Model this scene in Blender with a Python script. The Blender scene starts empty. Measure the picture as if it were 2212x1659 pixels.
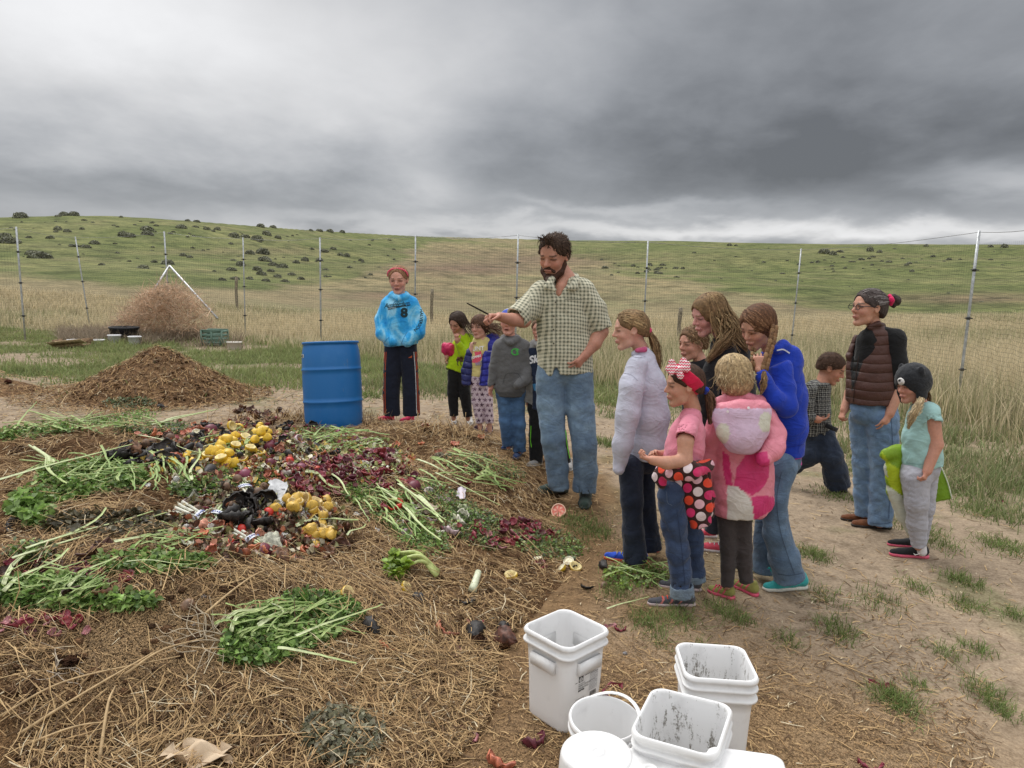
import bpy, bmesh, math, random
import numpy as np
from mathutils import Vector, Matrix, Euler
from mathutils.bvhtree import BVHTree
R = math.radians
rng = np.random.default_rng(11)
random.seed(5)
SC = bpy.context.scene
COL = SC.collection
# ------------------------------------------------------------------ camera
PW, PH, PF = 2212.0, 1659.0, 1598.0
CAMP = np.array([0.0, 0.0, 1.62])
PITCH, ROLL = R(8.1), R(1.5)
cam_d = bpy.data.cameras.new('camera'); cam = bpy.data.objects.new('camera', cam_d); COL.objects.link(cam)
cam_d.sensor_width = 36.0; cam_d.lens = 36.0*PF/PW; cam_d.clip_start = 0.05; cam_d.clip_end = 2000
CR = (Euler((math.pi/2-PITCH, 0, 0)).to_matrix() @ Matrix.Rotation(ROLL, 3, 'Z'))
cam.matrix_world = Matrix.Translation(Vector(CAMP)) @ CR.to_4x4()
SC.camera = cam
CRn = np.array(CR)
# ------------------------------------------------------------------ light and exposure
SC.view_settings.view_transform = 'Standard'; SC.view_settings.look = 'None'
SC.view_settings.exposure = 0.40; SC.view_settings.gamma = 1.0; SC.view_settings.use_curve_mapping = False
SUN_EL, SUN_AZ = 58.0, -35.0      # degrees; azimuth clockwise from +Y
world = bpy.data.worlds.new('World'); SC.world = world; world.use_nodes = True
sun_d = bpy.data.lights.new('sun', 'SUN'); sun = bpy.data.objects.new('sun', sun_d); COL.objects.link(sun)
sun_d.energy = 1.5; sun_d.angle = R(35); sun_d.color = (1.0, 0.97, 0.92)
sun.rotation_euler = Euler((R(90-SUN_EL), 0, R(-SUN_AZ+180)), 'XYZ')

# ---- tiny maths layer over shader nodes
class NT:
    def __init__(s, tree): s.t = tree; s.n = tree.nodes; s.l = tree.links
    def node(s, ty, **kw):
        n = s.n.new(ty)
        for k, v in kw.items(): setattr(n, k, v)
        return n
    def put(s, sock, v):
        if isinstance(v, X): v = v.s
        if isinstance(v, bpy.types.NodeSocket): s.l.new(v, sock)
        else:
            if isinstance(v, (tuple, list)) and len(v) == 3 and sock.type == 'RGBA': v = (*v, 1)
            sock.default_value = v
    def m(s, op, a, b=0.0, c=None):
        n = s.node('ShaderNodeMath', operation=op); s.put(n.inputs[0], a); s.put(n.inputs[1], b)
        if c is not None: s.put(n.inputs[2], c)
        return X(s, n.outputs[0])
    def noise(s, vec, scale, detail=3.0, rough=0.55, dist=0.0, dim='3D', col=False):
        n = s.node('ShaderNodeTexNoise', noise_dimensions=dim); s.put(n.inputs['Vector'], vec)
        n.inputs['Scale'].default_value = scale; n.inputs['Detail'].default_value = detail
        n.inputs['Roughness'].default_value = rough; n.inputs['Distortion'].default_value = dist
        return X(s, n.outputs['Color' if col else 'Fac'])
    def voro(s, vec, scale, feature='F1', out='Distance', rand=1.0):
        n = s.node('ShaderNodeTexVoronoi', feature=feature); s.put(n.inputs['Vector'], vec)
        n.inputs['Scale'].default_value = scale; n.inputs['Randomness'].default_value = rand
        return X(s, n.outputs[out])
    def vmul(s, vec, v):
        n = s.node('ShaderNodeVectorMath', operation='MULTIPLY'); s.put(n.inputs[0], vec); n.inputs[1].default_value = v
        return n.outputs[0]
    def vadd(s, a, b):
        n = s.node('ShaderNodeVectorMath', operation='ADD'); s.put(n.inputs[0], a); s.put(n.inputs[1], b); return n.outputs[0]
    def sep(s, vec):
        n = s.node('ShaderNodeSeparateXYZ'); s.put(n.inputs[0], vec); return [X(s, o) for o in n.outputs]
    def comb(s, x, y, z):
        n = s.node('ShaderNodeCombineXYZ')
        for i, v in enumerate((x, y, z)): s.put(n.inputs[i], v)
        return n.outputs[0]
    def mix(s, f, a, b, blend='MIX'):
        n = s.node('ShaderNodeMix', data_type='RGBA', blend_type=blend, clamp_factor=True)
        s.put(n.inputs[0], f); s.put(n.inputs[6], a); s.put(n.inputs[7], b); return n.outputs[2]
    def ramp(s, f, stops):
        n = s.node('ShaderNodeValToRGB'); s.put(n.inputs[0], f); e = n.color_ramp.elements
        while len(e) < len(stops): e.new(0.5)
        for el, (p, c) in zip(e, stops):
            el.position = p; el.color = (*c, 1) if len(c) == 3 else c
        return n.outputs[0]
    def step(s, x, lo, hi):
        n = s.node('ShaderNodeMapRange', interpolation_type='SMOOTHSTEP'); s.put(n.inputs[0], x)
        n.inputs[1].default_value = lo; n.inputs[2].default_value = hi; return X(s, n.outputs[0])
    def bump(s, h, strength=0.5, dist=0.01, normal=None):
        n = s.node('ShaderNodeBump'); n.inputs['Strength'].default_value = strength; n.inputs['Distance'].default_value = dist
        s.put(n.inputs['Height'], h)
        if normal is not None: s.l.new(normal, n.inputs['Normal'])
        return n.outputs[0]
class X:
    def __init__(s, nt, sock): s.nt = nt; s.s = sock
    def __add__(a, b): return a.nt.m('ADD', a, b)
    __radd__ = __add__
    def __sub__(a, b): return a.nt.m('SUBTRACT', a, b)
    def __rsub__(a, b): return a.nt.m('SUBTRACT', b, a)
    def __mul__(a, b): return a.nt.m('MULTIPLY', a, b)
    __rmul__ = __mul__
    def __truediv__(a, b): return a.nt.m('DIVIDE', a, b)
    def __rtruediv__(a, b): return a.nt.m('DIVIDE', b, a)
    def __pow__(a, b): return a.nt.m('POWER', a, b)

def build_world():
    t = NT(world.node_tree); t.n.clear()
    d = t.node('ShaderNodeTexCoord').outputs['Generated']
    x, y, z = t.sep(d)
    az = t.m('ARCTAN2', x, y); el = t.m('ARCSINE', z)
    zz = t.m('MAXIMUM', z, 0.0) + 0.24
    pl = t.comb(x/zz*1.15, y/zz*0.95, 0.0)
    n1 = t.noise(pl, 0.75, 6.0, 0.52, 0.35)
    n2 = t.noise(t.vadd(pl, (7.3, 2.1, 0)), 1.9, 5.0, 0.55, 0.15)
    w1 = (t.noise(t.vadd(pl, (3.1, 9.4, 0)), 1.1, 4.0, 0.5) - 0.5)
    azw = az + w1*0.16; elw = el + (n2-0.5)*0.085
    def blob(a0, e0, sa, se):
        qa = (azw - a0)/sa; qe = (elw - e0)/se
        return t.m('EXPONENT', (qa*qa + qe*qe)*-1.0)
    def pe(px, py): return math.atan((px-1106)/PF), math.atan((597+(px-1106)*0.026-py)/PF)
    n3 = t.noise(t.vadd(pl, (1.3, 4.1, 2)), 4.2, 6.0, 0.6, 0.5)
    L = 0.31 + (n1-0.5)*0.38 + (n2-0.5)*0.20 + (n3-.5)*0.08
    for px, py, sx, sy, amp in [
        (120, 120, 440, 210, .33), (620, 170, 360, 170, .17), (880, 290, 130, 190, .09), (1000, 20, 300, 120, .06),
        (300, 420, 620, 45, -.07), (1600, 340, 520, 95, -.14), (1500, 120, 330, 130, -.09), (2100, 60, 330, 120, -.01),
        (1050, 380, 260, 40, -.04), (1900, 420, 420, 50, -.05), (1900, 230, 400, 120, -.03), (1350, 450, 260, 14, .14),
        (1700, 505, 900, 22, .32), (2150, 425, 170, 26, .16), (150, 440, 500, 26, -.02), (900, 410, 60, 30, .06), (720, 290, 60, 40, .08)]:
        a0, e0 = pe(px, py); L = L + blob(a0, e0, sx/PF, sy/PF)*amp
    # an overcast sky is brightest overhead
    hi = t.step(z, 0.33, 0.85)
    L = t.m('MAXIMUM', L, 0.12) * (1.0 - hi) + (1.22 + (n1-0.5)*0.5)*hi
    behind = t.step(y, 0.25, -0.35)
    L = L*(1.0-behind*(1.0-hi)) + (0.62 + (n1-0.5)*0.3)*behind*(1.0-hi)
    warm = t.step(L, 0.16, 0.6)
    c = t.mix(warm, (0.95, 0.99, 1.06), (1.0, 1.0, 1.01))
    v = t.node('ShaderNodeVectorMath', operation='SCALE'); t.l.new(c, v.inputs[0]); t.put(v.inputs['Scale'], L)
    b1 = t.node('ShaderNodeBackground'); t.l.new(v.outputs[0], b1.inputs[0]); b1.inputs[1].default_value = 1.0
    sk = t.node('ShaderNodeTexSky', sky_type='NISHITA'); sk.sun_disc = False
    sk.sun_elevation = R(SUN_EL); sk.sun_rotation = R(SUN_AZ)
    b2 = t.node('ShaderNodeBackground'); t.l.new(sk.outputs[0], b2.inputs[0]); b2.inputs[1].default_value = 0.05
    ms = t.node('ShaderNodeMixShader'); ms.inputs[0].default_value = 0.07
    t.l.new(b1.outputs[0], ms.inputs[1]); t.l.new(b2.outputs[0], ms.inputs[2])
    o = t.node('ShaderNodeOutputWorld'); t.l.new(ms.outputs[0], o.inputs[0])
build_world()

# ------------------------------------------------------------------ numpy noise
_P = rng.random((256, 256))
def vnoise(x, y):
    xi = np.floor(x).astype(int); yi = np.floor(y).astype(int); fx = x-xi; fy = y-yi
    fx = fx*fx*(3-2*fx); fy = fy*fy*(3-2*fy)
    a = _P[xi & 255, yi & 255]; b = _P[(xi+1) & 255, yi & 255]; c = _P[xi & 255, (yi+1) & 255]; d = _P[(xi+1) & 255, (yi+1) & 255]
    return (a+(b-a)*fx)*(1-fy) + (c+(d-c)*fx)*fy
def fbm(x, y, o=4, g=0.5):
    s = 0; a = 1; t = 0
    for i in range(o): s = s + a*vnoise(x*2**i+17.3*i, y*2**i-9.1*i); t += a; a *= g
    return s/t - 0.5
def sst(x, a, b):
    t = np.clip((x-a)/(b-a), 0, 1); return t*t*(3-2*t)
# ------------------------------------------------------------------ projection helpers (for measuring where things stand)
def ray(px, py):
    d = np.array([(px-PW/2)/PF, -(py-PH/2)/PF, -1.0]); return CRn @ d
def P(px, py, Y):
    """the world point seen at (px, py) of the photo that lies at distance Y in front of the camera"""
    d = ray(px, py); return CAMP + d*(Y/d[1])
def kk(Y): return Y/PF*1.005     # metres per photo pixel at distance Y
def proj(p):
    q = (np.asarray(p) - CAMP) @ CRn
    zc = -q[..., 2]; zc = np.where(zc > 1e-3, zc, 1e-3)
    return q[..., 0]/zc*PF + PW/2, -q[..., 1]/zc*PF + PH/2

# ------------------------------------------------------------------ terrain heights
SKY = [(0, 469), (150, 465), (260, 467), (400, 476), (550, 488), (700, 499), (900, 510), (1050, 514), (1117, 516), (1250, 519), (1450, 520), (1700, 526), (2000, 527), (2212, 528)]
_az = []; _te = []; _rc = []
for px, py in SKY:
    d = ray(px, py); _az.append(math.atan2(d[0], d[1])); _te.append(d[2]/math.hypot(d[0], d[1]))
    _rc.append(np.interp(px, [0, 500, 900, 1100, 1300, 2212], [88, 95, 150, 190, 175, 165]))
def G(x, y):
    r = np.hypot(x, y); az = np.arctan2(x, y)
    back = sst(np.abs(az), 0.9, 1.6)
    te = np.interp(az, _az, _te)*(1-back) + 0.03*back
    rc = np.interp(az, _az, _rc)*(1-back) + 150*back
    zc = 1.62 + te*rc
    t = np.clip((r-21)/(rc-21), 0, 1)
    und = fbm(x*0.035+4, y*0.035, 4)*2.4*np.sin(np.pi*t)**0.8 + fbm(x*0.11, y*0.11+8, 3)*0.5*np.minimum(t*6, 1)*(1-t)
    h = zc*(0.72*t**1.55+0.28*t) + und*(1-back*0.5)
    h = h - np.clip((r-rc)/rc, 0, 2)*zc*0.45
    near = -0.07*sst(x, 0.6, 2.4)*(1-sst(r, 9, 15)) + 0.09*sst(y, 4.2, 7.5)*(1-sst(x, -0.6, 1.2))*(1-sst(r, 11, 16))
    return near + h + 0.035*fbm(x*0.7, y*0.7, 4)*sst(r, 1, 3) + 0.012*fbm(x*5, y*5, 3)*(1-sst(r, 12, 20))
def pile_h(x, y):
    wob = fbm(x*0.9+3, y*0.9, 3)*0.7
    cx, cy = -2.25, 4.25
    dx = x-cx; dy = y-cy
    rx = np.where(dx > 0, 2.75, 5.0); ry = np.where(dy > 0, 2.55, 3.3)
    q = np.sqrt((dx/rx)**2 + (dy/ry)**2) + wob*0.22
    m = 1-sst(q, 0.18, 1.02)
    q2 = np.hypot((x+0.75)/1.35, (y-5.75)/1.65)+wob*.25
    m2 = 1-sst(q2, .35, 1.0)
    h = np.maximum(0.52*m, .17*m2); m = np.maximum(m, m2)
    h += 0.13*np.exp(-(((x+1.35)/0.45)**2+((y-2.75)/0.5)**2)) - 0.10*np.exp(-(((x+1.25)/0.6)**2+((y-3.45)/0.28)**2))
    h += 0.10*np.exp(-(((x+0.1)/0.5)**2+((y-5.0)/0.6)**2))*m*2
    rd = np.exp(-((x+1.55)/1.0)**2-((y-6.75)/.38)**2)*.10; h = h+rd; m = np.maximum(m, np.minimum(rd*12, 1))
    h += m*(0.16*fbm(x*1.5, y*1.5+5, 3) + 0.10*fbm(x*4.5, y*4.5, 3) + 0.05*fbm(x*14, y*14, 2))
    return np.where(m > 0.004, h, -0.05) + np.minimum(m*4, 1)*0.02 - 0.02
def mound2(x, y):
    q = np.hypot((x+4.4)/1.14, (y-9.1)/1.05) + 0.14*fbm(x*1.6, y*1.6, 3)
    m = np.clip(1-q, 0, 1)
    q3 = np.hypot((x+6.9)/1.1, (y-9.0)/1.0); m3 = np.clip(1-q3, 0, 1)
    return 0.62*m**1.05*(1+0.0*m) + 0.38*m3 + (m > 0)*0.06*fbm(x*7, y*7, 3)*np.minimum(m*5, 1) - 0.015
def _S(x, y):
    return G(x, y) + np.maximum(0, np.maximum(pile_h(x, y), mound2(x, y)))
class HGrid:      # heights looked up on a fine grid, the exact function beyond it
    def __init__(s, f, x0, x1, y0, y1, h):
        s.f = f; s.x0, s.y0, s.h = x0, y0, h; xs = np.arange(x0, x1, h); ys = np.arange(y0, y1, h); s.nx, s.ny = len(xs), len(ys)
        s.g = f(xs[:, None]+0*ys[None], ys[None]+0*xs[:, None])
    def __call__(s, x, y):
        x = np.asarray(x, float); y = np.asarray(y, float); u = (x-s.x0)/s.h; v = (y-s.y0)/s.h
        ok = (u >= 0) & (u < s.nx-1) & (v >= 0) & (v < s.ny-1)
        i = np.clip(u.astype(int), 0, s.nx-2); j = np.clip(v.astype(int), 0, s.ny-2); a = np.clip(u-i, 0, 1); b = np.clip(v-j, 0, 1); g = s.g
        r = (g[i, j]*(1-a)+g[i+1, j]*a)*(1-b)+(g[i, j+1]*(1-a)+g[i+1, j+1]*a)*b
        if not ok.all():
            r = np.asarray(r).copy(); 
            if r.ndim == 0: return s.f(x, y)
            r[~ok] = s.f(x[~ok], y[~ok])
        return r
_G, _pile, _mound = G, pile_h, mound2
G = HGrid(_G, -14, 14, 0.2, 30, .05)
pile_h = HGrid(_pile, -9, 4, .2, 9.5, .016)
mound2 = HGrid(_mound, -9, -2, 7, 12, .025)
S = HGrid(_S, -9, 5, .2, 12.5, .016)
def gpt(px, py, f=S, lo=0.6, hi=240.0):
    d = ray(px, py); ts = np.exp(np.linspace(math.log(lo), math.log(hi), 900))
    x = CAMP[0]+d[0]*ts; y = CAMP[1]+d[1]*ts; z = CAMP[2]+d[2]*ts
    below = z < f(x, y); i = int(np.argmax(below))
    if not below[i]: i = len(ts)-1
    a, b = ts[max(i-1, 0)], ts[i]
    for _ in range(18):
        m = (a+b)/2; p = CAMP+d*m
        if p[2] < f(p[0], p[1]): b = m
        else: a = m
    p = CAMP+d*b; p[2] = f(p[0], p[1]); return p
def gpts(px, py, f=S):     # vectorised
    px = np.asarray(px, float); py = np.asarray(py, float)
    D = np.stack([(px-PW/2)/PF, -(py-PH/2)/PF, -np.ones_like(px)], -1) @ CRn.T
    ts = np.exp(np.linspace(math.log(0.6), math.log(120), 260))
    x = D[:, None, 0]*ts; y = D[:, None, 1]*ts; z = CAMP[2]+D[:, None, 2]*ts
    below = z < f(x, y); i = np.argmax(below, 1); i = np.where(below.any(1), i, len(ts)-1)
    b = ts[i]; a = ts[np.maximum(i-1, 0)]
    for _ in range(10):
        m = (a+b)/2; zz = CAMP[2]+D[:, 2]*m; bl = zz < f(D[:, 0]*m, D[:, 1]*m); b = np.where(bl, m, b); a = np.where(bl, a, m)
    X_ = D[:, 0]*b; Y_ = D[:, 1]*b
    return np.stack([X_, Y_, f(X_, Y_)], -1)
def nrm(v): v = np.asarray(v, float); return v/(np.linalg.norm(v)+1e-12)
def snorm(x, y, e=0.03, f=S):
    return nrm([f(x-e, y)-f(x+e, y), f(x, y-e)-f(x, y+e), 2*e])

# ------------------------------------------------------------------ mesh / object helpers
def mesh_np(name, V, Fq, mat=None, cols=None, smooth=True, attrs=None, mats=None, midx=None):
    """V (n,3); Fq (m,k) int array, k = 3 or 4"""
    V = np.ascontiguousarray(V, np.float32); Fq = np.ascontiguousarray(Fq, np.int32)
    me = bpy.data.meshes.new(name); me.vertices.add(len(V)); me.vertices.foreach_set('co', V.ravel())
    m, k = Fq.shape
    me.loops.add(m*k); me.loops.foreach_set('vertex_index', Fq.ravel())
    me.polygons.add(m); me.polygons.foreach_set('loop_start', np.arange(0, m*k, k, dtype=np.int32))
    if smooth: me.polygons.foreach_set('use_smooth', np.ones(m, bool))
    if midx is not None: me.polygons.foreach_set('material_index', np.ascontiguousarray(midx, np.int32))
    me.update(calc_edges=True)
    if cols is not None:
        cols = np.asarray(cols, np.float32)
        if cols.ndim == 1: cols = np.tile(cols, (len(V), 1))
        if cols.shape[1] == 3: cols = np.concatenate([cols, np.ones((len(cols), 1), np.float32)], 1)
        a = me.color_attributes.new('Col', 'FLOAT_COLOR', 'POINT'); a.data.foreach_set('color', np.ascontiguousarray(cols).ravel())
    if attrs:
        for nme, arr in attrs.items():
            a = me.attributes.new(nme, 'FLOAT_VECTOR', 'POINT'); a.data.foreach_set('vector', np.ascontiguousarray(arr, np.float32).ravel())
    for mt in (mats or ([mat] if mat else [])): me.materials.append(mt)
    return me
def wmat(o):
    return o.matrix_basis if o.parent is None else wmat(o.parent) @ o.matrix_parent_inverse @ o.matrix_basis
def link(name, me, parent=None, loc=None):
    o = bpy.data.objects.new(name, me); COL.objects.link(o)
    if parent is not None:
        o.parent = parent
        o.location = (0, 0, 0) if loc is None else loc
        if loc is None:            # meshes are made in world space: bring them into the parent's space
            o.matrix_parent_inverse = wmat(parent).inverted()
    elif loc is not None: o.location = loc
    return o
def tag(o, label=None, cat=None, group=None, kind=None):
    if label: o['label'] = label
    if cat: o['category'] = cat
    if group: o['group'] = group
    if kind: o['kind'] = kind
    return o
def empty(name, loc, label=None, cat=None, group=None, rot=None):
    o = bpy.data.objects.new(name, None); COL.objects.link(o); o.location = [float(v) for v in loc]
    if rot is not None: o.rotation_euler = rot
    o.empty_display_size = 0.1
    return tag(o, label, cat, group)
class MB:
    """collects simple shapes, builds one mesh"""
    def __init__(s): s.V = []; s.F = []; s.C = []; s.n = 0
    def add(s, V, F, c=(1, 1, 1)):
        V = np.asarray(V, float); F = np.asarray(F, int)
        if F.shape[1] == 3: F = np.concatenate([F, F[:, 2:3]], 1)
        c = np.asarray(c, float)
        if c.ndim == 1: c = np.tile(c, (len(V), 1))
        s.V.append(V); s.F.append(F+s.n); s.C.append(c); s.n += len(V)
    def build(s, name, mat, parent=None, smooth=True, loc=None):
        V = np.concatenate(s.V); F = np.concatenate(s.F); C = np.concatenate(s.C)
        tri = F[:, 2] == F[:, 3]
        me = bpy.data.meshes.new(name)
        me.vertices.add(len(V)); me.vertices.foreach_set('co', V.astype(np.float32).ravel())
        cnt = np.where(tri, 3, 4); st = np.concatenate([[0], np.cumsum(cnt)[:-1]]).astype(np.int32)
        mask = np.ones(F.shape, bool); mask[:, 3] = ~tri
        lp = F[mask].astype(np.int32)
        me.loops.add(len(lp)); me.loops.foreach_set('vertex_index', lp)
        me.polygons.add(len(F)); me.polygons.foreach_set('loop_start', st)
        if smooth: me.polygons.foreach_set('use_smooth', np.ones(len(F), bool))
        me.update(calc_edges=True)
        a = me.color_attributes.new('Col', 'FLOAT_COLOR', 'POINT')
        a.data.foreach_set('color', np.concatenate([C, np.ones((len(C), 1))], 1).astype(np.float32).ravel())
        if mat: me.materials.append(mat)
        return link(name, me, parent, loc)
    def tube(s, pts, rad, n=8, c=(1, 1, 1), caps=True, squash=None):
        V, F = tube_np(pts, rad, n, caps, squash)
        s.add(V, F, c)
    def box(s, c, h, ax=None, col=(1, 1, 1)):
        ax = np.eye(3) if ax is None else np.asarray(ax)
        c = np.asarray(c, float)
        V = [c + ax[0]*h[0]*i + ax[1]*h[1]*j + ax[2]*h[2]*k for i in (-1, 1) for j in (-1, 1) for k in (-1, 1)]
        s.add(V, [[0, 1, 3, 2], [4, 6, 7, 5], [0, 4, 5, 1], [2, 3, 7, 6], [0, 2, 6, 4], [1, 5, 7, 3]], col)
def tube_np(pts, rad, n=8, caps=True, squash=None):
    pts = np.asarray(pts, float); m = len(pts); rad = np.broadcast_to(np.asarray(rad, float), (m,))
    t = np.gradient(pts, axis=0); t /= np.linalg.norm(t, axis=1, keepdims=True)+1e-12
    ref = np.array([0, 0, 1.0]) if abs(t[0, 2]) < 0.9 else np.array([1.0, 0, 0])
    a = np.cross(t, ref); a /= np.linalg.norm(a, axis=1, keepdims=True)+1e-12; b = np.cross(t, a)
    th = np.linspace(0, 2*np.pi, n, endpoint=False); sq = 1.0 if squash is None else squash
    V = pts[:, None]+rad[:, None, None]*(np.cos(th)[None, :, None]*a[:, None]+sq*np.sin(th)[None, :, None]*b[:, None])
    V = V.reshape(-1, 3); i = np.arange(m-1)[:, None]*n; j = np.arange(n)[None]; k = (j+1) % n
    F = np.stack([i+j, i+n+j, i+n+k, i+k], -1).reshape(-1, 4)
    if caps:
        V = np.concatenate([V, pts[:1], pts[-1:]]); q0 = m*n; jj = np.arange(n); kk_ = (jj+1) % n
        F = np.concatenate([F, np.stack([np.full(n, q0), jj, kk_, kk_], -1), np.stack([np.full(n, q0+1), (m-1)*n+kk_, (m-1)*n+jj, (m-1)*n+jj], -1)])
    return V, F
def spline(pts, n):
    pts = np.asarray(pts, float); m = len(pts)
    if m < 3: t = np.linspace(0, 1, n)[:, None]; return pts[0]*(1-t)+pts[-1]*t
    q = np.concatenate([2*pts[:1]-pts[1:2], pts, 2*pts[-1:]-pts[-2:-1]])
    u = np.linspace(0, m-1-1e-6, n); i = u.astype(int); f = (u-i)[:, None]
    a, b, c, d = q[i], q[i+1], q[i+2], q[i+3]
    return 0.5*((2*b)+(-a+c)*f+(2*a-5*b+4*c-d)*f**2+(-a+3*b-3*c+d)*f**3)
def sph_np(c, r, nu=12, nv=8, ax=None):
    c = np.asarray(c, float); r = np.broadcast_to(np.asarray(r, float), (3,)); ax = np.eye(3) if ax is None else np.asarray(ax)
    v = np.linspace(0, np.pi, nv+1); u = np.linspace(0, 2*np.pi, nu, endpoint=False)
    X_ = np.sin(v)[:, None]*np.cos(u); Y_ = np.sin(v)[:, None]*np.sin(u); Z_ = np.cos(v)[:, None]*np.ones(nu)
    V = c+(np.stack([X_*r[0], Y_*r[1], Z_*r[2]], -1).reshape(-1, 3) @ ax)
    i = np.arange(nv)[:, None]*nu; j = np.arange(nu)[None]; k = (j+1) % nu
    return V, np.stack([i+j, i+nu+j, i+nu+k, i+k], -1).reshape(-1, 4)

# ------------------------------------------------------------------ materials
MAT = {}
def new_mat(name):
    m = bpy.data.materials.new(name); m.use_nodes = True; t = NT(m.node_tree)
    b = m.node_tree.nodes['Principled BSDF']; MAT[name] = m
    return m, t, b
def attr(t, name='Col', out='Color'):
    n = t.node('ShaderNodeAttribute'); n.attribute_name = name; return n.outputs[out]
def objc(t): return t.node('ShaderNodeTexCoord').outputs['Object']
def geo(t): return t.node('ShaderNodeNewGeometry').outputs['Position']
def mat_simple(name, rough=0.6, spec=0.4, var=0.12, vscale=30, bs=0.0, bscale=200, bdist=0.001, sheen=0.0, sub=0.0, coat=0.0, trans=0.0, backlit=False):
    """base colour from the Col attribute with fine natural variation"""
    m, t, b = new_mat(name)
    n = t.noise(geo(t), vscale, 4.0, 0.6)
    c = t.mix(1.0, attr(t), t.ramp(n, [(0.25, (1-var*2.2,)*3), (0.75, (1+var,)*3)]), 'MULTIPLY')
    t.l.new(c, b.inputs['Base Color']); b.inputs['Roughness'].default_value = rough
    b.inputs['Specular IOR Level'].default_value = spec
    if bs: t.l.new(t.bump(t.noise(geo(t), bscale, 3.0, 0.6), bs, bdist), b.inputs['Normal'])
    if sheen: b.inputs['Sheen Weight'].default_value = sheen
    if sub: b.inputs['Subsurface Weight'].default_value = sub; b.inputs['Subsurface Radius'].default_value = (0.9, 0.35, 0.2); b.inputs['Subsurface Scale'].default_value = 0.01
    if coat: b.inputs['Coat Weight'].default_value = coat; b.inputs['Coat Roughness'].default_value = 0.2
    if backlit:
        tr = t.node('ShaderNodeBsdfTranslucent'); t.l.new(c, tr.inputs[0])
        ms = t.node('ShaderNodeMixShader'); ms.inputs[0].default_value = 0.3
        t.l.new(b.outputs[0], ms.inputs[1]); t.l.new(tr.outputs[0], ms.inputs[2])
        t.l.new(ms.outputs[0], t.n['Material Output'].inputs[0])
    return m
mat_simple('blade', 0.65, 0.25, 0.15, 3, backlit=True)
mat_simple('straw_m', 0.75, 0.3, 0.2, 40)
mat_simple('leaf_m', 0.45, 0.45, 0.25, 60, bs=0.4, bscale=160, backlit=True)
mat_simple('veg_m', 0.42, 0.5, 0.18, 60, bs=0.35, bscale=250, bdist=0.0012)
mat_simple('rot_m', 0.55, 0.5, 0.35, 45, bs=0.6, bscale=120, bdist=0.003)
mat_simple('metal_m', 0.45, 0.5, 0.2, 20); MAT['metal_m'].node_tree.nodes['Principled BSDF'].inputs['Metallic'].default_value = 0.7
mat_simple('wood_m', 0.8, 0.2, 0.35, 25, bs=0.5, bscale=80, bdist=0.003)
mat_simple('shrub_m', 0.8, 0.2, 0.3, 2)
mat_simple('skin', 0.5, 0.35, 0.07, 60, bs=0.15, bscale=500, bdist=0.0005, sub=0.12)
mat_simple('cloth', 0.85, 0.2, 0.06, 25, bs=0.35, bscale=420, bdist=0.0012, sheen=0.15)
mat_simple('shiny_cloth', 0.5, 0.4, 0.06, 25, bs=0.5, bscale=60, bdist=0.004)
mat_simple('hair', 0.68, 0.22, 0.3, 90, bs=0.5, bscale=200, bdist=0.002)
mat_simple('rubber', 0.55, 0.4, 0.1, 80, bs=0.2, bscale=300)
mat_simple('paint_print', 0.7, 0.3, 0.05, 50)
mat_simple('eye_m', 0.15, 0.5, 0.0, 50)
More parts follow.
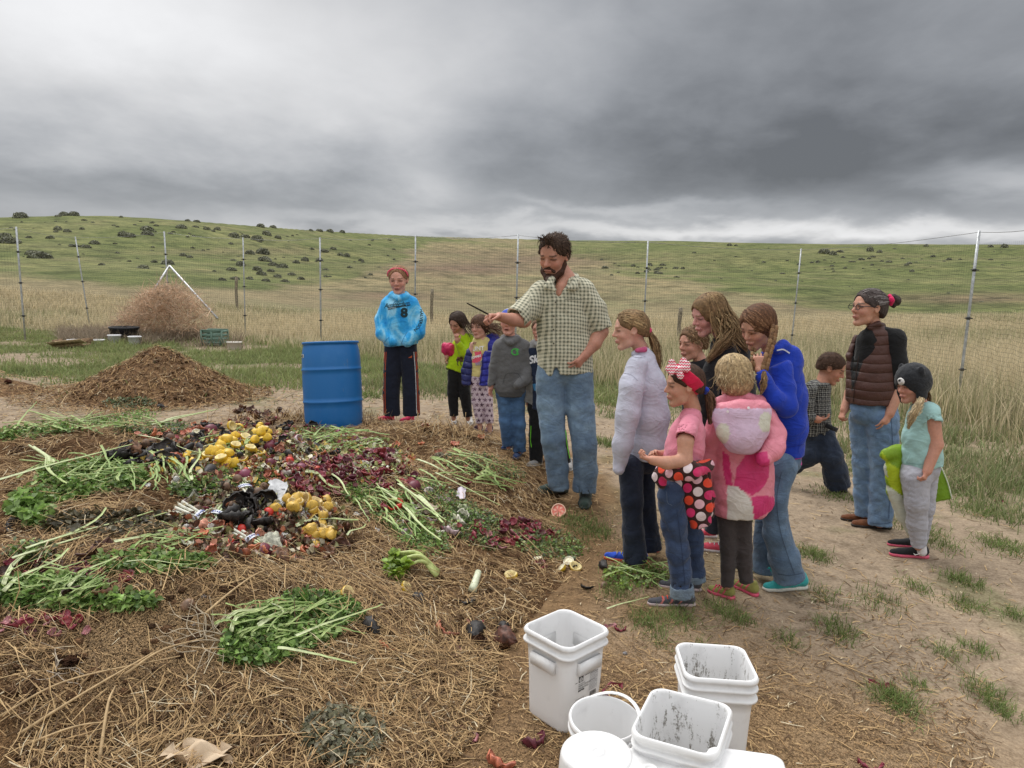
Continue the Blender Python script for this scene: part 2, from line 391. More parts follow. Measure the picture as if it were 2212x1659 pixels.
# ================================================================== THE SETTING
# ---- ground cover colours are set per place (grassland, bare track, dry grass, ploughed strip)
GREEN = np.array([.115, .130, .052]); GREEN2 = np.array([.160, .163, .075]); TANG = np.array([.225, .186, .112]); DIRT = np.array([.300, .235, .168])
PURP = np.array([.165, .115, .085]); SAGE = np.array([.150, .150, .080]); GRAIN = np.array([.250, .175, .100])
def landcover(x, y, z):
    px, py = proj(np.stack([x, y, z], -1)); r = np.hypot(x, y)
    nx = fbm(x*0.05, y*0.05, 4); nf = fbm(x*0.4+5, y*0.4, 4); nn = fbm(x*0.15+3, y*0.15+9, 4)
    front = y > 1
    far = sst(r, 17, 24)
    # hills
    g = GREEN[None]*(1-sst(nn, -.15, .2))[:, None]+GREEN2[None]*sst(nn, -.15, .2)[:, None]
    pj = py + nf*26 + nx*50
    low = np.interp(px, [0, 300, 560, 750, 900, 960, 1060, 1180, 1250, 1330, 1500, 1620, 1750, 1900, 2212], [604, 612, 620, 606, 535, 514, 514, 519, 550, 580, 604, 624, 650, 664, 672])
    tan = sst(pj, low-4, low+12)
    c = g*(1-tan)[:, None]+(TANG[None]*(1+0.5*nf[:, None]))*tan[:, None]
    olive = sst(nn+nf*0.6, -0.02, 0.22)*tan*0.55
    c = c*(1-olive)[:, None]+SAGE[None]*olive[:, None]
    for bx, by, sx, sy, a in [(1000, 580, 190, 15, .95), (850, 640, 150, 14, .8), (1180, 560, 150, 12, .8), (1000, 545, 130, 6, .4), (2100, 645, 220, 13, .75), (1700, 660, 130, 8, .3), (500, 545, 240, 7, -.6), (1600, 555, 260, 12, -.25), (60, 640, 120, 10, .3), (1050, 615, 150, 8, .35)]:
        w = np.exp(-((px-bx)/sx)**2-((py-by+nf*14)/sy)**2)*abs(a)
        t_ = PURP if a > 0 else TANG*0.85
        c = c*(1-w)[:, None]+t_[None]*w[:, None]
    sc_ = sst(nf+nn*.5, 0.10, 0.3)*(1-tan)*0.35
    c = c*(1-sc_)[:, None]+(TANG*.7)[None]*sc_[:, None]
    # near land
    n2 = fbm(x*0.9, y*0.9, 4); n3 = fbm(x*2.6, y*2.6+4, 3)
    meadow = np.clip(sst(n2+n3*.5, -0.22, 0.12), 0, 1)
    mg = (GREEN*.85)[None]*meadow[:, None]+(DIRT*.9)[None]*(1-meadow)[:, None]
    mid = sst(r+n2*1.5, 10.5, 12.5)
    patch = sst(n2*.8+n3, 0.06, .28)*sst(r, 3.2, 5)*0.55
    nearc = DIRT[None]*(1+0.25*n3)[:, None]
    nearc = nearc*(1-patch)[:, None]+(GREEN*.9)[None]*patch[:, None]
    # grain spilled round the pails and the foot of the pile
    gq = np.exp(-(((x-.75)/1.25)**2+((y-2.2)/1.15)**2))*1.5+np.exp(-(((x-.6)/.8)**2+((y-4.6)/1.0)**2))
    gq = np.clip(gq+n3*.8-.35, 0, 1)
    nearc = nearc*(1-gq)[:, None]+GRAIN[None]*gq[:, None]
    skirt = sst(_pile(-2.25+(x+2.25)*.86, 4.25+(y-4.25)*.9)+n3*.10, -.03, .05)*(r < 12); nearc = nearc*(1-skirt)[:, None]+np.array([.20, .13, .07])[None]*skirt[:, None]
    nearc = nearc*(1-mid)[:, None]+mg*mid[:, None]
    dry = sst(r+n2*2.5, 17.5, 22)
    nearc = nearc*(1-dry)[:, None]+(TANG*1.15)[None]*dry[:, None]
    nearc = nearc
    c = nearc*(1-far)[:, None]+c*far[:, None]
    c = np.where(front[:, None], c, (DIRT*.5+GREEN*.5)[None])
    return np.clip(c, 0.01, .6), gq*(1-mid)
def make_ground():
    az = np.concatenate([np.linspace(-math.pi, -0.75, 26)[:-1], np.linspace(-0.75, 0.75, 560), np.linspace(0.75, math.pi, 26)[1:]])
    r = np.concatenate([[0.001, 0.25, 0.6, 0.9], np.exp(np.linspace(math.log(1.15), math.log(24), 200)), np.exp(np.linspace(math.log(24.6), math.log(205), 150)), np.exp(np.linspace(math.log(215), math.log(900), 12))])
    A, Rr = np.meshgrid(az, r); x = np.sin(A)*Rr; y = np.cos(A)*Rr; z = G(x, y)
    # keep the sheet under the pile
    V = np.stack([x, y, z], -1).reshape(-1, 3); nc = len(az); nr = len(r)
    i = np.arange(nr-1)[:, None]*nc; j = np.arange(nc-1)[None]
    F = np.stack([i+j, i+nc+j, i+nc+j+1, i+j+1], -1).reshape(-1, 4)[:, ::-1]
    seam = np.arange(nr-1)*nc
    c, gq = landcover(V[:, 0], V[:, 1], V[:, 2])
    me = mesh_np('ground', V, F, None, c, attrs={'aux': np.stack([gq, gq*0, gq*0], -1)})
    m, t, b = new_mat('earth')
    pos = geo(t); aux = t.sep(attr(t, 'aux', 'Vector'))[0]
    dist = t.node('ShaderNodeVectorMath', operation='LENGTH'); t.l.new(pos, dist.inputs[0]); dd = X(t, dist.outputs['Value'])
    nearf = 1.0-t.step(dd, 5.0, 14.0); farf = t.step(dd, 22.0, 45.0)
    fine = t.noise(pos, 9, 8.0, 0.68); n1 = t.noise(pos, 60, 4.0, 0.6)
    gr = t.voro(pos, 150.0); gc = t.voro(pos, 150.0, out='Color')
    streak = t.noise(t.vmul(pos, (0.35, 0.9, 2.0)), 1.3, 8.0, 0.72)
    base = attr(t)
    c1 = t.mix(1.0, base, t.ramp(fine, [(0.3, (.62, .6, .58)), (0.5, (1, 1, 1)), (0.72, (1.32, 1.3, 1.26))]), 'MULTIPLY')
    c1 = t.mix(nearf*0.9, c1, t.mix(1.0, c1, t.ramp(n1, [(0.3, (.7, .66, .62)), (0.6, (1.1, 1.1, 1.1)), (.75, (1.3, 1.3, 1.3))]), 'MULTIPLY'))
    grc = t.mix(1.0, base, t.ramp(gc, [(0.1, (.42, .36, .3)), (0.45, (1.0, .95, .9)), (0.85, (1.7, 1.6, 1.5))]), 'MULTIPLY')
    c1 = t.mix(aux*0.9, c1, grc)
    c1 = t.mix(farf*0.75, c1, t.mix(1.0, c1, t.ramp(streak, [(0.28, (.5, .55, .5)), (0.45, (.9, .95, .9)), (0.7, (1.35, 1.28, 1.2))]), 'MULTIPLY'))
    mot = t.noise(pos, 0.55, 10.0, 0.78); c1 = t.mix(farf*0.85, c1, t.mix(1.0, c1, t.ramp(mot, [(0.38, (.42, .45, .40)), (0.5, (.98, 1, .96)), (0.60, (1.38, 1.32, 1.25))]), 'MULTIPLY'))
    t.l.new(c1, b.inputs['Base Color']); b.inputs['Roughness'].default_value = 0.95; b.inputs['Specular IOR Level'].default_value = 0.1
    h = fine*0.5 + n1*0.25*nearf + gr*aux*-0.5
    t.l.new(t.bump(h, 0.8, 0.025), b.inputs['Normal'])
    me.materials.append(m); tag(link('ground', me), kind='structure')
make_ground()

# ---- blades of grass: numpy built, one object per stand
def blades(name, X_, Y_, hgt, wid, base_c, tip_c, lean=0.35, seg=2, mat='blade', zf=S, sink=0.01, dirn=None, curl=0.5):
    n = len(X_); z = zf(X_, Y_)-sink; th = rng.random(n)*2*np.pi if dirn is None else dirn+rng.normal(0, .5, n)
    l = np.abs(rng.normal(0, lean, n))+.03; ux, uy = np.cos(th), np.sin(th)
    fa = rng.random(n)*np.pi; fx, fy = np.cos(fa)*wid/2, np.sin(fa)*wid/2
    rows = []
    for s_ in range(seg):
        t_ = s_/seg; off = hgt*l*(t_*(1-curl)+t_*t_*curl*1.6); h = hgt*(t_-0.25*l*t_*t_)
        w = 1-0.35*t_
        cx, cy, cz = X_+ux*off, Y_+uy*off, z+h
        rows += [np.stack([cx-fx*w, cy-fy*w, cz], -1), np.stack([cx+fx*w, cy+fy*w, cz], -1)]
    off = hgt*l*(1-curl+curl*1.6); rows.append(np.stack([X_+ux*off, Y_+uy*off, z+hgt*(1-0.25*l)], -1))
    k = len(rows); V = np.stack(rows, 1).reshape(-1, 3); b = np.arange(n)[:, None]*k
    F = []
    for s_ in range(seg-1): F += [b+np.array([[2*s_, 2*s_+1, 2*s_+3]]), b+np.array([[2*s_, 2*s_+3, 2*s_+2]])]
    F.append(b+np.array([[k-3, k-2, k-1]])); F = np.concatenate(F)
    tt = np.repeat(np.linspace(0, 1, seg+1), [2]*seg+[1])[None, :, None]
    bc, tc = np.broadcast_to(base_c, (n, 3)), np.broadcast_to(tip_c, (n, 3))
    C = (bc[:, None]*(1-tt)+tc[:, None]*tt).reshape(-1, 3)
    return link(name, mesh_np(name, V, F, MAT[mat], C, smooth=False))
def scatter(n, y0, y1, px0=-30, px1=2240, dens=None, pw=1.0):
    """random spots between two distances inside the view wedge, evenly spread over the picture's width"""
    u = rng.random(n)**pw; Y = y0+(y1-y0)*u if pw != 1 else np.sqrt(y0**2+(y1**2-y0**2)*rng.random(n))
    Xx = (px0+rng.random(n)*(px1-px0)-1106)/PF*Y*1.0
    if dens is not None: k = rng.random(n) < dens(Xx, Y); Xx, Y = Xx[k], Y[k]
    return Xx, Y
def clumped(x, y, s, lo, hi, seed=0): return sst(fbm(x*s+seed, y*s+seed*1.7, 3), lo, hi)
def pxy(x, y, z=0): return proj(np.stack([x, y, np.broadcast_to(z, x.shape)], -1))
# green meadow behind the pile
def d1(x, y): return np.clip(clumped(x, y, 0.9, -.16, .1)*1.1+.06, 0, 1)*(1-sst(x, 0.5, 4))*(pile_h(x, y) < 0.0)
x_, y_ = scatter(90000, 9.6, 18.5, -60, 1400, d1, pw=.8)
hh = (0.05+0.09*rng.random(len(x_)))*(0.7+clumped(x_, y_, .6, -.2, .3, 5)*.9)
mixc = rng.random((len(x_), 1)); yel = (rng.random((len(x_), 1)) < 0.22)
gc1 = np.array([.19, .25, .085])*(0.7+.6*mixc); gc2 = np.array([.38, .42, .18])*(0.7+.5*mixc)
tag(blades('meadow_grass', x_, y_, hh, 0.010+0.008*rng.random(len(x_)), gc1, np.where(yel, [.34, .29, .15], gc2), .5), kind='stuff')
# tall dry grass on both sides of the fence
def d2(x, y):
    px, _ = pxy(x, y); edge = np.interp(px, [-60, 400, 760, 900, 1300, 1650, 1900, 2000, 2100, 2240], [18.2, 17.3, 13.5, 12.2, 10.8, 10.2, 9.0, 8.4, 7.6, 7.0])
    return sst(y, edge, edge+2.0)*(0.35+.65*clumped(x, y, .5, -.25, .12, 3))
x_, y_ = scatter(165000, 6.8, 27, -40, 2260, d2, pw=.75)
r_ = rng.random((len(x_), 1)); px_, _q = pxy(x_, y_)
tallness = np.interp(px_, [0, 600, 900, 1500, 2200], [.30, .32, .5, .62, .72])*np.interp(y_, [7, 10, 14, 27], [.75, 1, 1, .8])
hh = tallness*(0.45+0.65*rng.random(len(x_)))
gmix = (clumped(x_, y_, .35, -.05, .2, 11)[:, None]*.6+.05)*(rng.random((len(x_), 1)) < .6)
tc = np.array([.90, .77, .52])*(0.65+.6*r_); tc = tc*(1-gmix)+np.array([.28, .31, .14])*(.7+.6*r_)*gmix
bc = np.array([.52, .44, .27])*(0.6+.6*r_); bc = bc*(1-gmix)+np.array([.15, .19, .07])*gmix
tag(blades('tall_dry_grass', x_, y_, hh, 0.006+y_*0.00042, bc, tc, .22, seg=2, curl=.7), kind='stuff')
# greener low growth at its foot
def d3(x, y):
    px, _ = pxy(x, y); edge = np.interp(px, [800, 1100, 1500, 1700, 2000, 2240], [9.2, 8.6, 8.2, 7.4, 5.6, 4.6])
    return sst(y, edge, edge+1.0)*(px > 780)*(0.15+.85*clumped(x, y, 1.2, -.1, .16, 7))*np.where(pile_h(x, y) > 0, 0, 1)
x_, y_ = scatter(60000, 4.6, 12.5, 780, 2260, d3, pw=.8)
r_ = rng.random((len(x_), 1)); px_, _q = pxy(x_, y_)
hh = (.06+.14*rng.random(len(x_)))*np.interp(px_, [800, 1900, 2200], [.8, 1., 1.3])
tag(blades('green_undergrowth', x_, y_, hh, 0.006+y_*.0006, np.array([.16, .20, .08])*(.7+.6*r_), np.where(rng.random((len(x_), 1)) < .35, [.58, .48, .30], [.31, .36, .16])*(.7+.5*r_), .5), kind='stuff')
# tufts on the trodden ground: places read off the photograph
TUFT = [(1400, 1345, 60, 260), (1470, 1335, 55, 240), (1560, 1320, 50, 160), (1600, 1340, 40, 120), (1810, 1365, 60, 260), (1700, 1385, 40, 90), (1935, 1518, 60, 420), (2130, 1500, 60, 220), (2165, 1540, 40, 120),
        (1250, 1130, 70, 300), (1190, 1190, 50, 220), (1290, 1150, 50, 200), (1330, 1280, 60, 200), (1450, 1250, 60, 160), (1760, 1200, 45, 260), (1600, 1115, 50, 100), (1900, 1120, 60, 160), (2030, 1175, 60, 180), (1810, 1070, 60, 220), (1850, 1020, 70, 240),
        (2080, 1255, 50, 260), (2090, 1310, 50, 170), (1980, 1270, 50, 120), (2000, 1150, 60, 160), (2110, 1405, 40, 110), (2040, 1410, 50, 110), (2170, 1180, 70, 400), (2140, 1110, 80, 500), (2060, 1060, 90, 500), (2180, 1050, 90, 600), (1900, 1300, 70, 150), (1780, 1290, 60, 120),
        (1980, 1480, 30, 60), (1320, 870, 60, 300), (1310, 960, 40, 160), (930, 800, 90, 400), (800, 855, 60, 240), (1350, 900, 50, 200), (1700, 960, 60, 120), (30, 800, 200, 500), (330, 810, 300, 500), (1240, 1180, 60, 100), (1430, 1390, 40, 60), (700, 830, 260, 300), (2190, 1330, 30, 90), (1520, 1400, 50, 50), (1400, 1170, 40, 60)]
xs, ys, hs = [], [], []
for px, py, rad, n in TUFT:
    n = int(n*1.5)
    c = gpt(px, py, G); q = rng.normal(0, .42, (n, 2))*rad*kk(c[1]); asp = 1.5
    xs.append(c[0]+q[:, 0]*.95); ys.append(c[1]+q[:, 1]*asp*0.9); hs.append((.022+.055*rng.random(n))*(1.0 if py > 1000 else 1.4))
x_ = np.concatenate(xs); y_ = np.concatenate(ys); hh = np.concatenate(hs); r_ = rng.random((len(x_), 1))
tag(blades('grass_tufts', x_, y_, hh, np.maximum(.0035, y_*.0011), np.array([.11, .16, .05])*(.7+.6*r_), np.where(rng.random((len(x_), 1)) < .16, [.42, .34, .18], [.25, .33, .10])*(.7+.6*r_), .8), kind='stuff')

# ---- sagebrush on the hillsides: six different bushes, copied one by one
def make_bush(seed):
    g = np.random.default_rng(seed); mb = MB()
    nl = 520; u = g.normal(0, 1, (nl, 3)); u /= np.linalg.norm(u, axis=1, keepdims=True); u[:, 2] = np.abs(u[:, 2])
    lob = g.normal(0, 1, (5, 3)); lob[:, 2] = abs(lob[:, 2]); lob /= np.linalg.norm(lob, axis=1, keepdims=True)
    rr = (.55+.45*g.random(nl)**.4)*(0.62+.38*np.clip((u@lob.T).max(1), 0, 1)); c = u*rr[:, None]*np.array([.62, .62, .5])
    a = g.normal(0, 1, (nl, 3)); a /= np.linalg.norm(a, axis=1, keepdims=True); b = np.cross(a, g.normal(0, 1, (nl, 3))); b /= np.linalg.norm(b, axis=1, keepdims=True)
    s = .05+.05*g.random((nl, 1))
    V = np.stack([c-a*s, c+b*s*.5, c+a*s, c-b*s*.5], 1).reshape(-1, 3); F = np.arange(nl*4).reshape(-1, 4)
    col = np.array([.27, .275, .20])*(.6+.9*g.random((nl, 1))); col = np.where(g.random((nl, 1)) < .25, np.array([.29, .30, .23])*(.7+.5*g.random((nl, 1))), col)
    mb.add(V, F, np.repeat(col, 4, 0))
    for i in range(7):
        an = g.random()*6.28; e = np.array([math.cos(an)*.4, math.sin(an)*.4, .35]); mb.tube([np.zeros(3), e*.5+[0, 0, .05], e], [.03, .02, .01], 4, (.10, .08, .06))
    o = mb.build('sagebrush', MAT['shrub_m'], smooth=False, loc=(0, 0, -500)); me = o.data; bpy.data.objects.remove(o); return me
BUSH = [make_bush(100+i) for i in range(6)]
bush_n = 0
def place_bush(px, py, sz, lab, grp, Y=None):
    global bush_n
    if grp == G1: z = 'above the leftmost posts' if px < 180 and py < 540 else 'low on the slope' if py > 560 else 'near the crest, right' if px > 400 and py < 520 else 'mid slope, right' if px > 400 else 'above the tumbleweeds'; lab = 'small grey green sagebrush on the left hill, '+z; grp = 'left hill sagebrush '+z
    if grp == G4: z = 'above the running boy, near the skyline' if px < 1840 and py < 580 else 'in the grey patch left of the woman' if px < 1990 and py < 580 else 'beyond the right hand fence post' if px > 1990 and py < 600 else 'low on the green slope'; lab = 'tiny dark sagebrush on the right hill, '+z; grp = 'right hill sagebrush '+z
    p = gpt(px, py, G)
    o = link('sagebrush', BUSH[bush_n % 6], loc=(p[0], p[1], p[2]-.06)); d = math.hypot(p[0], p[1]); s = sz*d/PF*.78
    o.scale = (s*(.75+.45*random.random()), s*(.8+.4*random.random()), s*(.85+.45*random.random())); o.rotation_euler = (0, 0, random.random()*6.28); bush_n += 1
    tag(o, lab, 'shrub', grp)
L1, G1 = 'small grey green sagebrush among many dotted over the left hill', 'sagebrush dotted over the left hill'
L2, G2 = 'dark sagebrush bush standing on the skyline of the left hill', 'sagebrush along the skyline of the left hill'
L3, G3 = 'grey sagebrush in the thicket low on the left hill beyond the fence', 'thicket of sagebrush low on the left hill'
L4, G4 = 'tiny dark sagebrush on the far right hillside', 'sagebrush on the far right hillside'
L5, G5 = 'sagebrush in the grey patch on the right hill behind the man', 'grey patch of sagebrush on the right hill'
for px, py, s in [(45, 468, 26), (125, 465, 14), (140, 463, 18), (160, 463, 22), (262, 467, 12), (405, 475, 12), (425, 477, 18), (460, 478, 12), (510, 482, 14), (563, 488, 20), (590, 489, 16), (672, 496, 14), (690, 497, 16), (712, 498, 18), (740, 500, 14)]: place_bush(px, py+3, s, L2, G2)
for px, py, s in [(20, 520, 38), (12, 508, 30), (90, 553, 42), (72, 545, 26), (185, 530, 22), (160, 528, 20), (125, 492, 20), (145, 496, 16), (108, 510, 20), (318, 492, 28), (318, 502, 24), (392, 488, 22), (447, 491, 20), (470, 492, 16), (422, 486, 14), (280, 507, 26), (265, 505, 22), (310, 575, 24), (362, 566, 30), (395, 548, 18), (410, 552, 16), (505, 507, 24), (530, 508, 20), (575, 503, 24), (600, 510, 18), (560, 518, 14), (205, 522, 20)]: place_bush(px, py+5, s, L1, G1)
for px, py, s in [(555, 515, 26), (568, 545, 30), (570, 560, 28), (520, 570, 24), (540, 545, 22), (590, 570, 22), (610, 575, 26), (640, 565, 22), (660, 560, 24), (630, 590, 22), (600, 595, 24), (565, 590, 26), (700, 540, 22), (720, 535, 20), (750, 550, 20), (735, 548, 16), (690, 560, 18), (780, 560, 16), (500, 580, 20), (615, 605, 22), (650, 600, 20), (575, 604, 24), (540, 600, 18), (480, 602, 18), (755, 575, 14), (800, 590, 16), (555, 580, 24), (585, 583, 22), (508, 600, 24)]: place_bush(px, py+4, s, L3, G3)
for i in range(95):
    px = random.uniform(10, 860); py = np.interp(px, [0, 260, 860], [475, 475, 520])+random.random()**1.3*100
    if py < 612: place_bush(px, py, random.uniform(5, 13)*(1 if py < 560 else 1.3), L1, G1)
for i in range(26): place_bush(random.gauss(1400, 60), random.gauss(582, 8), random.uniform(8, 17), L5, G5)
for px, py, s in [(1780, 545, 24), (1800, 548, 20), (1815, 543, 16), (1880, 541, 20), (1900, 544, 16), (1575, 529, 14), (1590, 529, 10), (2000, 531, 12), (1650, 565, 10), (1690, 590, 12), (1970, 585, 14), (2050, 560, 12), (2140, 532, 14), (2170, 533, 16), (1860, 560, 14), (1920, 565, 14), (1300, 560, 10), (1530, 640, 12), (1425, 590, 14), (1500, 545, 10), (2120, 650, 12), (2140, 560, 9)]: place_bush(px, py+2, s, L4, G4)
for i in range(45): place_bush(random.uniform(1500, 2200), random.uniform(536, 640), random.uniform(4, 9), L4, G4)
for i in range(30): place_bush(random.gauss(1900, 110), random.gauss(566, 9), random.uniform(6, 12), L4, G4)

# ---- deer fence
POSTS = [(-70, 16.0, 2.45, 0), (45, 16.2, 2.4, .012), (185, 19.5, 2.35, .09), (363, 18.4, 2.5, 0.02), (527, 18.4, 2.35, 0), (692, 17.3, 2.38, 0), (897, 15.3, 2.4, -.0), (1117, 14.2, 2.4, -.0), (1396, 15.0, 2.35, -.0), (1721, 16.6, 2.35, -.02), (2100, 10.4, 2.44, -.01), (2330, 7.6, 2.45, 0)]
fence_pts = []
fence = empty('deer_fence', (0, 15, 0), 'tall wire mesh deer fence on thin steel posts round the compost yard', 'fence')
for px, Y, h, ln in POSTS:
    Xp = (px-1106)/PF*Y*1.012-0.012*Y*0; z0 = float(G(np.array(Xp), np.array(Y))); zt = P(px, 600, Y)
    Xp = float(zt[0]); z0 = float(G(np.array(Xp), np.array(Y)))
    fence_pts.append((Xp, Y, z0, h, ln))
TOPY = {45: 490, 185: 512, 363: 500, 527: 513, 692: 513, 897: 508, 1117: 506, 1396: 521, 1721: 537, 2100: 498}
for i, (px, Y, h, ln) in enumerate(POSTS):
    Xp, Y, z0, h, ln = fence_pts[i]
    if px in TOPY:
        h = float(P(px, TOPY[px], Y)[2]-z0); fence_pts[i] = (Xp, Y, z0, h, ln)
    mb = MB(); top = np.array([Xp-ln*h*1.0, Y, z0+h]); bot = np.array([Xp+ln*h*.3, Y, z0-.2])
    rad = .020 if px in (45, 363, 2100, 692) else .016
    mb.tube(np.linspace(bot, top, 4), rad, 8, (.5, .52, .53))
    post = mb.build('post', MAT['metal_m'], fence)
    mb = MB()
    for f in (.28, .55, .8): 
        q = bot+(top-bot)*f; mb.tube([q-[.05, 0, 0], q+[.06, 0, 0]], .008, 5, (.05, .05, .06)); mb.tube([q-[0, 0, .02], q+[0, 0, .02]], rad+.006, 8, (.06, .06, .06))
    mb.build('clip', MAT['metal_m'], post)
mb = MB()
for a, b in zip(fence_pts[:-1], fence_pts[1:]):
    A = np.array([a[0]-a[4]*a[3], a[1], a[2]+a[3]-.02]); B = np.array([b[0]-b[4]*b[3], b[1], b[2]+b[3]-.02])
    u = np.linspace(0, 1, 9)[:, None]; w = A*(1-u)+B*u; w[:, 2] -= (.05*np.sin(np.pi*u[:, 0])); mb.tube(w, .0035, 4, (.25, .25, .25))
mb.build('top_wire', MAT['metal_m'], fence)
# the net itself: every wire is a fine ribbon, rows and columns 5 cm apart
Vn, Fn = [], []; nv = 0
for a, b in zip(fence_pts[:-1], fence_pts[1:]):
    A = np.array(a[:2]); B = np.array(b[:2]); Lg = np.linalg.norm(B-A); t_ = (B-A)/Lg; nco = int(Lg/.055); h0, h1 = a[3]*.93, b[3]*.93
    rad = .0012 if (a[0] > 3) else .0009
    def wires(P0, P1, wv):
        global nv
        n = len(P0); V = np.stack([P0-wv, P0+wv, P1+wv, P1-wv], 1).reshape(-1, 3); Vn.append(V); Fn.append(np.arange(n*4).reshape(-1, 4)+nv); nv += n*4
    s_ = np.arange(nco)/nco; base = A[None]+(B-A)[None]*s_[:, None]; z0 = G(base[:, 0], base[:, 1])
    bul = .02*np.sin(s_*9+a[0]); P0 = np.stack([base[:, 0], base[:, 1]+bul, z0], -1); hgt = h0+(h1-h0)*s_
    P1 = P0+np.stack([-(a[4]+(b[4]-a[4])*s_)*hgt, 0*s_, hgt], -1); wires(P0, P1, np.array([t_[0]*rad, t_[1]*rad, 0]))
    for k in range(int(max(h0, h1)/.055)):
        f = k*.055/max(h0, h1); q = P0+(P1-P0)*f; q[:, 2] += .012*np.sin(s_*30+k*.3+a[0]); m_ = q[:-1:4]; m2 = q[4::4]; n = min(len(m_), len(m2))
        wires(m_[:n], m2[:n], np.array([0, 0, rad]))
net = link('netting', mesh_np('netting', np.concatenate(Vn), np.concatenate(Fn), MAT['metal_m'], np.array([.045, .045, .05]), smooth=False), fence); tag(net, kind='stuff')
# brace pipes of the corner assembly
bx = fence_pts[3]
br = MB(); K = np.array(P(366, 574, bx[1]-.03))
br2 = MB()
for q, mbx in (((329, 632), br), ((470, 688), br2)):
    mbx.tube(np.linspace(K, P(q[0], q[1], bx[1]-.9 if q[0] > 400 else bx[1]-.5), 3), .026, 8, (.62, .64, .65))
br.build('brace_pipe', MAT['metal_m'], fence); br2.build('brace_pipe', MAT['metal_m'], fence)
# old wooden posts beyond
OLD = [(510, 598, 26.0, 'leftmost of the three old wooden posts beyond the fence'), (933, 624, 23.0, 'old wooden post beyond the fence right of the girl in blue'), (1470, 664, 18.6, 'old wooden post standing in dry grass behind the boy with brown hair')]
ow = []
for px, py, Y, lab in OLD:
    mb = MB(); t_ = P(px, py, Y); z0 = float(G(np.array(t_[0]), np.array(Y))); hh_ = t_[2]-z0
    n = 8; pts = [np.array([t_[0]+.01*math.sin(i), Y, z0-.2+(hh_+.2)*i/n]) for i in range(n+1)]
    mb.tube(pts, [.050+.005*math.sin(i*2.1) for i in range(n+1)], 9, (.30, .26, .19)); o = mb.build('wooden_post', MAT['wood_m'], loc=(0, 0, 0)); tag(o, lab, 'post', 'old wooden posts of a wire fence beyond the deer fence'); ow.append((t_[0], Y, z0, hh_))

# ---- tumbleweed heap against the fence, with pails and boxes round it
def weed_heap():
    mb = MB(); g = rng
    n = 3300; cen = P(352, 680, 17.6); u = g.random(n)
    px = 352+(g.random(n)-.5)*2*115*np.sqrt(g.random(n)); py0 = 718
    top = np.interp(px, [232, 260, 290, 320, 360, 400, 430, 450, 470], [712, 680, 650, 628, 614, 624, 650, 676, 702])
    py = py0-(py0-top)*g.random(n)**.75
    Y = 17.3+(g.random(n)-.5)*1.3; D = np.stack([(px-PW/2)/PF, -(py-PH/2)/PF, -np.ones(n)], -1)@CRn.T
    A = CAMP+D*(Y/D[:, 1])[:, None]; v = g.normal(0, 1, (n, 3)); v /= np.linalg.norm(v, axis=1, keepdims=True); L = (.12+.34*g.random(n))[:, None]
    m_ = A+v*L*.5+g.normal(0, .05, (n, 3)); B = A+v*L+g.normal(0, .06, (n, 3)); w = np.cross(v, g.normal(0, 1, (n, 3))); w /= np.linalg.norm(w, axis=1, keepdims=True); w *= (.0035+.005*g.random(n))[:, None]
    zmin = G(A[:, 0], A[:, 1])
    V = np.stack([A-w, A+w, m_+w, m_-w, B], 1); V[..., 2] = np.maximum(V[..., 2], zmin[:, None]); V = V.reshape(-1, 3)
    b = np.arange(n)[:, None]*5; F = np.concatenate([b+[[0, 1, 2]], b+[[0, 2, 3]], b+[[3, 2, 4]]])
    c = np.array([.60, .43, .30])*(.6+.9*g.random((n, 1))); c = np.where(g.random((n, 1)) < .12, np.array([.55, .44, .32]), c)
    return link('tumbleweed_heap', mesh_np('tumbleweed_heap', V, F, MAT['blade'], np.repeat(c, 5, 0), smooth=False))
o = weed_heap(); tag(o, 'heap of dry reddish brown tumbleweeds piled against the fence under the brace pipes', 'tumbleweeds', kind='stuff')
def weeds_low():
    x, y = scatter(9000, 15.5, 18.6, 120, 520, lambda x, y: clumped(x, y, 1.3, -.2, .1, 8))
    r_ = rng.random((len(x), 1)); return blades('dry_brush', x, y, .15+.25*rng.random(len(x)), .012, np.array([.25, .19, .13])*(.6+.6*r_), np.array([.42, .34, .25])*(.6+.6*r_), .8)
tag(weeds_low(), kind='stuff')
def small_pail(px, py, Y, r, h, col, lab, lying=False, cat='bucket', grp=None):
    p = P(px, py, Y); z0 = float(G(np.array(p[0]), np.array(Y))); e = empty('small_pail', (p[0], Y, z0), lab, cat, grp)
    mb = MB(); n = 18; prof = [(r*.02, .002), (r*.86, 0.0), (r*.9, .01), (r, h*.9), (r*1.06, h*.9), (r*1.06, h), (r*.96, h), (r*.84, .02), (0.001, .02)]
    a = np.linspace(0, 2*np.pi, n, endpoint=False)
    V = np.concatenate([[(q*math.cos(t_), q*math.sin(t_), z) for t_ in a] for q, z in prof]); i = np.arange(len(prof)-1)[:, None]*n; j = np.arange(n)[None]; k = (j+1) % n
    mb.add(V, np.stack([i+j, i+k, i+n+k, i+n+j], -1).reshape(-1, 4), col); o = mb.build('pail_body', MAT['rubber'], e, loc=(0, 0, 0))
    mb = MB(); t_ = np.linspace(0, np.pi, 9); mb.tube(np.stack([np.cos(t_)*r*1.05, np.sin(t_)*r*.5, h*.85-np.sin(t_)*r*.6], -1), .006, 5, (.3, .3, .3)); mb.build('handle', MAT['rubber'], e, loc=(0, 0, 0))
    if lying: e.rotation_euler = (R(90), 0, R(60)); e.location.z += r
    return e
small_pail(160, 716, 15.4, .14, .13, (.75, .75, .76), 'shallow white tub lying left of the tumbleweeds beside the flat box')
small_pail(208, 712, 15.6, .15, .12, (.8, .8, .81), 'low white tub between the open box and the white pails')
small_pail(246, 712, 15.9, .13, .2, (.78, .78, .8), 'left of two short white pails before the black tub')
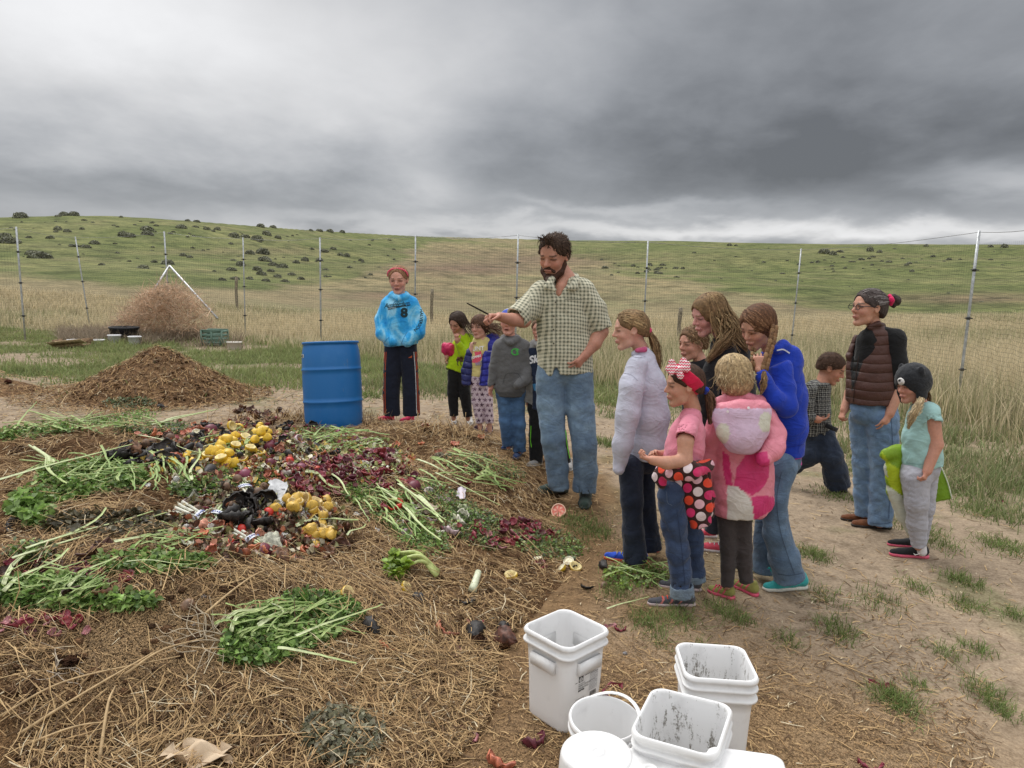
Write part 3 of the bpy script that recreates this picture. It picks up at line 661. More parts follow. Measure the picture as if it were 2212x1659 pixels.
small_pail(290, 712, 15.7, .13, .2, (.78, .78, .8), 'right of two short white pails standing against the black tub')
small_pail(268, 706, 16.4, .30, .34, (.02, .02, .025), 'black plastic tub half buried in tumbleweeds', cat='tub')
small_pail(505, 703, 15.5, .15, .16, (.62, .58, .52), 'pale upturned pail right of the green crate')
# open cardboard box
p = P(145, 722, 15.0); z0 = float(G(np.array(p[0]), np.array(15.0))); e = empty('cardboard_box', (p[0]+.1, 15.0, z0), 'flattened open cardboard box lying in grass at the left fence post', 'box')
mb = MB(); ax = np.array([[.98, .1, .12], [-.1, .99, 0], [-.12, 0, .99]])
mb.box([0, 0, .03], [.30, .2, .015], ax, (.36, .25, .15)); mb.box([0, -.2, .09], [.3, .008, .07], ax, (.5, .36, .2)); mb.box([0, .2, .09], [.3, .008, .07], ax, (.30, .2, .12)); mb.box([-.3, 0, .09], [.008, .2, .07], ax, (.3, .2, .12))
mb.build('box_body', MAT['wood_m'], e, loc=(0, 0, 0), smooth=False); mb = MB(); mb.box([.05, -.30, .13], [.33, .12, .006], np.array([[.98, .1, .12], [-.1, .9, -.35], [-.12, .35, .9]]), (.55, .42, .26)); mb.build('flap', MAT['wood_m'], e, loc=(0, 0, 0), smooth=False)
# green crate with slatted sides
p = P(463, 705, 16.2); z0 = float(G(np.array(p[0]), np.array(16.2))); e = empty('green_crate', (p[0], 16.2, z0), 'green plastic crate at the foot of the long brace pipe', 'crate')
mb = MB(); cgr = (.13, .22, .17)
mb.box([0, 0, .02], [.22, .16, .015], None, cgr)
for sx, sy, hx, hy in ((0, -.165, .225, .01), (0, .165, .225, .01), (-.225, 0, .01, .16), (.225, 0, .01, .16)):
    for zz in (.07, .15, .23, .31): mb.box([sx, sy, zz], [hx, hy, .025], None, cgr)
for sx in (-.22, 0, .22):
    for sy in (-.178, .178): mb.box([sx, sy, .17], [.02, .008, .17], None, cgr)
mb.build('crate_body', MAT['rubber'], e, loc=(0, 0, 0), smooth=False); mb = MB(); mb.tube([[-.22, -.18, .345], [.22, -.18, .345]], .014, 6, cgr); mb.tube([[-.22, .18, .345], [.22, .18, .345]], .014, 6, cgr); mb.build('rim', MAT['rubber'], e, loc=(0, 0, 0))
# ================================================================== THE COMPOST PILE
def in_ell(px, py, e):
    cx, cy, rx, ry = e; return ((px-cx)/rx)**2+((py-cy)/ry)**2 < 1
def polar_patch(name, az0, az1, na, r0, r1, nr, hf, mat, colf, thr=0.0):
    A, Rr = np.meshgrid(np.linspace(az0, az1, na), np.exp(np.linspace(math.log(r0), math.log(r1), nr)))
    x = np.sin(A)*Rr; y = np.cos(A)*Rr; h = hf(x, y); z = G(x, y)+h
    V = np.stack([x, y, z], -1).reshape(-1, 3); i = np.arange(nr-1)[:, None]*na; j = np.arange(na-1)[None]
    F = np.stack([i+j, i+j+1, i+na+j+1, i+na+j], -1).reshape(-1, 4); hh = h.reshape(-1)
    F = F[(hh[F] > thr).any(1)]
    used = np.unique(F); mp = np.full(len(V), -1); mp[used] = np.arange(len(used)); V = V[used]; F = mp[F]
    return mesh_np(name, V, F, mat, colf(V))
def compost_mat():
    m, t, b = new_mat('compost')
    pos = geo(t); n = t.noise(pos, 11, 8.0, 0.7); n2 = t.noise(pos, 70, 5.0, 0.65)
    gc = t.voro(pos, 170.0, out='Color'); gd = t.voro(pos, 170.0); gd2 = t.voro(t.vmul(pos, (1, 1, 1)), 60.0)
    c = t.mix(1.0, attr(t), t.ramp(n, [(0.30, (.42, .36, .32)), (0.5, (.95, .92, .9)), (0.68, (1.35, 1.3, 1.25))]), 'MULTIPLY')
    c = t.mix(0.85, c, t.mix(1.0, c, t.ramp(gc, [(0.1, (.45, .4, .36)), (0.5, (1, .97, .94)), (0.85, (1.8, 1.7, 1.55))]), 'MULTIPLY'))
    t.l.new(c, b.inputs['Base Color']); b.inputs['Roughness'].default_value = 0.95; b.inputs['Specular IOR Level'].default_value = 0.12
    t.l.new(t.bump(n*0.9+n2*0.35-gd*0.5-gd2*.25, 1.0, 0.03), b.inputs['Normal'])
    return m
compost_mat()
def pcol(V):
    x, y = V[:, 0], V[:, 1]; px, py = proj(V)
    n = sst(fbm(x*2.2, y*2.2+3, 4), -.2, .2)[:, None]
    c = np.array([.150, .088, .045])*(1-n)+np.array([.235, .150, .078])*n
    hum = np.exp(-((px-400)/330)**2-((py-1370)/150)**2)[:, None]*.9; c = c*(1-hum)+np.array([.275, .180, .098])*hum
    return c
pile = tag(link('compost_pile', polar_patch('compost_pile', -1.05, 0.35, 620, 0.75, 8.2, 560, pile_h, MAT['compost'], pcol)),
           'large spreading compost pile of straw and soil covered with vegetable scraps in the foreground', 'compost pile')
def m2c(V):
    n = sst(fbm(V[:, 0]*5, V[:, 1]*5, 4), -.2, .2)[:, None]; return np.array([.19, .115, .06])*(1-n)+np.array([.28, .18, .10])*n
mound = tag(link('compost_mound', polar_patch('compost_mound', -0.75, -0.2, 300, 7.2, 11.0, 150, mound2, MAT['compost'], m2c)),
            'small pointed mound of brown compost behind the big pile on bare ground', 'compost mound')

# ---- clods: knobbly lumps of soil and manure in the surface
def clods(name, n, f, parent, smin, smax, col):
    x, y = f(n); n = len(x); z = S(x, y)
    ico = bmesh.new(); bmesh.ops.create_icosphere(ico, subdivisions=1, radius=1); iv = np.array([v.co[:] for v in ico.verts]); iff = np.array([[v.index for v in q.verts] for q in ico.faces]); ico.free()
    s = (smin+(smax-smin)*rng.random((n, 1, 1))**3); j = 1+.35*rng.normal(0, 1, (n, len(iv), 1))*.5
    V = np.stack([x, y, z], -1)[:, None]+iv[None]*j*s*np.array([1, 1, .65]); F = (np.arange(n)[:, None, None]*len(iv)+iff[None]).reshape(-1, 3)
    c = np.array(col)*(.45+.9*rng.random((n, 1))); o = link(name, mesh_np(name, V.reshape(-1, 3), F, MAT['compost'], np.repeat(c, len(iv), 0)), parent); tag(o, kind='stuff'); return o
def on_pile(n, thr=0.01):
    az = -0.62+.95*rng.random(n); r = 1.5*(7.0/1.5)**rng.random(n); x = np.sin(az)*r; y = np.cos(az)*r; k = pile_h(x, y) > thr; return x[k], y[k]
clods('soil_clod', 5200, on_pile, pile, .004, .035, (.15, .09, .05))
clods('soil_clod', 1500, lambda n: (lambda a, r: (-4.45+np.cos(a)*r*1.45, 9.1+np.sin(a)*r*1.25))(rng.random(n)*6.28, np.sqrt(rng.random(n))), mound, .01, .035, (.17, .10, .05))

# ---- straw: every stalk is a small folded blade lying on the surface
def straw(name, x, y, L, w, col, parent=None, lift=0.012, tilt=.28, zf=S, dirn=None, spread=None):
    n = len(x); z = zf(x, y); e = .04
    gx = (zf(x+e, y)-zf(x-e, y))/(2*e); gy = (zf(x, y+e)-zf(x, y-e))/(2*e); gx = np.clip(gx, -1.2, 1.2); gy = np.clip(gy, -1.2, 1.2)
    th = rng.random(n)*2*np.pi if dirn is None else dirn+rng.normal(0, spread, n)
    d = np.stack([np.cos(th), np.sin(th), gx*np.cos(th)+gy*np.sin(th)+rng.normal(0, tilt, n)], -1); d /= np.linalg.norm(d, axis=1, keepdims=True)
    s = np.stack([-np.sin(th), np.cos(th), rng.normal(0, .3, n)], -1); s /= np.linalg.norm(s, axis=1, keepdims=True); up = np.cross(d, s)
    c = np.stack([x, y, z+lift*rng.random(n)**1.5+.003], -1); c[:, 2] += np.abs(d[:, 2])*L*.22
    bend = (rng.normal(0, .06, n)*L)[:, None]
    A = c-d*L[:, None]/2; M = c+s*bend+up*np.abs(bend)*.5; B = c+d*L[:, None]/2; W = s*w[:, None]/2; H = up*w[:, None]*.35
    V = np.stack([A-W, A+H, A+W, M-W, M+H, M+W, B-W*.7, B+H*.7, B+W*.7], 1).reshape(-1, 3); b = np.arange(n)[:, None]*9
    F = np.concatenate([b+[[0, 1, 4, 3]], b+[[1, 2, 5, 4]], b+[[3, 4, 7, 6]], b+[[4, 5, 8, 7]]])
    o = link(name, mesh_np(name, V, F, MAT['straw_m'], np.repeat(col, 9, 0), smooth=False), parent); tag(o, kind='stuff'); return o
def scol(n, dark=.42):
    r = rng.random((n, 1)); c = np.array([.31, .185, .080])*(1-r)+np.array([.60, .42, .21])*r
    k = rng.random((n, 1)); c = np.where(k < dark, np.array([.150, .088, .042])*(.6+.8*r), c); return np.where(k > .96, np.array([.66, .56, .38]), c)
def straw_density(x, y):
    z = S(x, y); px, py = pxy(x, y, z)
    d = .22+.95*clumped(x, y, 1.6, -.12, .16, 4)
    d = d*(1-.985*np.exp(-((px-430)/270)**2-((py-1360)/110)**2))*(1-.5*np.exp(-((px-120)/200)**2-((py-1480)/90)**2))
    d = d+.7*np.exp(-((px-900)/420)**2-((py-1480)/190)**2)+.5*np.exp(-((px-850)/320)**2-((py-960)/50)**2)+.5*np.exp(-((px-640)/250)**2-((py-1240)/40)**2)
    d = d*(1-.97*np.exp(-(((px-400)/300)**2+((py-1375)/120)**2)**1.5))*(1-.75*np.exp(-((px-130)/200)**2-((py-1500)/80)**2))*(1-.65*np.exp(-(((px-540)/330)**2+((py-1060)/150)**2)**2))
    return np.clip(d, 0, 1.4)/1.4
def straw_spots(n):
    x, y = on_pile(n, -0.03 if False else .002); k = rng.random(len(x)) < straw_density(x, y); return x[k], y[k]
x, y = straw_spots(210000); n = len(x)
straw('straw', x, y, .02+.06*rng.random(n)**1.8, .0013+.0019*rng.random(n)+y*.00022, scol(n), pile, lift=.02)
x, y = straw_spots(9000); n = len(x)
straw('straw', x, y, .07+.13*rng.random(n)**2, .0018+.0022*rng.random(n), scol(n, .15), pile, lift=.045, tilt=.22)
# tufts of straw with a common direction, as forked up
xs = []
for i in range(230):
    cx, cy = on_pile(3); 
    if not len(cx): continue
    m = 48; a = rng.random()*6.28; q = rng.normal(0, .06, m); q2 = rng.normal(0, .09, m)
    xs.append((cx[0]+q*math.sin(a)+q2*math.cos(a), cy[0]-q*math.cos(a)+q2*math.sin(a), np.full(m, a)))
x = np.concatenate([q[0] for q in xs]); y = np.concatenate([q[1] for q in xs]); a = np.concatenate([q[2] for q in xs]); k = (pile_h(x, y) > .01) & (rng.random(len(x)) < straw_density(x, y)*1.6); x, y, a = x[k], y[k], a[k]; n = len(x)
straw('straw', x, y, .05+.10*rng.random(n), .0016+.0024*rng.random(n), scol(n, .3), pile, lift=.04, tilt=.15, dirn=a, spread=.3)
# straw standing up at the crest, against the barrel
for cx_, cy_, m, rad in ((715, 908, 420, 42), (770, 915, 200, 60), (960, 935, 120, 70), (650, 912, 200, 60), (560, 915, 90, 80), (230, 900, 60, 60)):
    c = gpt(cx_, cy_); q = rng.normal(0, .6, (m, 2))*rad*kk(c[1]); n = m
    th = rng.random(n)*6.28
    o = straw('straw', c[0]+q[:, 0], c[1]+q[:, 1]*.5, .10+.14*rng.random(n), .004+.003*rng.random(n), scol(n, .2), pile, lift=.05, tilt=.9)
# on the mound and the trodden ground
r_ = np.sqrt(rng.random(6000)); a_ = rng.random(6000)*6.28; x = -4.5+np.cos(a_)*r_*1.5; y = 9.0+np.sin(a_)*r_*1.3; n = len(x)
c = scol(n, .45)*np.array([.85, .78, .7]); straw('straw', x, y, .03+.07*rng.random(n), .004+.004*rng.random(n), c, mound, lift=.03, tilt=.3)
def ground_litter():
    x, y = scatter(60000, 1.6, 10.5, -40, 2260, lambda x, y: np.clip(np.exp(-np.maximum(0, x-.3)*1.1)*1.0+.05+1.5*(_pile(-2.25+(x+2.25)*.88, 4.25+(y-4.25)*.9) > 0)+.35*np.exp(-((x-1.2)/.9)**2-((y-2.5)/1.5)**2), 0, 1)*(pile_h(x, y) < .01)*(.3+.7*clumped(x, y, 1.7, -.15, .15, 6)), pw=1.6)
    n = len(x); return straw('straw_litter', x, y, .02+.08*rng.random(n)**2, .0015+.002*rng.random(n)+y*.0005, scol(n, .45), None, lift=.006, tilt=.08)
ground_litter()
def spilled_grain():
    x, y = scatter(60000, 1.7, 5.2, 900, 2240, lambda x, y: np.clip(np.exp(-(((x-.75)/1.0)**2+((y-2.3)/1.0)**2))*1.3+.5*np.exp(-(((x-.55)/.6)**2+((y-4.3)/1.2)**2)), 0, 1)*(.35+.65*clumped(x, y, 2.5, -.2, .1, 2)), pw=1.8)
    n = len(x); return straw('spilled_grain', x, y, .004+.006*rng.random(n), .0024+.002*rng.random(n), np.array([.30, .19, .09])*(.45+1.1*rng.random((n, 1))), None, lift=.003, tilt=.4)
spilled_grain()
# bits of grain mash over the soil hump
px_ = rng.normal(400, 230, 42000); py_ = rng.normal(1375, 100, 42000); g = gpts(px_, np.clip(py_, 1180, 1655)); n = len(g)
o = straw('grain_mash', g[:, 0], g[:, 1], .004+.006*rng.random(n), .0024+.002*rng.random(n), np.array([.30, .195, .095])*(.4+1.1*rng.random((n, 1))), pile, lift=.004, tilt=.4)

# ================================================================== SCRAPS
def pf(px, py, dz=0.0):
    p = gpt(px, py); p[2] += dz; return p
def frame(p, yaw, lean=0.0):
    n = snorm(p[0], p[1]); a = nrm(np.cross([math.cos(yaw), math.sin(yaw), 0], n)); b = np.cross(n, a)
    if lean: n2 = nrm(n*math.cos(lean)+b*math.sin(lean)); b = nrm(np.cross(n2, a)); n = n2
    return np.array([a, b, n])
def put(name, me, p, fr, s, lab, cat, grp=None, kids=()):
    o = link(name, me, loc=p) if me is not None else empty(name, p)
    M = Matrix(fr.T.tolist()).to_4x4(); o.matrix_basis = Matrix.Translation(Vector(p)) @ M @ Matrix.Scale(s, 4)
    tag(o, lab, cat, grp)
    for kn, km in kids: link(kn, km, o, loc=(0, 0, 0))
    return o
def blob_mesh(name, prof, n=14, col=(1, 1, 1), mat='veg_m', wob=.06, seed=0, colf=None, bend=0.0, squash=1.0):
    """turned shape along z with wobble: prof = [(radius, z)]"""
    g = np.random.default_rng(seed); m = len(prof); th = np.linspace(0, 2*np.pi, n, endpoint=False)
    Rr = np.array([q[0] for q in prof])[:, None]*(1+wob*np.sin(th*2+g.random()*6)+wob*.7*np.sin(th*3+g.random()*6)+wob*g.normal(0, .35, (m, n)))
    z = np.array([q[1] for q in prof])[:, None]*np.ones(n)
    V = np.stack([Rr*np.cos(th), Rr*np.sin(th)*squash, z], -1)
    V[..., 0] += bend*z**2; V = V.reshape(-1, 3)
    i = np.arange(m-1)[:, None]*n; j = np.arange(n)[None]; k = (j+1) % n; F = np.stack([i+j, i+k, i+n+k, i+n+j], -1).reshape(-1, 4)
    c = np.tile(np.asarray(col, float), (len(V), 1)) if colf is None else colf(V, g)
    return mesh_np(name, V, F, MAT[mat], c)
YEL = np.array([.78, .50, .035]); YEL2 = np.array([.66, .42, .07]); CREAM = np.array([.72, .66, .45])
# squeezed lemon half: a dimpled open cup
def lemon_mesh(seed, col=YEL, inner=(.80, .66, .30)):
    prof = [(.002, -.032), (.007, -.031), (.012, -.024), (.024, -.016), (.030, -.003), (.030, .006), (.028, .010), (.023, .008), (.012, -.004), (.006, -.008), (.001, -.009)]
    def cf(V, g):
        ins = (np.arange(len(V)) >= 6*14); c = np.where(ins[:, None], np.array(inner), col)*(.85+.25*g.random((len(V), 1))); return c
    return blob_mesh('lemon_half', prof, 14, wob=.09, seed=seed, colf=cf)
LEM = [lemon_mesh(i) for i in range(4)]+[lemon_mesh(10+i, YEL2, (.62, .46, .20)) for i in range(4)]
def cut_mesh(name, rind, flesh, pith, r=.03, seed=0):
    prof = [(.001, -r*1.05), (r*.45, -r*.9), (r*.85, -r*.5), (r, 0), (r*.96, .003), (r*.86, .003), (r*.84, .001), (r*.5, .002), (r*.1, .001), (.001, .002)]
    def cf(V, g):
        i = np.arange(len(V))//18; c = np.where((i < 4)[:, None], rind, np.where((i < 6)[:, None], pith, flesh)); j = np.arange(len(V)) % 18
        return np.where(((i == 7) & (j % 3 == 0))[:, None], np.array(pith)*.95, c)
    return blob_mesh(name, prof, 18, wob=.03, seed=seed, colf=cf)
LEMCUT = cut_mesh('lemon_half', (.80, .55, .05), (.84, .78, .50), (.88, .85, .70)); GRAPE = cut_mesh('grapefruit_half', (.75, .30, .10), (.70, .16, .11), (.85, .55, .40), r=.055)
# avocado skin: black leathery open shell
def shell_mesh(name, seed, c_out, c_in, L=.055, w=.036, thick=.003, curl=1.9, mat='rot_m'):
    g = np.random.default_rng(seed); nu, nv = 12, 9; u = np.linspace(-1, 1, nu)[:, None]*np.ones(nv); v = np.ones((nu, 1))*np.linspace(-1, 1, nv)
    ww = w*np.sqrt(np.clip(1-u**2, 0.001, 1))*(1-.22*u); a = v*curl*(.85+.15*np.sin(u*3+g.random()*6)); rr = ww*(1+.13*g.normal(0, 1, (nu, nv))*.8)
    X_ = u*L*(1+.04*g.normal(0, 1, (nu, nv))); Y_ = np.sin(a)*rr; Z_ = -np.cos(a)*rr*.85+w*.10*g.normal(0, 1, (nu, nv))
    V = np.stack([X_, Y_, Z_], -1); V2 = V*.9+[0, 0, .002]
    A = V.reshape(-1, 3); B = V2.reshape(-1, 3); i = np.arange(nu-1)[:, None]*nv; j = np.arange(nv-1)[None]; F = np.stack([i+j, i+nv+j, i+nv+j+1, i+j+1], -1).reshape(-1, 4); N = nu*nv
    side = []
    for q in range(nu-1): side += [[q*nv, N+q*nv, N+(q+1)*nv, (q+1)*nv], [q*nv+nv-1, (q+1)*nv+nv-1, N+(q+1)*nv+nv-1, N+q*nv+nv-1]]
    F = np.concatenate([F, F[:, ::-1]+N, side]); C = np.concatenate([np.tile(c_out, (N, 1))*(.6+.8*g.random((N, 1))), np.tile(c_in, (N, 1))*(.6+.8*g.random((N, 1)))])
    return mesh_np(name, np.concatenate([A, B]), F, MAT[mat], C)
AVO = [shell_mesh('avocado_skin', 20+i, (.022, .018, .016), (.028, .02, .016), curl=1.3+.5*(i % 3), L=.05+.008*(i % 2)) for i in range(5)]
ONI = [shell_mesh('onion_skin', 40+i, c, np.array(c)*1.2, L=.036, w=.034, curl=.9+.4*(i % 3), mat='veg_m') for i, c in enumerate([(.20, .02, .04), (.26, .04, .06), (.12, .02, .035), (.36, .14, .15), (.24, .03, .035)])]
ORN = [shell_mesh('carrot_peel', 60+i, c, np.array(c)*.9, L=.03, w=.026, curl=1.4, mat='veg_m') for i, c in enumerate([(.62, .20, .09), (.55, .17, .10), (.40, .13, .07), (.66, .30, .20)])]
BRN = [shell_mesh('rotten_peel', 70+i, c, np.array(c)*.8, L=.05, w=.045, curl=1.1, mat='rot_m') for i, c in enumerate([(.13, .05, .03), (.20, .09, .04), (.085, .04, .025)])]
PALE = [shell_mesh('onion_layer', 80+i, c, np.array(c)*.95, L=.034, w=.03, curl=1.2, mat='veg_m') for i, c in enumerate([(.62, .56, .50), (.66, .64, .50), (.58, .44, .46), (.60, .62, .40)])]
def round_mesh(name, c, seed, r=.035, stem=None, elong=1.0, mat='veg_m', dent=.12):
    th = np.linspace(0, np.pi, 9); prof = [(max(.001, r*math.sin(a)*(1-dent*math.exp(-((a)/.4)**2))), -r*elong*math.cos(a)+(dent*r*math.exp(-(a/.4)**2))-(dent*r*math.exp(-((math.pi-a)/.4)**2))) for a in th]
    return blob_mesh(name, prof, 14, c, mat, .05, seed)
TOM = [round_mesh('tomato', (.58, .035, .02), 1, .03), round_mesh('tomato', (.50, .05, .02), 2, .026, elong=1.2)]
POT = [round_mesh('potato', (.17, .095, .055), 3, .028, elong=1.15, mat='rot_m', dent=0), round_mesh('potato', (.22, .13, .08), 4, .024, elong=1.3, mat='rot_m', dent=0)]
EGG = [blob_mesh('aubergine', [(.001, -.06), (.018, -.055), (.030, -.03), (.033, 0), (.026, .03), (.015, .055), (.008, .066), (.001, .068)], 12, (.020, .016, .018), 'rot_m', .06, 5, bend=1.5), blob_mesh('aubergine', [(.001, -.05), (.018, -.042), (.024, -.01), (.022, .02), (.012, .045), (.001, .05)], 12, (.016, .013, .014), 'rot_m', .1, 6, bend=-2)]
ONR = [round_mesh('red_onion', (.20, .03, .07), 7, .036, elong=.95), round_mesh('red_onion', (.15, .02, .04), 8, .032, elong=1.2)]
CAB = [shell_mesh('cabbage_leaf', 90+i, c, np.array(c)*1.1, L=.07, w=.07, curl=.8, mat='leaf_m') for i, c in enumerate([(.62, .66, .48), (.60, .60, .48), (.55, .62, .40)])]
EGGSH = shell_mesh('egg_shell', 99, (.80, .78, .74), (.85, .84, .80), L=.018, w=.017, curl=1.3)
used_n = 0
def sc(meshes, name, cx, cy, rx, ry, n, lab, cat, grp, smin=.8, smax=1.15, lift=(.0, .02), lean=1.1, seed=None):
    """n single pieces of one kind strewn over an elliptical patch of the pile"""
    n = int(n*1.5); rx *= 1.25; ry *= 1.3; g = np.random.default_rng((seed or int(cx*7+cy))&0xffff); a = g.random(n)*6.28; q = np.sqrt(g.random(n)); pts = gpts(cx+np.cos(a)*q*rx, cy+np.sin(a)*q*ry)
    f_ = {'lemon_half': .95, 'avocado_skin': .80, 'onion_skin': .80, 'tomato': .85, 'potato': .85, 'rotten_peel': .75}.get(name, 1.05); smin *= f_; smax *= f_
    for i, p in enumerate(pts):
        p = p.copy(); p[2] += .022+lift[0]+(lift[1]-lift[0])*g.random(); s = smin+(smax-smin)*g.random()
        ln = g.normal(0, lean*.6); ln = math.pi+g.normal(0, .45) if name == 'lemon_half' and g.random() < .62 else ln
        put(name, meshes[int(g.integers(len(meshes)))], p, frame(p, g.random()*6.28, ln), s, lab, cat, grp)
GH = 'the heap in the middle of the compost pile'
sc(LEM[:4], 'lemon_half', 535, 968, 42, 26, 20, 'bright yellow squeezed lemon half in the cluster at the top of the scrap heap', 'lemon', 'bright lemon halves at the top of the heap', lift=(0, .09), smin=1.0, smax=1.3)
sc(LEM[:4], 'lemon_half', 500, 1000, 40, 16, 13, 'bright yellow squeezed lemon half just below the top cluster, beside red onion', 'lemon', 'bright lemon halves below the top cluster', lift=(0, .06), smin=1.0, smax=1.35)
sc(LEM[:4], 'lemon_half', 395, 1005, 45, 12, 7, 'yellow lemon half among black skins on the left of the scrap heap', 'lemon', 'lemon halves among the black skins', smin=.9, smax=1.2)
sc(LEM[4:], 'lemon_half', 640, 1110, 42, 20, 10, 'pale browned lemon half in the cluster right of the plastic bag', 'lemon', 'browned lemon halves right of the bag', lift=(0, .06), smin=1.0, smax=1.35)
sc(LEM[4:], 'lemon_half', 690, 1130, 30, 36, 11, 'orange yellow lemon half at the right edge of the lower scrap heap', 'lemon', 'orange yellow lemon halves at the right edge', lift=(0, .04), smin=1.0, smax=1.3)
sc(LEM[4:], 'lemon_half', 690, 1160, 24, 26, 6, 'darker yellow lemon half at the lowest end of the lemon cluster', 'lemon', 'lemon halves at the lowest end of the cluster', lift=(0, .03))
for px, py, lab in [(750, 1288, 'yellow lemon half alone on straw left of the celery heart'), (878, 1277, 'whole hollow yellow lemon with a round hole, below the pale celery heart'), (1103, 1248, 'bright yellow lemon half on straw left of the spilled grass'), (1243, 1230, 'yellow lemon half with dark speckles beside the cut lemon'), (604, 935, 'small bright lemon end below the dark rotten peel'), (545, 933, 'small yellow lemon piece behind the lemon cluster'), (805, 1103, 'browned lemon half lying alone left of the torn red pepper')]:
    p = pf(px, py, .015); put('lemon_half', LEM[(px+py) % 4], p, frame(p, px*.1, .5), 1.15, lab, 'lemon')
for px, py, s, lab, yaw, ln in [(1228, 1218, 1.1, 'cut lemon half showing its pale flesh by the dark aubergine', 1, -.5), (426, 942, 1.25, 'lemon half lying cut side up on a black skin', 2, -.7), (385, 1048, 1.2, 'pale lemon slice lying on celery leaves left of the heap', 1, -.1), (722, 1033, 1.3, 'dried cut lemon half with grey flesh in the middle of the heap', .5, -.6), (1160, 1212, .8, 'yellow cut lemon end beside a pink onion skin', 0, -.4), (1212, 1232, .9, 'lemon end half hidden behind the whole cut lemon', 0, -.9), (857, 1002, 1.1, 'pale lemon half left of the dark red onions on the right', 0, -.9)]:
    p = pf(px, py, .018); put('lemon_half', LEMCUT, p, frame(p, yaw, ln), s, lab, 'lemon')
p = pf(1206, 1112, .03); put('grapefruit_half', GRAPE, p, frame(p, 1.2, -.8), 1.0, 'red grapefruit half lying cut side up in front of the man', 'grapefruit')
sc(AVO, 'avocado_skin', 320, 992, 70, 16, 17, 'black avocado skin in the row at the left end of the scrap heap', 'avocado skin', 'black skins at the left end of the heap', 1.1, 1.6, (0, .05))
sc(AVO, 'avocado_skin', 450, 945, 45, 18, 12, 'black avocado skin behind the bright lemon cluster', 'avocado skin', 'black skins behind the lemon cluster', 1.1, 1.5, (0, .04))
sc(AVO, 'avocado_skin', 650, 985, 60, 22, 14, 'black skin among onion pieces right of the bright lemons', 'avocado skin', 'black skins right of the bright lemons', 1.0, 1.4, (0, .04))
sc(AVO, 'avocado_skin', 540, 1128, 38, 26, 16, 'shiny black skin in the dark cluster below the plastic bag', 'avocado skin', 'black skins in the dark cluster', 1.2, 1.8, (0, .07))
sc(AVO, 'avocado_skin', 620, 915, 60, 16, 10, 'black skin beside the rotten melon rind at the back of the pile', 'avocado skin', 'black skins at the back of the pile', 1.1, 1.5)
for px, py, s, lab, yaw in [(40, 1140, 2.0, 'large black skin on a green leaf at the left edge', .2), (803, 1362, 1.3, 'black skin with a white sticker right of the celery leaves', .8), (838, 1378, 1.6, 'round black skin lying over orange peel', .4), (880, 1432 + 0, 1.3, 'flat black skin with a white dot on straw', 0), (880, 1487, 1.7, 'black forked skin alone on straw near the bottom', 0.2), (905, 1303, 1.2, 'folded black skin below the small lemon', 1.2), (1010, 1300, 1.5, 'long black skin on a green sprig beside the leek end', 2.4), (1027, 1373, 1.7, 'long black skin on top of a manure clod', .1), (1087, 1365, 1.1, 'small black skin right of the manure clod', .1), (352, 882, 1.9, 'black torn rind standing upright at the back of the pile', 1.5), (770, 1108, 1.2, 'dark round skin left of the torn red pepper', 0), (1240, 1225, 1.2, 'black skin by the lemons in front of the girls', 2.2), (1268, 1272, .9, 'small black pod lying on dirt', 1.2), (1305, 1228, 1.2, 'black skin by the toe of the blue shoe', 0.3)]:
    p = pf(px, py, .02); put('avocado_skin', AVO[(px) % 5], p, frame(p, yaw, 2.4 if px % 2 else .4), s*.68, lab, 'avocado skin')
sc(EGG, 'aubergine', 430, 985, 90, 40, 7, 'small black aubergine lying in the upper scrap heap', 'aubergine', 'aubergines in the upper heap', .8, 1.2, lean=1.6)
sc(ONI, 'onion_skin', 690, 1045, 60, 28, 44, 'dark red onion skin in the band across the right of the heap', 'onion skin', 'red onion skins in the band across the heap', .8, 1.3, (0, .05))
sc(ONI, 'onion_skin', 800, 1015, 65, 22, 38, 'dark red onion skin in the right hand onion cluster', 'onion skin', 'red onion skins in the right hand cluster', .9, 1.5, (0, .06))
sc(ONI, 'onion_skin', 855, 1050, 45, 14, 14, 'red onion skin at the tip of the onion cluster', 'onion skin', 'red onion skins at the tip of the cluster', .9, 1.3, (0, .04))
sc(ONI, 'onion_skin', 600, 930, 80, 20, 30, 'maroon onion skin below the rotten rind at the back', 'onion skin', 'maroon skins at the back of the pile', .8, 1.3)
sc(ONI, 'onion_skin', 1110, 1160, 80, 26, 30, 'crimson onion skin in the patch of grass clippings in front of the man', 'onion skin', 'crimson skins in front of the man', .9, 1.2)
sc(ONI, 'onion_skin', 90, 1365, 90, 20, 12, 'maroon onion skin below the celery stalks at the lower left', 'onion skin', 'maroon skins at the lower left', .5, .8)
sc(ONI, 'onion_skin', 500, 1150, 110, 40, 14, 'reddish skin in the lower scrap heap round the scallions', 'onion skin', 'reddish skins round the scallions', .9, 1.3)
sc(ONI, 'onion_skin', 150, 1235, 120, 40, 14, 'dull red skin tucked under the long celery stalks', 'onion skin', 'dull red skins under the celery stalks', .8, 1.2)
sc(ONI, 'onion_skin', 1000, 1100, 170, 60, 12, 'single pale red skin on straw right of the green band', 'onion skin', 'single skins on straw right of the green band', .7, 1.1)
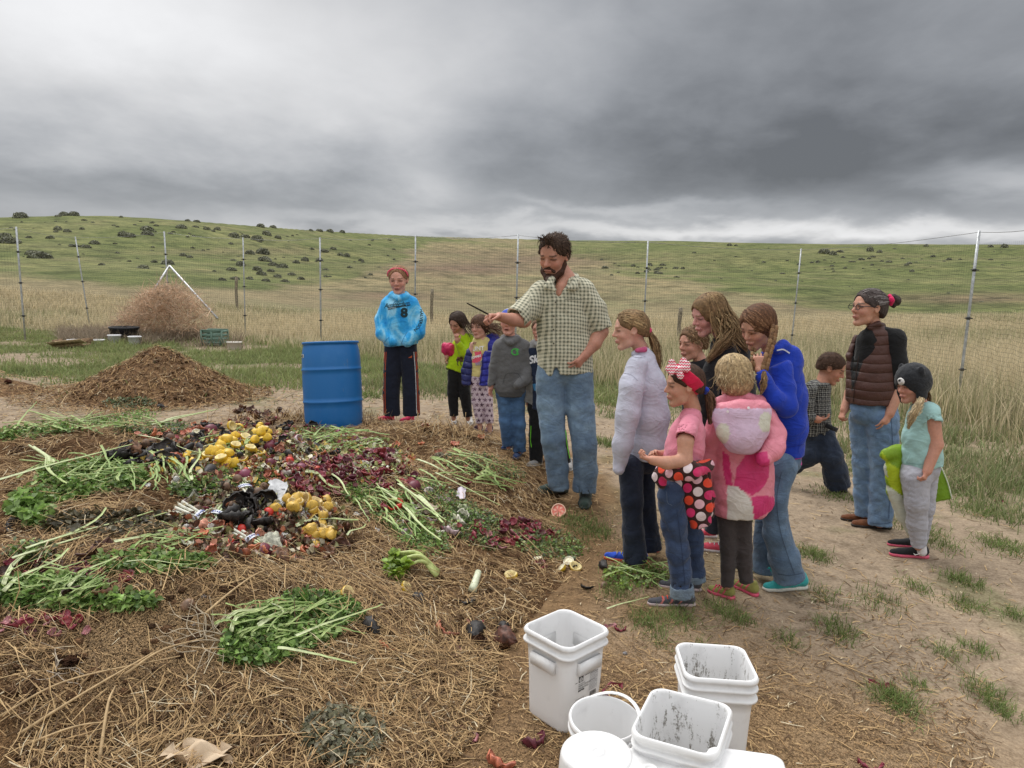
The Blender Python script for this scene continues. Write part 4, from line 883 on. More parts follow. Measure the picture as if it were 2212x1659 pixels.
for px, py, s, lab in [(1166, 1222, 1.3, 'pink onion skin standing up beside a cut lemon'), (1026, 1345, 1.2, 'maroon skin on straw above the manure clod'), (983, 1412, 1.2, 'bright pink skin at the left of the manure clod'), (1003, 1592, 1.5, 'dusty pink skin on straw left of the pails'), (1152, 1600, 1.3, 'crumpled red skin at the corner of the first pail'), (1325, 1495, 1.5, 'pink onion skin right of the first pail'), (1318, 1337 + 20, .9, 'small red brown skin behind the pails'), (1288, 1640 - 60, .01, None), (1180, 1168, 1.2, 'pale orange skin in the grass clippings'), (1895, 1483, 1.1, 'dark purple leaf on the dirt by a grass tuft'), (1915, 1488, .9, 'second small purple leaf beside the first on dirt'), (2160, 1085, 1.2, 'crimson skin on the grass at the right edge'), (1880, 1652, 1.2, 'red skin at the bottom edge right of the pails'), (1340, 1360, .8, 'brown red flake beside the grey stone')]:
    if lab: p = pf(px, py, .015); put('onion_skin', ONI[(px) % 5], p, frame(p, px, .5), s, lab, 'onion skin')
sc(ONR, 'red_onion', 700, 985, 160, 40, 9, 'whole dark red onion lying among skins on the heap', 'onion', 'whole red onions in the heap', .8, 1.1)
for px, py, s, lab in [(893, 1062, 1.35, 'long dark red onion at the right tip of the onion cluster'), (565, 1205, 1.3, 'round red onion beside the rotten cabbage at the bottom of the heap'), (455, 937, 1.3, 'purple onion behind the cut lemon on the black skin'), (530, 1040, 1.2, 'peeled purple onion left of the celery stalk')]:
    p = pf(px, py, .03); put('red_onion', ONR[px % 2], p, frame(p, 1, 1.2), s, lab, 'onion')
sc(ORN, 'carrot_peel', 410, 960, 120, 40, 26, 'orange peel scrap among the black skins', 'peel', 'orange peel scraps in the upper heap', .7, 1.2, (0, .04))
sc(ORN, 'carrot_peel', 620, 1010, 110, 40, 22, 'orange peel scrap between lemons and onions', 'peel', 'orange peel scraps in the middle of the heap', .7, 1.1, (0, .04))
sc(ORN, 'carrot_peel', 545, 1165, 120, 45, 22, 'orange red peel scrap in the lower heap', 'peel', 'orange red peel scraps in the lower heap', .8, 1.3, (0, .04))
sc(ORN, 'carrot_peel', 950, 975, 180, 40, 10, 'dull orange peel on straw behind the right green band', 'peel', 'dull orange peels at the back right', .9, 1.4)
for px, py, s, lab in [(970, 1365, 2.0, 'orange pepper piece on straw left of the long black skin'), (1212 * 0 + 1085, 1646, 1.8, 'orange piece at the bottom edge left of the pails'), (870, 985, 1.6, 'orange red pepper piece on straw right of the onions'), (840, 1402, 1.4, 'orange peel under the round black skin'), (95, 1290, 1.3, 'orange peel between stalks at the lower left')]:
    p = pf(px, py, .02); put('carrot_peel', ORN[px % 4], p, frame(p, 1, .6), s, lab, 'peel')
sc(TOM, 'tomato', 560, 1140, 100, 45, 4, 'soft red tomato in the lower scrap heap', 'tomato', 'tomatoes in the lower heap', .8, 1.1)
sc(TOM, 'tomato', 640, 1030, 120, 30, 3, 'red tomato among the onion skins', 'tomato', 'tomatoes among the onion skins', .7, 1.0)
PEP = shell_mesh('torn_pepper', 55, (.60, .03, .02), (.66, .16, .06), L=.045, w=.05, curl=2.2, mat='veg_m'); p = pf(850, 1108, .05); put('torn_pepper', PEP, p, frame(p, 0, -.5), 1.05, 'torn open bright red pepper at the right foot of the scrap heap', 'pepper')
sc(POT, 'potato', 560, 1110, 110, 50, 9, 'small brown potato in the lower scrap heap', 'potato', 'potatoes in the lower heap', .8, 1.2, (0, .04))
sc(POT, 'potato', 450, 970, 140, 40, 16, 'small brown potato among the upper scraps', 'potato', 'potatoes in the upper heap', .8, 1.2)
for px, py, s, lab in [(790, 1115, 1.0, 'brown round scrap left of the red pepper'), (1305, 1268, .8, 'brown ball on straw in front of the girls'), (405, 1312, .9, 'muddy potato half sunk in the soil hump'), (1475, 1462 - 24, .8, 'brown round scrap by the grass stalks')]:
    p = pf(px, py, .008); put('potato', POT[px % 2], p, frame(p, 1, 1), s, lab, 'potato')
sc(PALE, 'onion_layer', 790, 990, 60, 28, 26, 'pale green and white vegetable slice in the chopped pile', 'vegetable slice', 'pale slices in the chopped pile', .6, 1.0, (0, .03))
sc(PALE, 'onion_layer', 620, 1000, 150, 50, 40, 'pale vegetable slice scattered through the upper heap', 'vegetable slice', 'pale slices in the upper heap', .6, 1.1, (0, .04))
sc(PALE, 'onion_layer', 520, 1140, 130, 60, 30, 'pale vegetable slice scattered through the lower heap', 'vegetable slice', 'pale slices in the lower heap', .7, 1.2, (0, .03))
sc(PALE, 'onion_layer', 930, 1130, 60, 50, 12, 'pale onion layer at the green band on the right', 'vegetable slice', 'pale onion layers at the green band', .8, 1.3)
sc(BRN, 'rotten_peel', 560, 900, 50, 14, 12, 'dark brown rotten melon rind at the back crest of the pile', 'rotten rind', 'rotten rinds at the back crest', 1.3, 2.2, (0, .05))
sc(BRN, 'rotten_peel', 620, 1150, 120, 60, 16, 'brown rotten peel in the lower heap', 'rotten peel', 'rotten peels in the lower heap', 1.0, 1.5)
sc(BRN, 'rotten_peel', 480, 975, 160, 40, 16, 'brown rotten peel in the upper heap', 'rotten peel', 'rotten peels in the upper heap', .9, 1.4)
sc(BRN, 'rotten_peel', 130, 1240, 130, 60, 14, 'brown rotten leaf under the stalks on the left', 'rotten leaf', 'rotten leaves under the left stalks', 1.0, 1.8)
for px, py, s, lab in [(1095, 1392, 2.0, 'brown fibrous rotten fruit right of the manure clod'), (610, 1218, 1.7, 'dark brown rotten fruit at the foot of the scrap heap'), (298, 983, 2.0, 'brown and orange rotten fruit at the left end of the heap')]:
    p = pf(px, py, .03); put('rotten_peel', BRN[px % 3], p, frame(p, 1, 2.2), s*.6, lab, 'rotten fruit')
sc(CAB, 'cabbage_leaf', 720, 1030, 60, 26, 7, 'pale cabbage leaf piece in the middle of the heap', 'cabbage leaf', 'pale cabbage pieces in the heap', .6, .9)
for px, py, s, lab in [(590, 1200, 1.0, 'pale mouldy cabbage head at the foot of the heap'), (510, 1198, 1.4, 'large dirty white cabbage leaf below the scallions'), (440, 1095, 1.2, 'white torn leaf left of the upper scallions')]:
    p = pf(px, py, .04); put('cabbage_leaf', CAB[1], p, frame(p, 1, 2.4 if px == 590 else .3), s, lab, 'cabbage leaf')
sc([EGGSH], 'egg_shell', 640, 1060, 300, 110, 16, 'small white shell piece on the scraps', 'egg shell', 'white shell pieces on the scraps', .7, 1.2)

# ---- stalks of celery and rhubarb-like stems
def stalk_mesh(seed, L=1.0, w=.5, col=(.48, .58, .22), col2=(.66, .72, .42), bend=.05, forks=0):
    g = np.random.default_rng(seed); n = 12; t_ = np.linspace(0, 1, n); cx = bend*np.sin(t_*np.pi*(1+g.random()))+g.normal(0, .004, n)
    a = np.linspace(-1.35, 1.35, 6); V = []; C = []
    for i in range(n):
        r = w*.5*(1-.55*t_[i])
        outer = [(t_[i]*L, cx[i]+r*math.sin(q), -r*math.cos(q)*.9+r*.4) for q in a]; inner = [(t_[i]*L, cx[i]+r*.62*math.sin(q), -r*.55*math.cos(q)*.9+r*.45) for q in a[::-1]]
        V += outer+inner; cc = np.array(col2)*(1-t_[i])+np.array(col)*t_[i]; C += [cc*(1+.18*math.sin(k*2.6)) for k in range(6)]+[cc*.9]*6
    k = 12; F = [[i*k+j, i*k+(j+1) % k, (i+1)*k+(j+1) % k, (i+1)*k+j] for i in range(n-1) for j in range(k)]
    F += [[0, 11, 10, 1], [1, 10, 9, 2], [2, 9, 8, 3], [3, 8, 7, 4], [4, 7, 6, 5]]
    return mesh_np('celery_stalk', np.array(V), np.array(F), MAT['veg_m'], np.array(C))
STALK = [stalk_mesh(200+i, 1, .05+.012*(i % 3), bend=.02+.035*(i % 4)) for i in range(6)]
THIN = [stalk_mesh(230+i, 1, .02+.006*(i % 3), (.24, .38, .09), (.44, .54, .20), bend=.004+.010*(i % 4)) for i in range(6)]
def leafset(n, center_fn, sz, cols, nm, parent=None, lift=.05, flat=.5, mat='leaf_m'):
    """many small folded leaves"""
    c = center_fn(n); n = len(c); c = c.copy(); c[:, 2] += .006+lift*rng.random(n)**1.5
    th = rng.random(n)*6.28; d = np.stack([np.cos(th), np.sin(th), rng.normal(0, flat, n)], -1); d /= np.linalg.norm(d, axis=1, keepdims=True)
    s = np.cross(d, np.stack([rng.normal(0, flat, n), rng.normal(0, flat, n), np.ones(n)], -1)); s /= np.linalg.norm(s, axis=1, keepdims=True); up = np.cross(s, d)
    L = sz*(.5+.9*rng.random((n, 1))); w = L*(.28+.22*rng.random((n, 1))); f = L*rng.normal(.12, .12, (n, 1))
    V = np.stack([c, c+d*L*.35-s*w+up*f, c+d*L*.35+up*0, c+d*L*.35+s*w+up*f, c+d*L*.75-s*w*.7+up*f*.5, c+d*L*.75-up*f*.4, c+d*L*.75+s*w*.7+up*f*.5, c+d*L-up*f], 1).reshape(-1, 3)
    b = np.arange(n)[:, None]*8; F = np.concatenate([b+[q] for q in ([0, 1, 2, 2], [0, 2, 3, 3], [1, 4, 5, 2], [2, 5, 6, 3], [4, 7, 5, 5], [5, 7, 6, 6])])
    tri = F[:, 2] == F[:, 3]; F2 = np.concatenate([F[tri][:, :3], F[~tri][:, [0, 1, 2]], F[~tri][:, [0, 2, 3]]])
    col = np.asarray(cols)[rng.integers(0, len(cols), n)]*(.55+.8*rng.random((n, 1))); col = np.clip(col*(.75+.5*(fbm(c[:, 0]*14, c[:, 1]*14, 2)[:, None]+.5)), 0, 1)
    return link(nm, mesh_np(nm, V, F2, MAT[mat], np.repeat(col, 8, 0), smooth=False), parent)
GRN = [(.20, .33, .075), (.27, .42, .11), (.14, .25, .06), (.38, .50, .18)]; DUL = [(.17, .22, .10), (.13, .17, .08), (.24, .27, .15)]; BRT = [(.24, .36, .05), (.30, .42, .08)]
def ell(cx, cy, rx, ry, power=.5, ang=0):
    def f(n):
        a = rng.random(n)*6.28; q = rng.random(n)**power; u = np.cos(a)*q*rx; v = np.sin(a)*q*ry
        return gpts(cx+u*math.cos(ang)-v*math.sin(ang), cy+u*math.sin(ang)+v*math.cos(ang))
    return f
def poly_line(pts, rad, power=.6):
    pts = np.array(pts, float)
    def f(n):
        u = rng.random(n)*(len(pts)-1); i = np.minimum(u.astype(int), len(pts)-2); q = (u-i)[:, None]; c = pts[i]*(1-q)+pts[i+1]*q; a = rng.random(n)*6.28; r = rad*rng.random(n)**power
        return gpts(c[:, 0]+np.cos(a)*r*1.3, c[:, 1]+np.sin(a)*r*.6)
    return f
LEAVES = [(ell(200, 1035, 120, 34), 1500, .034, GRN, 'green celery leaves heaped at the left of the pile'), (ell(120, 1068, 100, 26, .5, -.2), 700, .030, GRN, 'green leaves below the crossed stalks on the left'),
 (poly_line([(0, 945), (150, 925), (330, 895)], 22), 900, .032, GRN, 'green band of leaves along the back left crest'), (ell(330, 930, 90, 14), 500, .034, DUL+GRN[:1], 'grey green leaves behind the black skins'),
 (ell(280, 875, 60, 12), 300, .035, DUL, 'wilted grey green leaves at the crest before the mound'), (ell(510, 1040, 130, 20), 900, .026, GRN, 'chopped green leaves in front of the lemon cluster'),
 (ell(430, 1065, 60, 16), 300, .032, DUL+GRN, 'dark leaves above the scallions'), (poly_line([(770, 1060), (850, 1110), (930, 1190)], 42), 1700, .026, GRN, 'feathery green tops down the right of the heap'),
 (poly_line([(900, 1050), (990, 1100), (1060, 1140)], 30), 900, .024, GRN+DUL, 'green fennel tops on the right slope'), (ell(1050, 1010, 90, 22, .5, .25), 600, .022, DUL+GRN, 'dull green feathery bunch before the children'),
 (ell(740, 975, 90, 20), 700, .026, GRN+BRT[:1], 'mixed green scraps behind the onion band'), (ell(690, 940, 70, 14), 300, .026, GRN, 'green leaves below the maroon skins'),
 (ell(110, 1290, 120, 34), 1300, .040, GRN, 'green leaves round the long stalks at lower left'), (ell(330, 1225, 130, 20), 800, .034, GRN, 'green leaves under the long stalk at centre left'), (ell(70, 1205, 60, 22), 150, .030, DUL+GRN, 'loose leaves at the left edge'),
 (ell(70, 1110, 50, 26, .5, .4), 180, .055, GRN[:2], 'broad green leaves at the left edge'), (ell(620, 1370, 150, 60, .5, -.35), 2600, .032, GRN, 'big heap of fresh green celery leaves in the lower middle'), (ell(700, 1320, 90, 26, .5, .2), 800, .030, GRN[:1]+GRN[2:3], 'dark green leaf tops above the lower middle heap'),
 (ell(240, 1140, 150, 26), 500, .036, [(.12, .10, .055), (.15, .13, .07), (.09, .08, .045)], 'wilted brown grey leaves left of the scallions'), (ell(740, 1600, 90, 60), 600, .030, [(.27, .26, .17), (.20, .20, .12), (.34, .31, .21)], 'grey green wilted roots and leaves at the bottom'),
 (ell(1180, 1180, 80, 34, .5, .2), 300, .028, GRN+DUL, 'grass clippings with onion skins in front of the man'), (ell(840, 985 - 0, 22, 10), 120, .034, GRN[:1], 'small sprig of flat green leaves by the onions'), (ell(1370, 1250, 70, 26), 220, .030, GRN+BRT, 'green stalk tops at the feet of the girls'),
 (ell(1000, 1140, 90, 30, .5, .5), 600, .02, GRN+DUL, 'loose green threads right of the feathery tops'), (ell(270, 1390 - 80, 70, 16), 200, .034, GRN, 'leaf ends over the brown soil')]
for fn, n, sz, cols, lab in LEAVES:
    o = leafset(int(n*2.1), fn, sz*.72, cols, 'leaf_heap', lift=.035, flat=.7); tag(o, lab, 'leaves', kind='stuff')
def chop():   # finely chopped scraps between the larger pieces
    for fn, n, cols, lab in [(ell(600, 1005, 300, 66, .7), 5200, [(.5, .45, .2), (.30, .34, .12), (.5, .2, .12), (.55, .5, .36), (.2, .09, .05), (.25, .05, .06), (.6, .42, .1)], 'finely chopped mixed scraps covering the upper heap'), (ell(560, 1140, 200, 78, .7), 3600, [(.45, .38, .22), (.25, .25, .1), (.45, .16, .08), (.5, .44, .3), (.14, .07, .04), (.12, .06, .04)], 'finely chopped mixed scraps covering the lower heap'), (ell(810, 1000, 70, 34), 900, [(.50, .54, .22), (.62, .60, .40), (.4, .46, .16)], 'chopped pale lettuce and celery pieces by the onions')]:
        o = leafset(n, fn, .030, cols, 'chopped_scraps', lift=.045, flat=1.2, mat='veg_m'); tag(o, lab, 'scraps', kind='stuff')
chop()
def stalk(x1, y1, x2, y2, wpx, thin=False, lab='', grp=None, raise_=0.02, i=0):
    a = gpt(x1, y1); b = gpt(x2, y2); a[2] += raise_; b[2] += raise_; d = b-a; L = np.linalg.norm(d)
    mid = (a+b)/2; need = S(mid[0], mid[1])+.012-mid[2]
    if need > 0: a[2] += need*.8; b[2] += need*.8
    d = nrm(b-a); n = snorm(mid[0], mid[1]); s_ = nrm(np.cross(n, d)); n = np.cross(d, s_); w = wpx*kk(a[1])/( .022 if thin else .056)
    me = (THIN if thin else STALK)[i % 6]; o = link('celery_stalk', me, loc=a)
    M = Matrix(np.stack([d*L, s_*w, n*w], 1).tolist()).to_4x4(); o.matrix_basis = Matrix.Translation(Vector(a)) @ M
    return tag(o, lab, 'celery stalk', grp)
BIG = [(0, 1062, 300, 975, 9, 'long pale stalk crossing the left leaf heap towards the black skins'), (70, 985, 145, 1070, 13, 'thick pale stalk crossing over the long one at the left'), (85, 1005, 120, 1030, 9, 'short stalk beside the crossing stalks'), (10, 1295, 215, 1120, 13, 'thickest green stalk standing up out of the lower left heap'), (30, 1240, 360, 1135, 10, 'long green stalk reaching up towards the scallions'), (60, 1215, 330, 1130, 8, 'long stalk lying above its neighbour at lower left'), (250, 1210, 480, 1170, 10, 'straight stalk lying left to right below the scallions'), (10, 1310, 150, 1215, 12, 'stubby stalk at the lower left edge'), (150, 1300, 250, 1230, 9, 'short pale stalk among leaves at lower left'), (275, 1245, 425, 1246, 5, 'thin pale stalk lying alone on brown soil'), (600, 1432, 770, 1462, 10, 'pale split stalk lying alone on straw below the leaf heap'), (560, 1385, 700, 1320, 10, 'stalk along the upper side of the lower leaf heap'), (640, 1405, 825, 1332, 9, 'curved stalk leaving the lower leaf heap to the right'), (490, 1370, 590, 1330, 8, 'stalk at the left of the lower leaf heap'), (500, 1395, 560, 1340, 9, 'short stalk standing in the lower leaf heap'), (590, 1335, 610, 1390, 8, 'pale stalk crossing the lower leaf heap'), (900, 1090, 960, 1150, 12, 'broad stalk in the right green band'), (820, 1075, 955, 1190, 9, 'long stalk running down the right green band'), (860, 1065, 965, 1145, 8, 'stalk at the upper side of the right green band'), (660, 1040, 735, 1075, 12, 'thick stalk end in front of the onion band'), (700, 1035, 760, 1090, 7, 'narrow stalk below the thick stalk end'), (300, 960, 445, 1000, 6, 'stalk lying behind the black skins'), (330, 930, 470, 895, 7, 'pale stalk at the crest behind the heap'), (360, 920, 450, 898, 6, 'stalk beside the pale one at the crest'), (440, 985, 530, 960, 5, 'thin scallion green left of the lemons'), (415, 1060, 430, 990, 7, 'upright pale stalk in front of the lemons'), (640, 1160, 770, 1140, 8, 'stalk right of the lower heap'), (800, 960, 830, 985, 8, 'stalk with flat leaves by the onions'), (940, 1040, 1080, 1110, 6, 'long stalk on the right slope'), (900, 1010, 1010, 1060, 6, 'stalk in the feathery bunch on the right'), (1310, 1340, 1400, 1312, 6, 'green stalk end on dirt at the shoe of the girl in pink'), (750, 1180, 790, 1155, 5, 'small stalk right of the lemons')]
for i, (x1, y1, x2, y2, w, lab) in enumerate(BIG): stalk(x1, y1, x2, y2, w, False, lab, i=i, raise_=.06)
g = np.random.default_rng(77)
for cx, cy, rx, ry, n, base, lab, grp in [(190, 1030, 130, 30, 22, -.25, 'thin green stem in the left leaf heap', 'thin stems in the left leaf heap'), (130, 1280, 120, 36, 24, -.45, 'thin green stem in the lower left heap', 'thin stems in the lower left heap'), (180, 925, 170, 18, 20, -.15, 'thin green stem in the back left band', 'thin stems in the back left band'), (620, 1370, 130, 50, 26, -.45, 'thin green stem in the lower middle leaf heap', 'thin stems in the lower middle heap'), (860, 1120, 80, 50, 20, .75, 'thin green stem in the right green band', 'thin stems in the right green band'), (1010, 1040, 110, 40, 16, .45, 'thin green stem on the right slope', 'thin stems on the right slope'), (500, 970, 60, 30, 12, -.6, 'scallion green lying across the lemon cluster', 'scallion greens across the lemons'), (740, 960, 90, 20, 16, -.2, 'green stem behind the onion band', 'green stems behind the onion band'), (350, 1180, 110, 20, 12, -.2, 'green stem near the scallions', 'green stems near the scallions'), (1390, 1240, 70, 25, 12, .2, 'green stem at the feet of the girls', 'green stems at the feet of the girls'), (330, 1040, 80, 30, 12, 1.1, 'pale thin stem below the black skins', 'pale thin stems below the black skins')]:
    for i in range(int(n*1.9)):
        a = g.random()*6.28; q = math.sqrt(g.random()); x0, y0 = cx+math.cos(a)*q*rx, cy+math.sin(a)*q*ry; L = g.uniform(35, 95); t_ = base+g.normal(0, .4)
        stalk(x0-math.cos(t_)*L/2, y0-math.sin(t_)*L/2*.8, x0+math.cos(t_)*L/2, y0+math.sin(t_)*L/2*.8, g.uniform(3.4, 6), True, lab, grp, g.uniform(.03, .075), i)
# ---- scallion bunches with paper bands
def band_text():
    cu = bpy.data.curves.new('txt', 'FONT'); return cu
for (x1, y1, x2, y2, lab) in [(388, 1110, 430, 1130, 'bunch of white scallion ends in a paper band, left of the heap'), (440, 1160, 468, 1128 + 0, 'banded scallion bunch in the middle of the lower heap'), (552, 1092, 530, 1068, 'banded scallion bunch below the green tops, nearest the plastic bag'), (512, 1158, 545, 1180, 'banded scallion bunch lowest in the heap')]:
    a = gpt(x1, y1); b = gpt(x2, y2); a[2] += .03; b[2] += .035; d = nrm(b-a); a = b-d*.15 if False else a
    e = empty('scallion_bunch', a, lab, 'scallions'); n = snorm(a[0], a[1]); s_ = nrm(np.cross(n, d)); L = np.linalg.norm(b-a)
    for k in range(6):
        o_ = s_*(k-2.5)*.011+n*(.009*(k % 2)); sp = s_*(k-2.5)*.006; mb = MB()
        pts = [a+o_*1.25-d*.012, a+o_*1.2, a+o_+d*L*.5, b+o_*.75, b+o_*.8+d*.06+n*.01, b+o_*1.2+sp+d*.13-n*.01]
        mb.tube(spline(pts, 9), np.interp(np.linspace(0, 1, 9), [0, .1, .6, 1], [.009, .0085, .006, .004]), 7, np.repeat(np.array([[.78, .78, .66]]*5+[[.55, .62, .35]]*2+[[.22, .36, .10]]*2), 7, 0).tolist()+[[.7, .6, .5], [.2, .3, .1]]); mb.build('scallion', MAT['veg_m'], e)
    mb = MB(); t_ = np.linspace(0, 2*np.pi, 17); ring = np.stack([b-d*.014+s_*math.cos(q)*.038+n*(.004+math.sin(q)*.020) for q in t_]); ring2 = ring+d*.028
    mb.add(np.concatenate([ring, ring2]), [[i, i+1, 18+i, 17+i] for i in range(16)], (.72, .74, .80)); band = mb.build('paper_band', MAT['paint_print'], e)
    mb = MB(); 
    for k in range(9): q = .35+k*.28; c = b+s_*math.cos(q)*.0395+n*(.004+math.sin(q)*.0212)+d*.0; mb.box(c, [.003, .0035 if k % 3 else .006, .0005], np.array([s_, d, n]), (.12, .16, .42))
    mb.build('print', MAT['paint_print'], band, smooth=False)
# ---- celery heart, leek end, plastic bag, papers, manure clods, stones, roots
e = empty('celery_heart', pf(900, 1250), 'pale green celery heart with yellow green leaves lying on straw', 'celery'); c0 = pf(945, 1248, .02)
for k in range(7):
    t2 = pf(858+k*3, 1222+k*4, .05+.02*(k % 3)); mb = MB(); mb.tube(spline([c0+[0, .01*k-.03, 0], (c0+t2)/2+[0, 0, .05], t2], 9), np.linspace(.014, .006, 9), 7, (.52, .60, .22)); mb.build('stalk', MAT['veg_m'], e)
tag(leafset(260, ell(858, 1238, 22, 28), .035, [(.30, .45, .04), (.24, .40, .05)], 'leaves', e, lift=.07), kind='stuff')
mb = MB(); a = pf(1020, 1284, .02); b = pf(1033, 1256, .05); mb.tube(np.linspace(a, b, 5), [.022, .020, .019, .018, .017], 10, (.66, .70, .50)); o = mb.build('leek_end', MAT['veg_m'], loc=(0, 0, 0)); tag(o, 'pale leek end standing in straw above a black skin', 'leek')
def sheet(name, quad, lab, cat, col, nx=10, ny=8, amp=.02, mat='paint_print', up=.03, thick=.0015):
    c = [pf(x, y, z) for x, y, z in quad]; V = []
    for i in range(nx):
        for j in range(ny):
            u, v = i/(nx-1), j/(ny-1); p = c[0]*(1-u)*(1-v)+c[1]*u*(1-v)+c[2]*u*v+c[3]*(1-u)*v; q = p+[0, 0, amp*math.sin(u*9+v*4)+amp*.6*math.sin(v*11+1)]; edge = amp*.8*math.sin(9*u+14*v)*(1 if i in (0, nx-1) or j in (0, ny-1) else 0)
            V.append(q+[edge, edge*.4, up])
    V = np.array(V); F = [[i*ny+j, (i+1)*ny+j, (i+1)*ny+j+1, i*ny+j+1] for i in range(nx-1) for j in range(ny-1)]
    mb = MB(); mb.add(np.concatenate([V, V-[0, 0, thick]]), F+[[a+nx*ny for a in f[::-1]] for f in F], col); o = mb.build(name, MAT[mat], loc=(0, 0, 0)); return tag(o, lab, cat)
sheet('plastic_bag', [(580, 1085, 0), (612, 1112, 0), (622, 1075, .06), (582, 1072, .07)], 'crumpled milky plastic bag standing up in the middle of the scraps', 'plastic bag', (.62, .63, .64), amp=.008, mat='shiny_cloth')
sheet('paper_scrap', [(648, 1128, 0), (690, 1140, 0), (684, 1122, .02), (655, 1112, .03)], 'torn white paper scrap among the lemon halves', 'paper', (.78, .78, .78), amp=.008)
sheet('paper_bag', [(350, 1672, 0), (500, 1672, 0), (490, 1636, .03), (372, 1632, .02)], 'crumpled tan paper bag at the bottom edge of the pile', 'paper bag', (.62, .48, .33), amp=.022)
sheet('paper_scrap', [(900, 1110, 0), (940, 1125, 0), (945, 1108, .02), (905, 1098, .02)], 'brownish paper scrap at the right green band', 'paper', (.45, .36, .28), amp=.01)
sheet('paper_scrap', [(985, 1082, 0), (1004, 1090, 0), (1006, 1072, .03), (990, 1070, .03)], 'small pale lilac onion paper on the right slope', 'onion paper', (.62, .56, .62), amp=.004)
def clod(px, py, s, lab, col=(.07, .035, .02), cat='clod', sq=.6, mat='compost'):
    p = pf(px, py); g = np.random.default_rng(px); V, F = sph_np((0, 0, 0), 1, 26, 16); V = V*(1+.22*g.normal(0, 1, (len(V), 1))*.6)*(1+.16*np.sin(V[:, :1]*5+g.random()*6)*np.sin(V[:, 1:2]*6+1)+.12*np.sin(V[:, 2:]*8+V[:, :1]*7)+.07*g.normal(0, 1, (len(V), 1))); V[:, 2] *= sq
    mb = MB(); mb.add(V*s*.42*kk(p[1]), F, col); o = mb.build('clod', MAT[mat], loc=(p[0], p[1], p[2]+s*kk(p[1])*.22)); return tag(o, lab, cat)
clod(155, 1435, 46, 'dark manure clod in the soil at the lower left', sq=.45); clod(1035, 1392, 38, 'dark manure clod under the long black skin', sq=.8); clod(985, 1388, 16, 'small dark clod left of the manure clod'); clod(1090, 1400, 28, 'brown fibrous clod right of the manure clod', (.16, .08, .035)); clod(18, 828, 16, 'small red brown clod alone on the bare track', (.12, .05, .035)); clod(950, 990, 26, 'round mouldy melon rind at the back right', (.30, .29, .22), 'melon'); clod(480, 1060, 46, 'matted grey root ball above the scallions', (.14, .125, .11), 'root ball', .5)
clod(760, 1375, 34, 'lump of wet brown compost above the black skins', (.17, .10, .055)); clod(925, 935, 22, 'dark clod of compost behind the right slope', (.09, .05, .03))
for px, py, s, lab in [(1350, 1413, 11, 'grey stone on dirt right of the first pail'), (1706, 1562, 8, 'pale grey stone right of the pails'), (1418 * 0 + 440, 1292, 14, 'muddy grey stone in the soil hump'), (418, 1352, 10, 'small grey stone low in the soil hump')]: clod(px, py, s, lab, (.33, .32, .33) if px > 1000 else (.17, .14, .12), 'stone', .6, 'rubber')
mb = MB(); g = np.random.default_rng(5)
def twig(pts, r0, r1, col, mb):
    P_ = np.array([pf(x, y, z) for x, y, z in pts]); q = spline(P_, 14); q[:, 2] = np.maximum(q[:, 2], S(q[:, 0], q[:, 1])+.006); mb.tube(q, np.linspace(r0, r1, 14), 6, col)
def rootset(cx, cy, n, rad, lab, col, r0=.004):
    mb = MB()
    for i in range(n):
        a = g.random()*6.28; pts = [(cx+g.normal(0, rad*.3), cy+g.normal(0, rad*.2), .02)]
        for k in range(3): a += g.normal(0, .8); pts.append((pts[-1][0]+math.cos(a)*rad*.6, pts[-1][1]+math.sin(a)*rad*.4, .005+.04*g.random()))
        twig(pts, r0, r0*.3, col, mb)
    o = mb.build('root_tangle', MAT['straw_m'], loc=(0, 0, 0)); tag(o, lab, 'roots')
rootset(455, 1390, 22, 70, 'tangle of pale roots on the soil hump left of the leaf heap', (.50, .42, .30), .0022); rootset(130, 1460, 8, 45, 'pale roots under the dark clod at lower left', (.45, .38, .30), .0018); rootset(740, 1590, 22, 80, 'tangle of pale roots and wilted stems at the bottom', (.46, .43, .32), .0018)
for i, (pts, r0, lab) in enumerate([([(440, 1345, .03), (505, 1300, .05), (560, 1262, .05), (605, 1240, .03)], .008, 'pale branched root lying over the straw above the leaf heap'), ([(270, 1475, .03), (350, 1440, .06), (440, 1395, .03)], .008, 'long bent straw coloured stem on the soil hump'), ([(40, 1600, .02), (180, 1530, .05), (330, 1440, .05)], .009, 'long dry stem rising to the right at lower left'), ([(0, 1560, .02), (150, 1500, .05), (390, 1440, .04)], .007, 'dry stem above the long stem at lower left'), ([(215, 1659, .02), (235, 1560, .06), (250, 1500, .03)], .010, 'thick pale dry stem standing at the bottom left'), ([(60, 1620, .02), (170, 1600, .05), (260, 1570, .02)], .007, 'dry forked stem at the bottom left'), ([(1055, 1270, .02), (1100, 1310, .03), (1180, 1335, .02), (1215, 1335, .01)], .006, 'long pale root curving towards the first pail'), ([(800, 1180, .02), (870, 1240, .04), (930, 1300, .02)], .006, 'dry stem across the straw behind the celery heart'), ([(1430, 1210, .01), (1500, 1215, .02), (1560, 1222, .01)], .008, 'dry pale stick by the feet of the girls'), ([(130, 880, .02), (150, 868, .1), (185, 862, .12)], .009, 'bare pale stick at the left foot of the mound'), ([(1790, 1420, .0), (1840, 1450, .01), (1900, 1470, .005)], .006, 'dry stalk lying on the dirt at the right')]):
    mb = MB(); twig(pts, r0*.62, r0*.25, (.52, .37, .20), mb); o = mb.build('dry_stem', MAT['straw_m'], loc=(0, 0, 0)); tag(o, lab, 'dry stem')
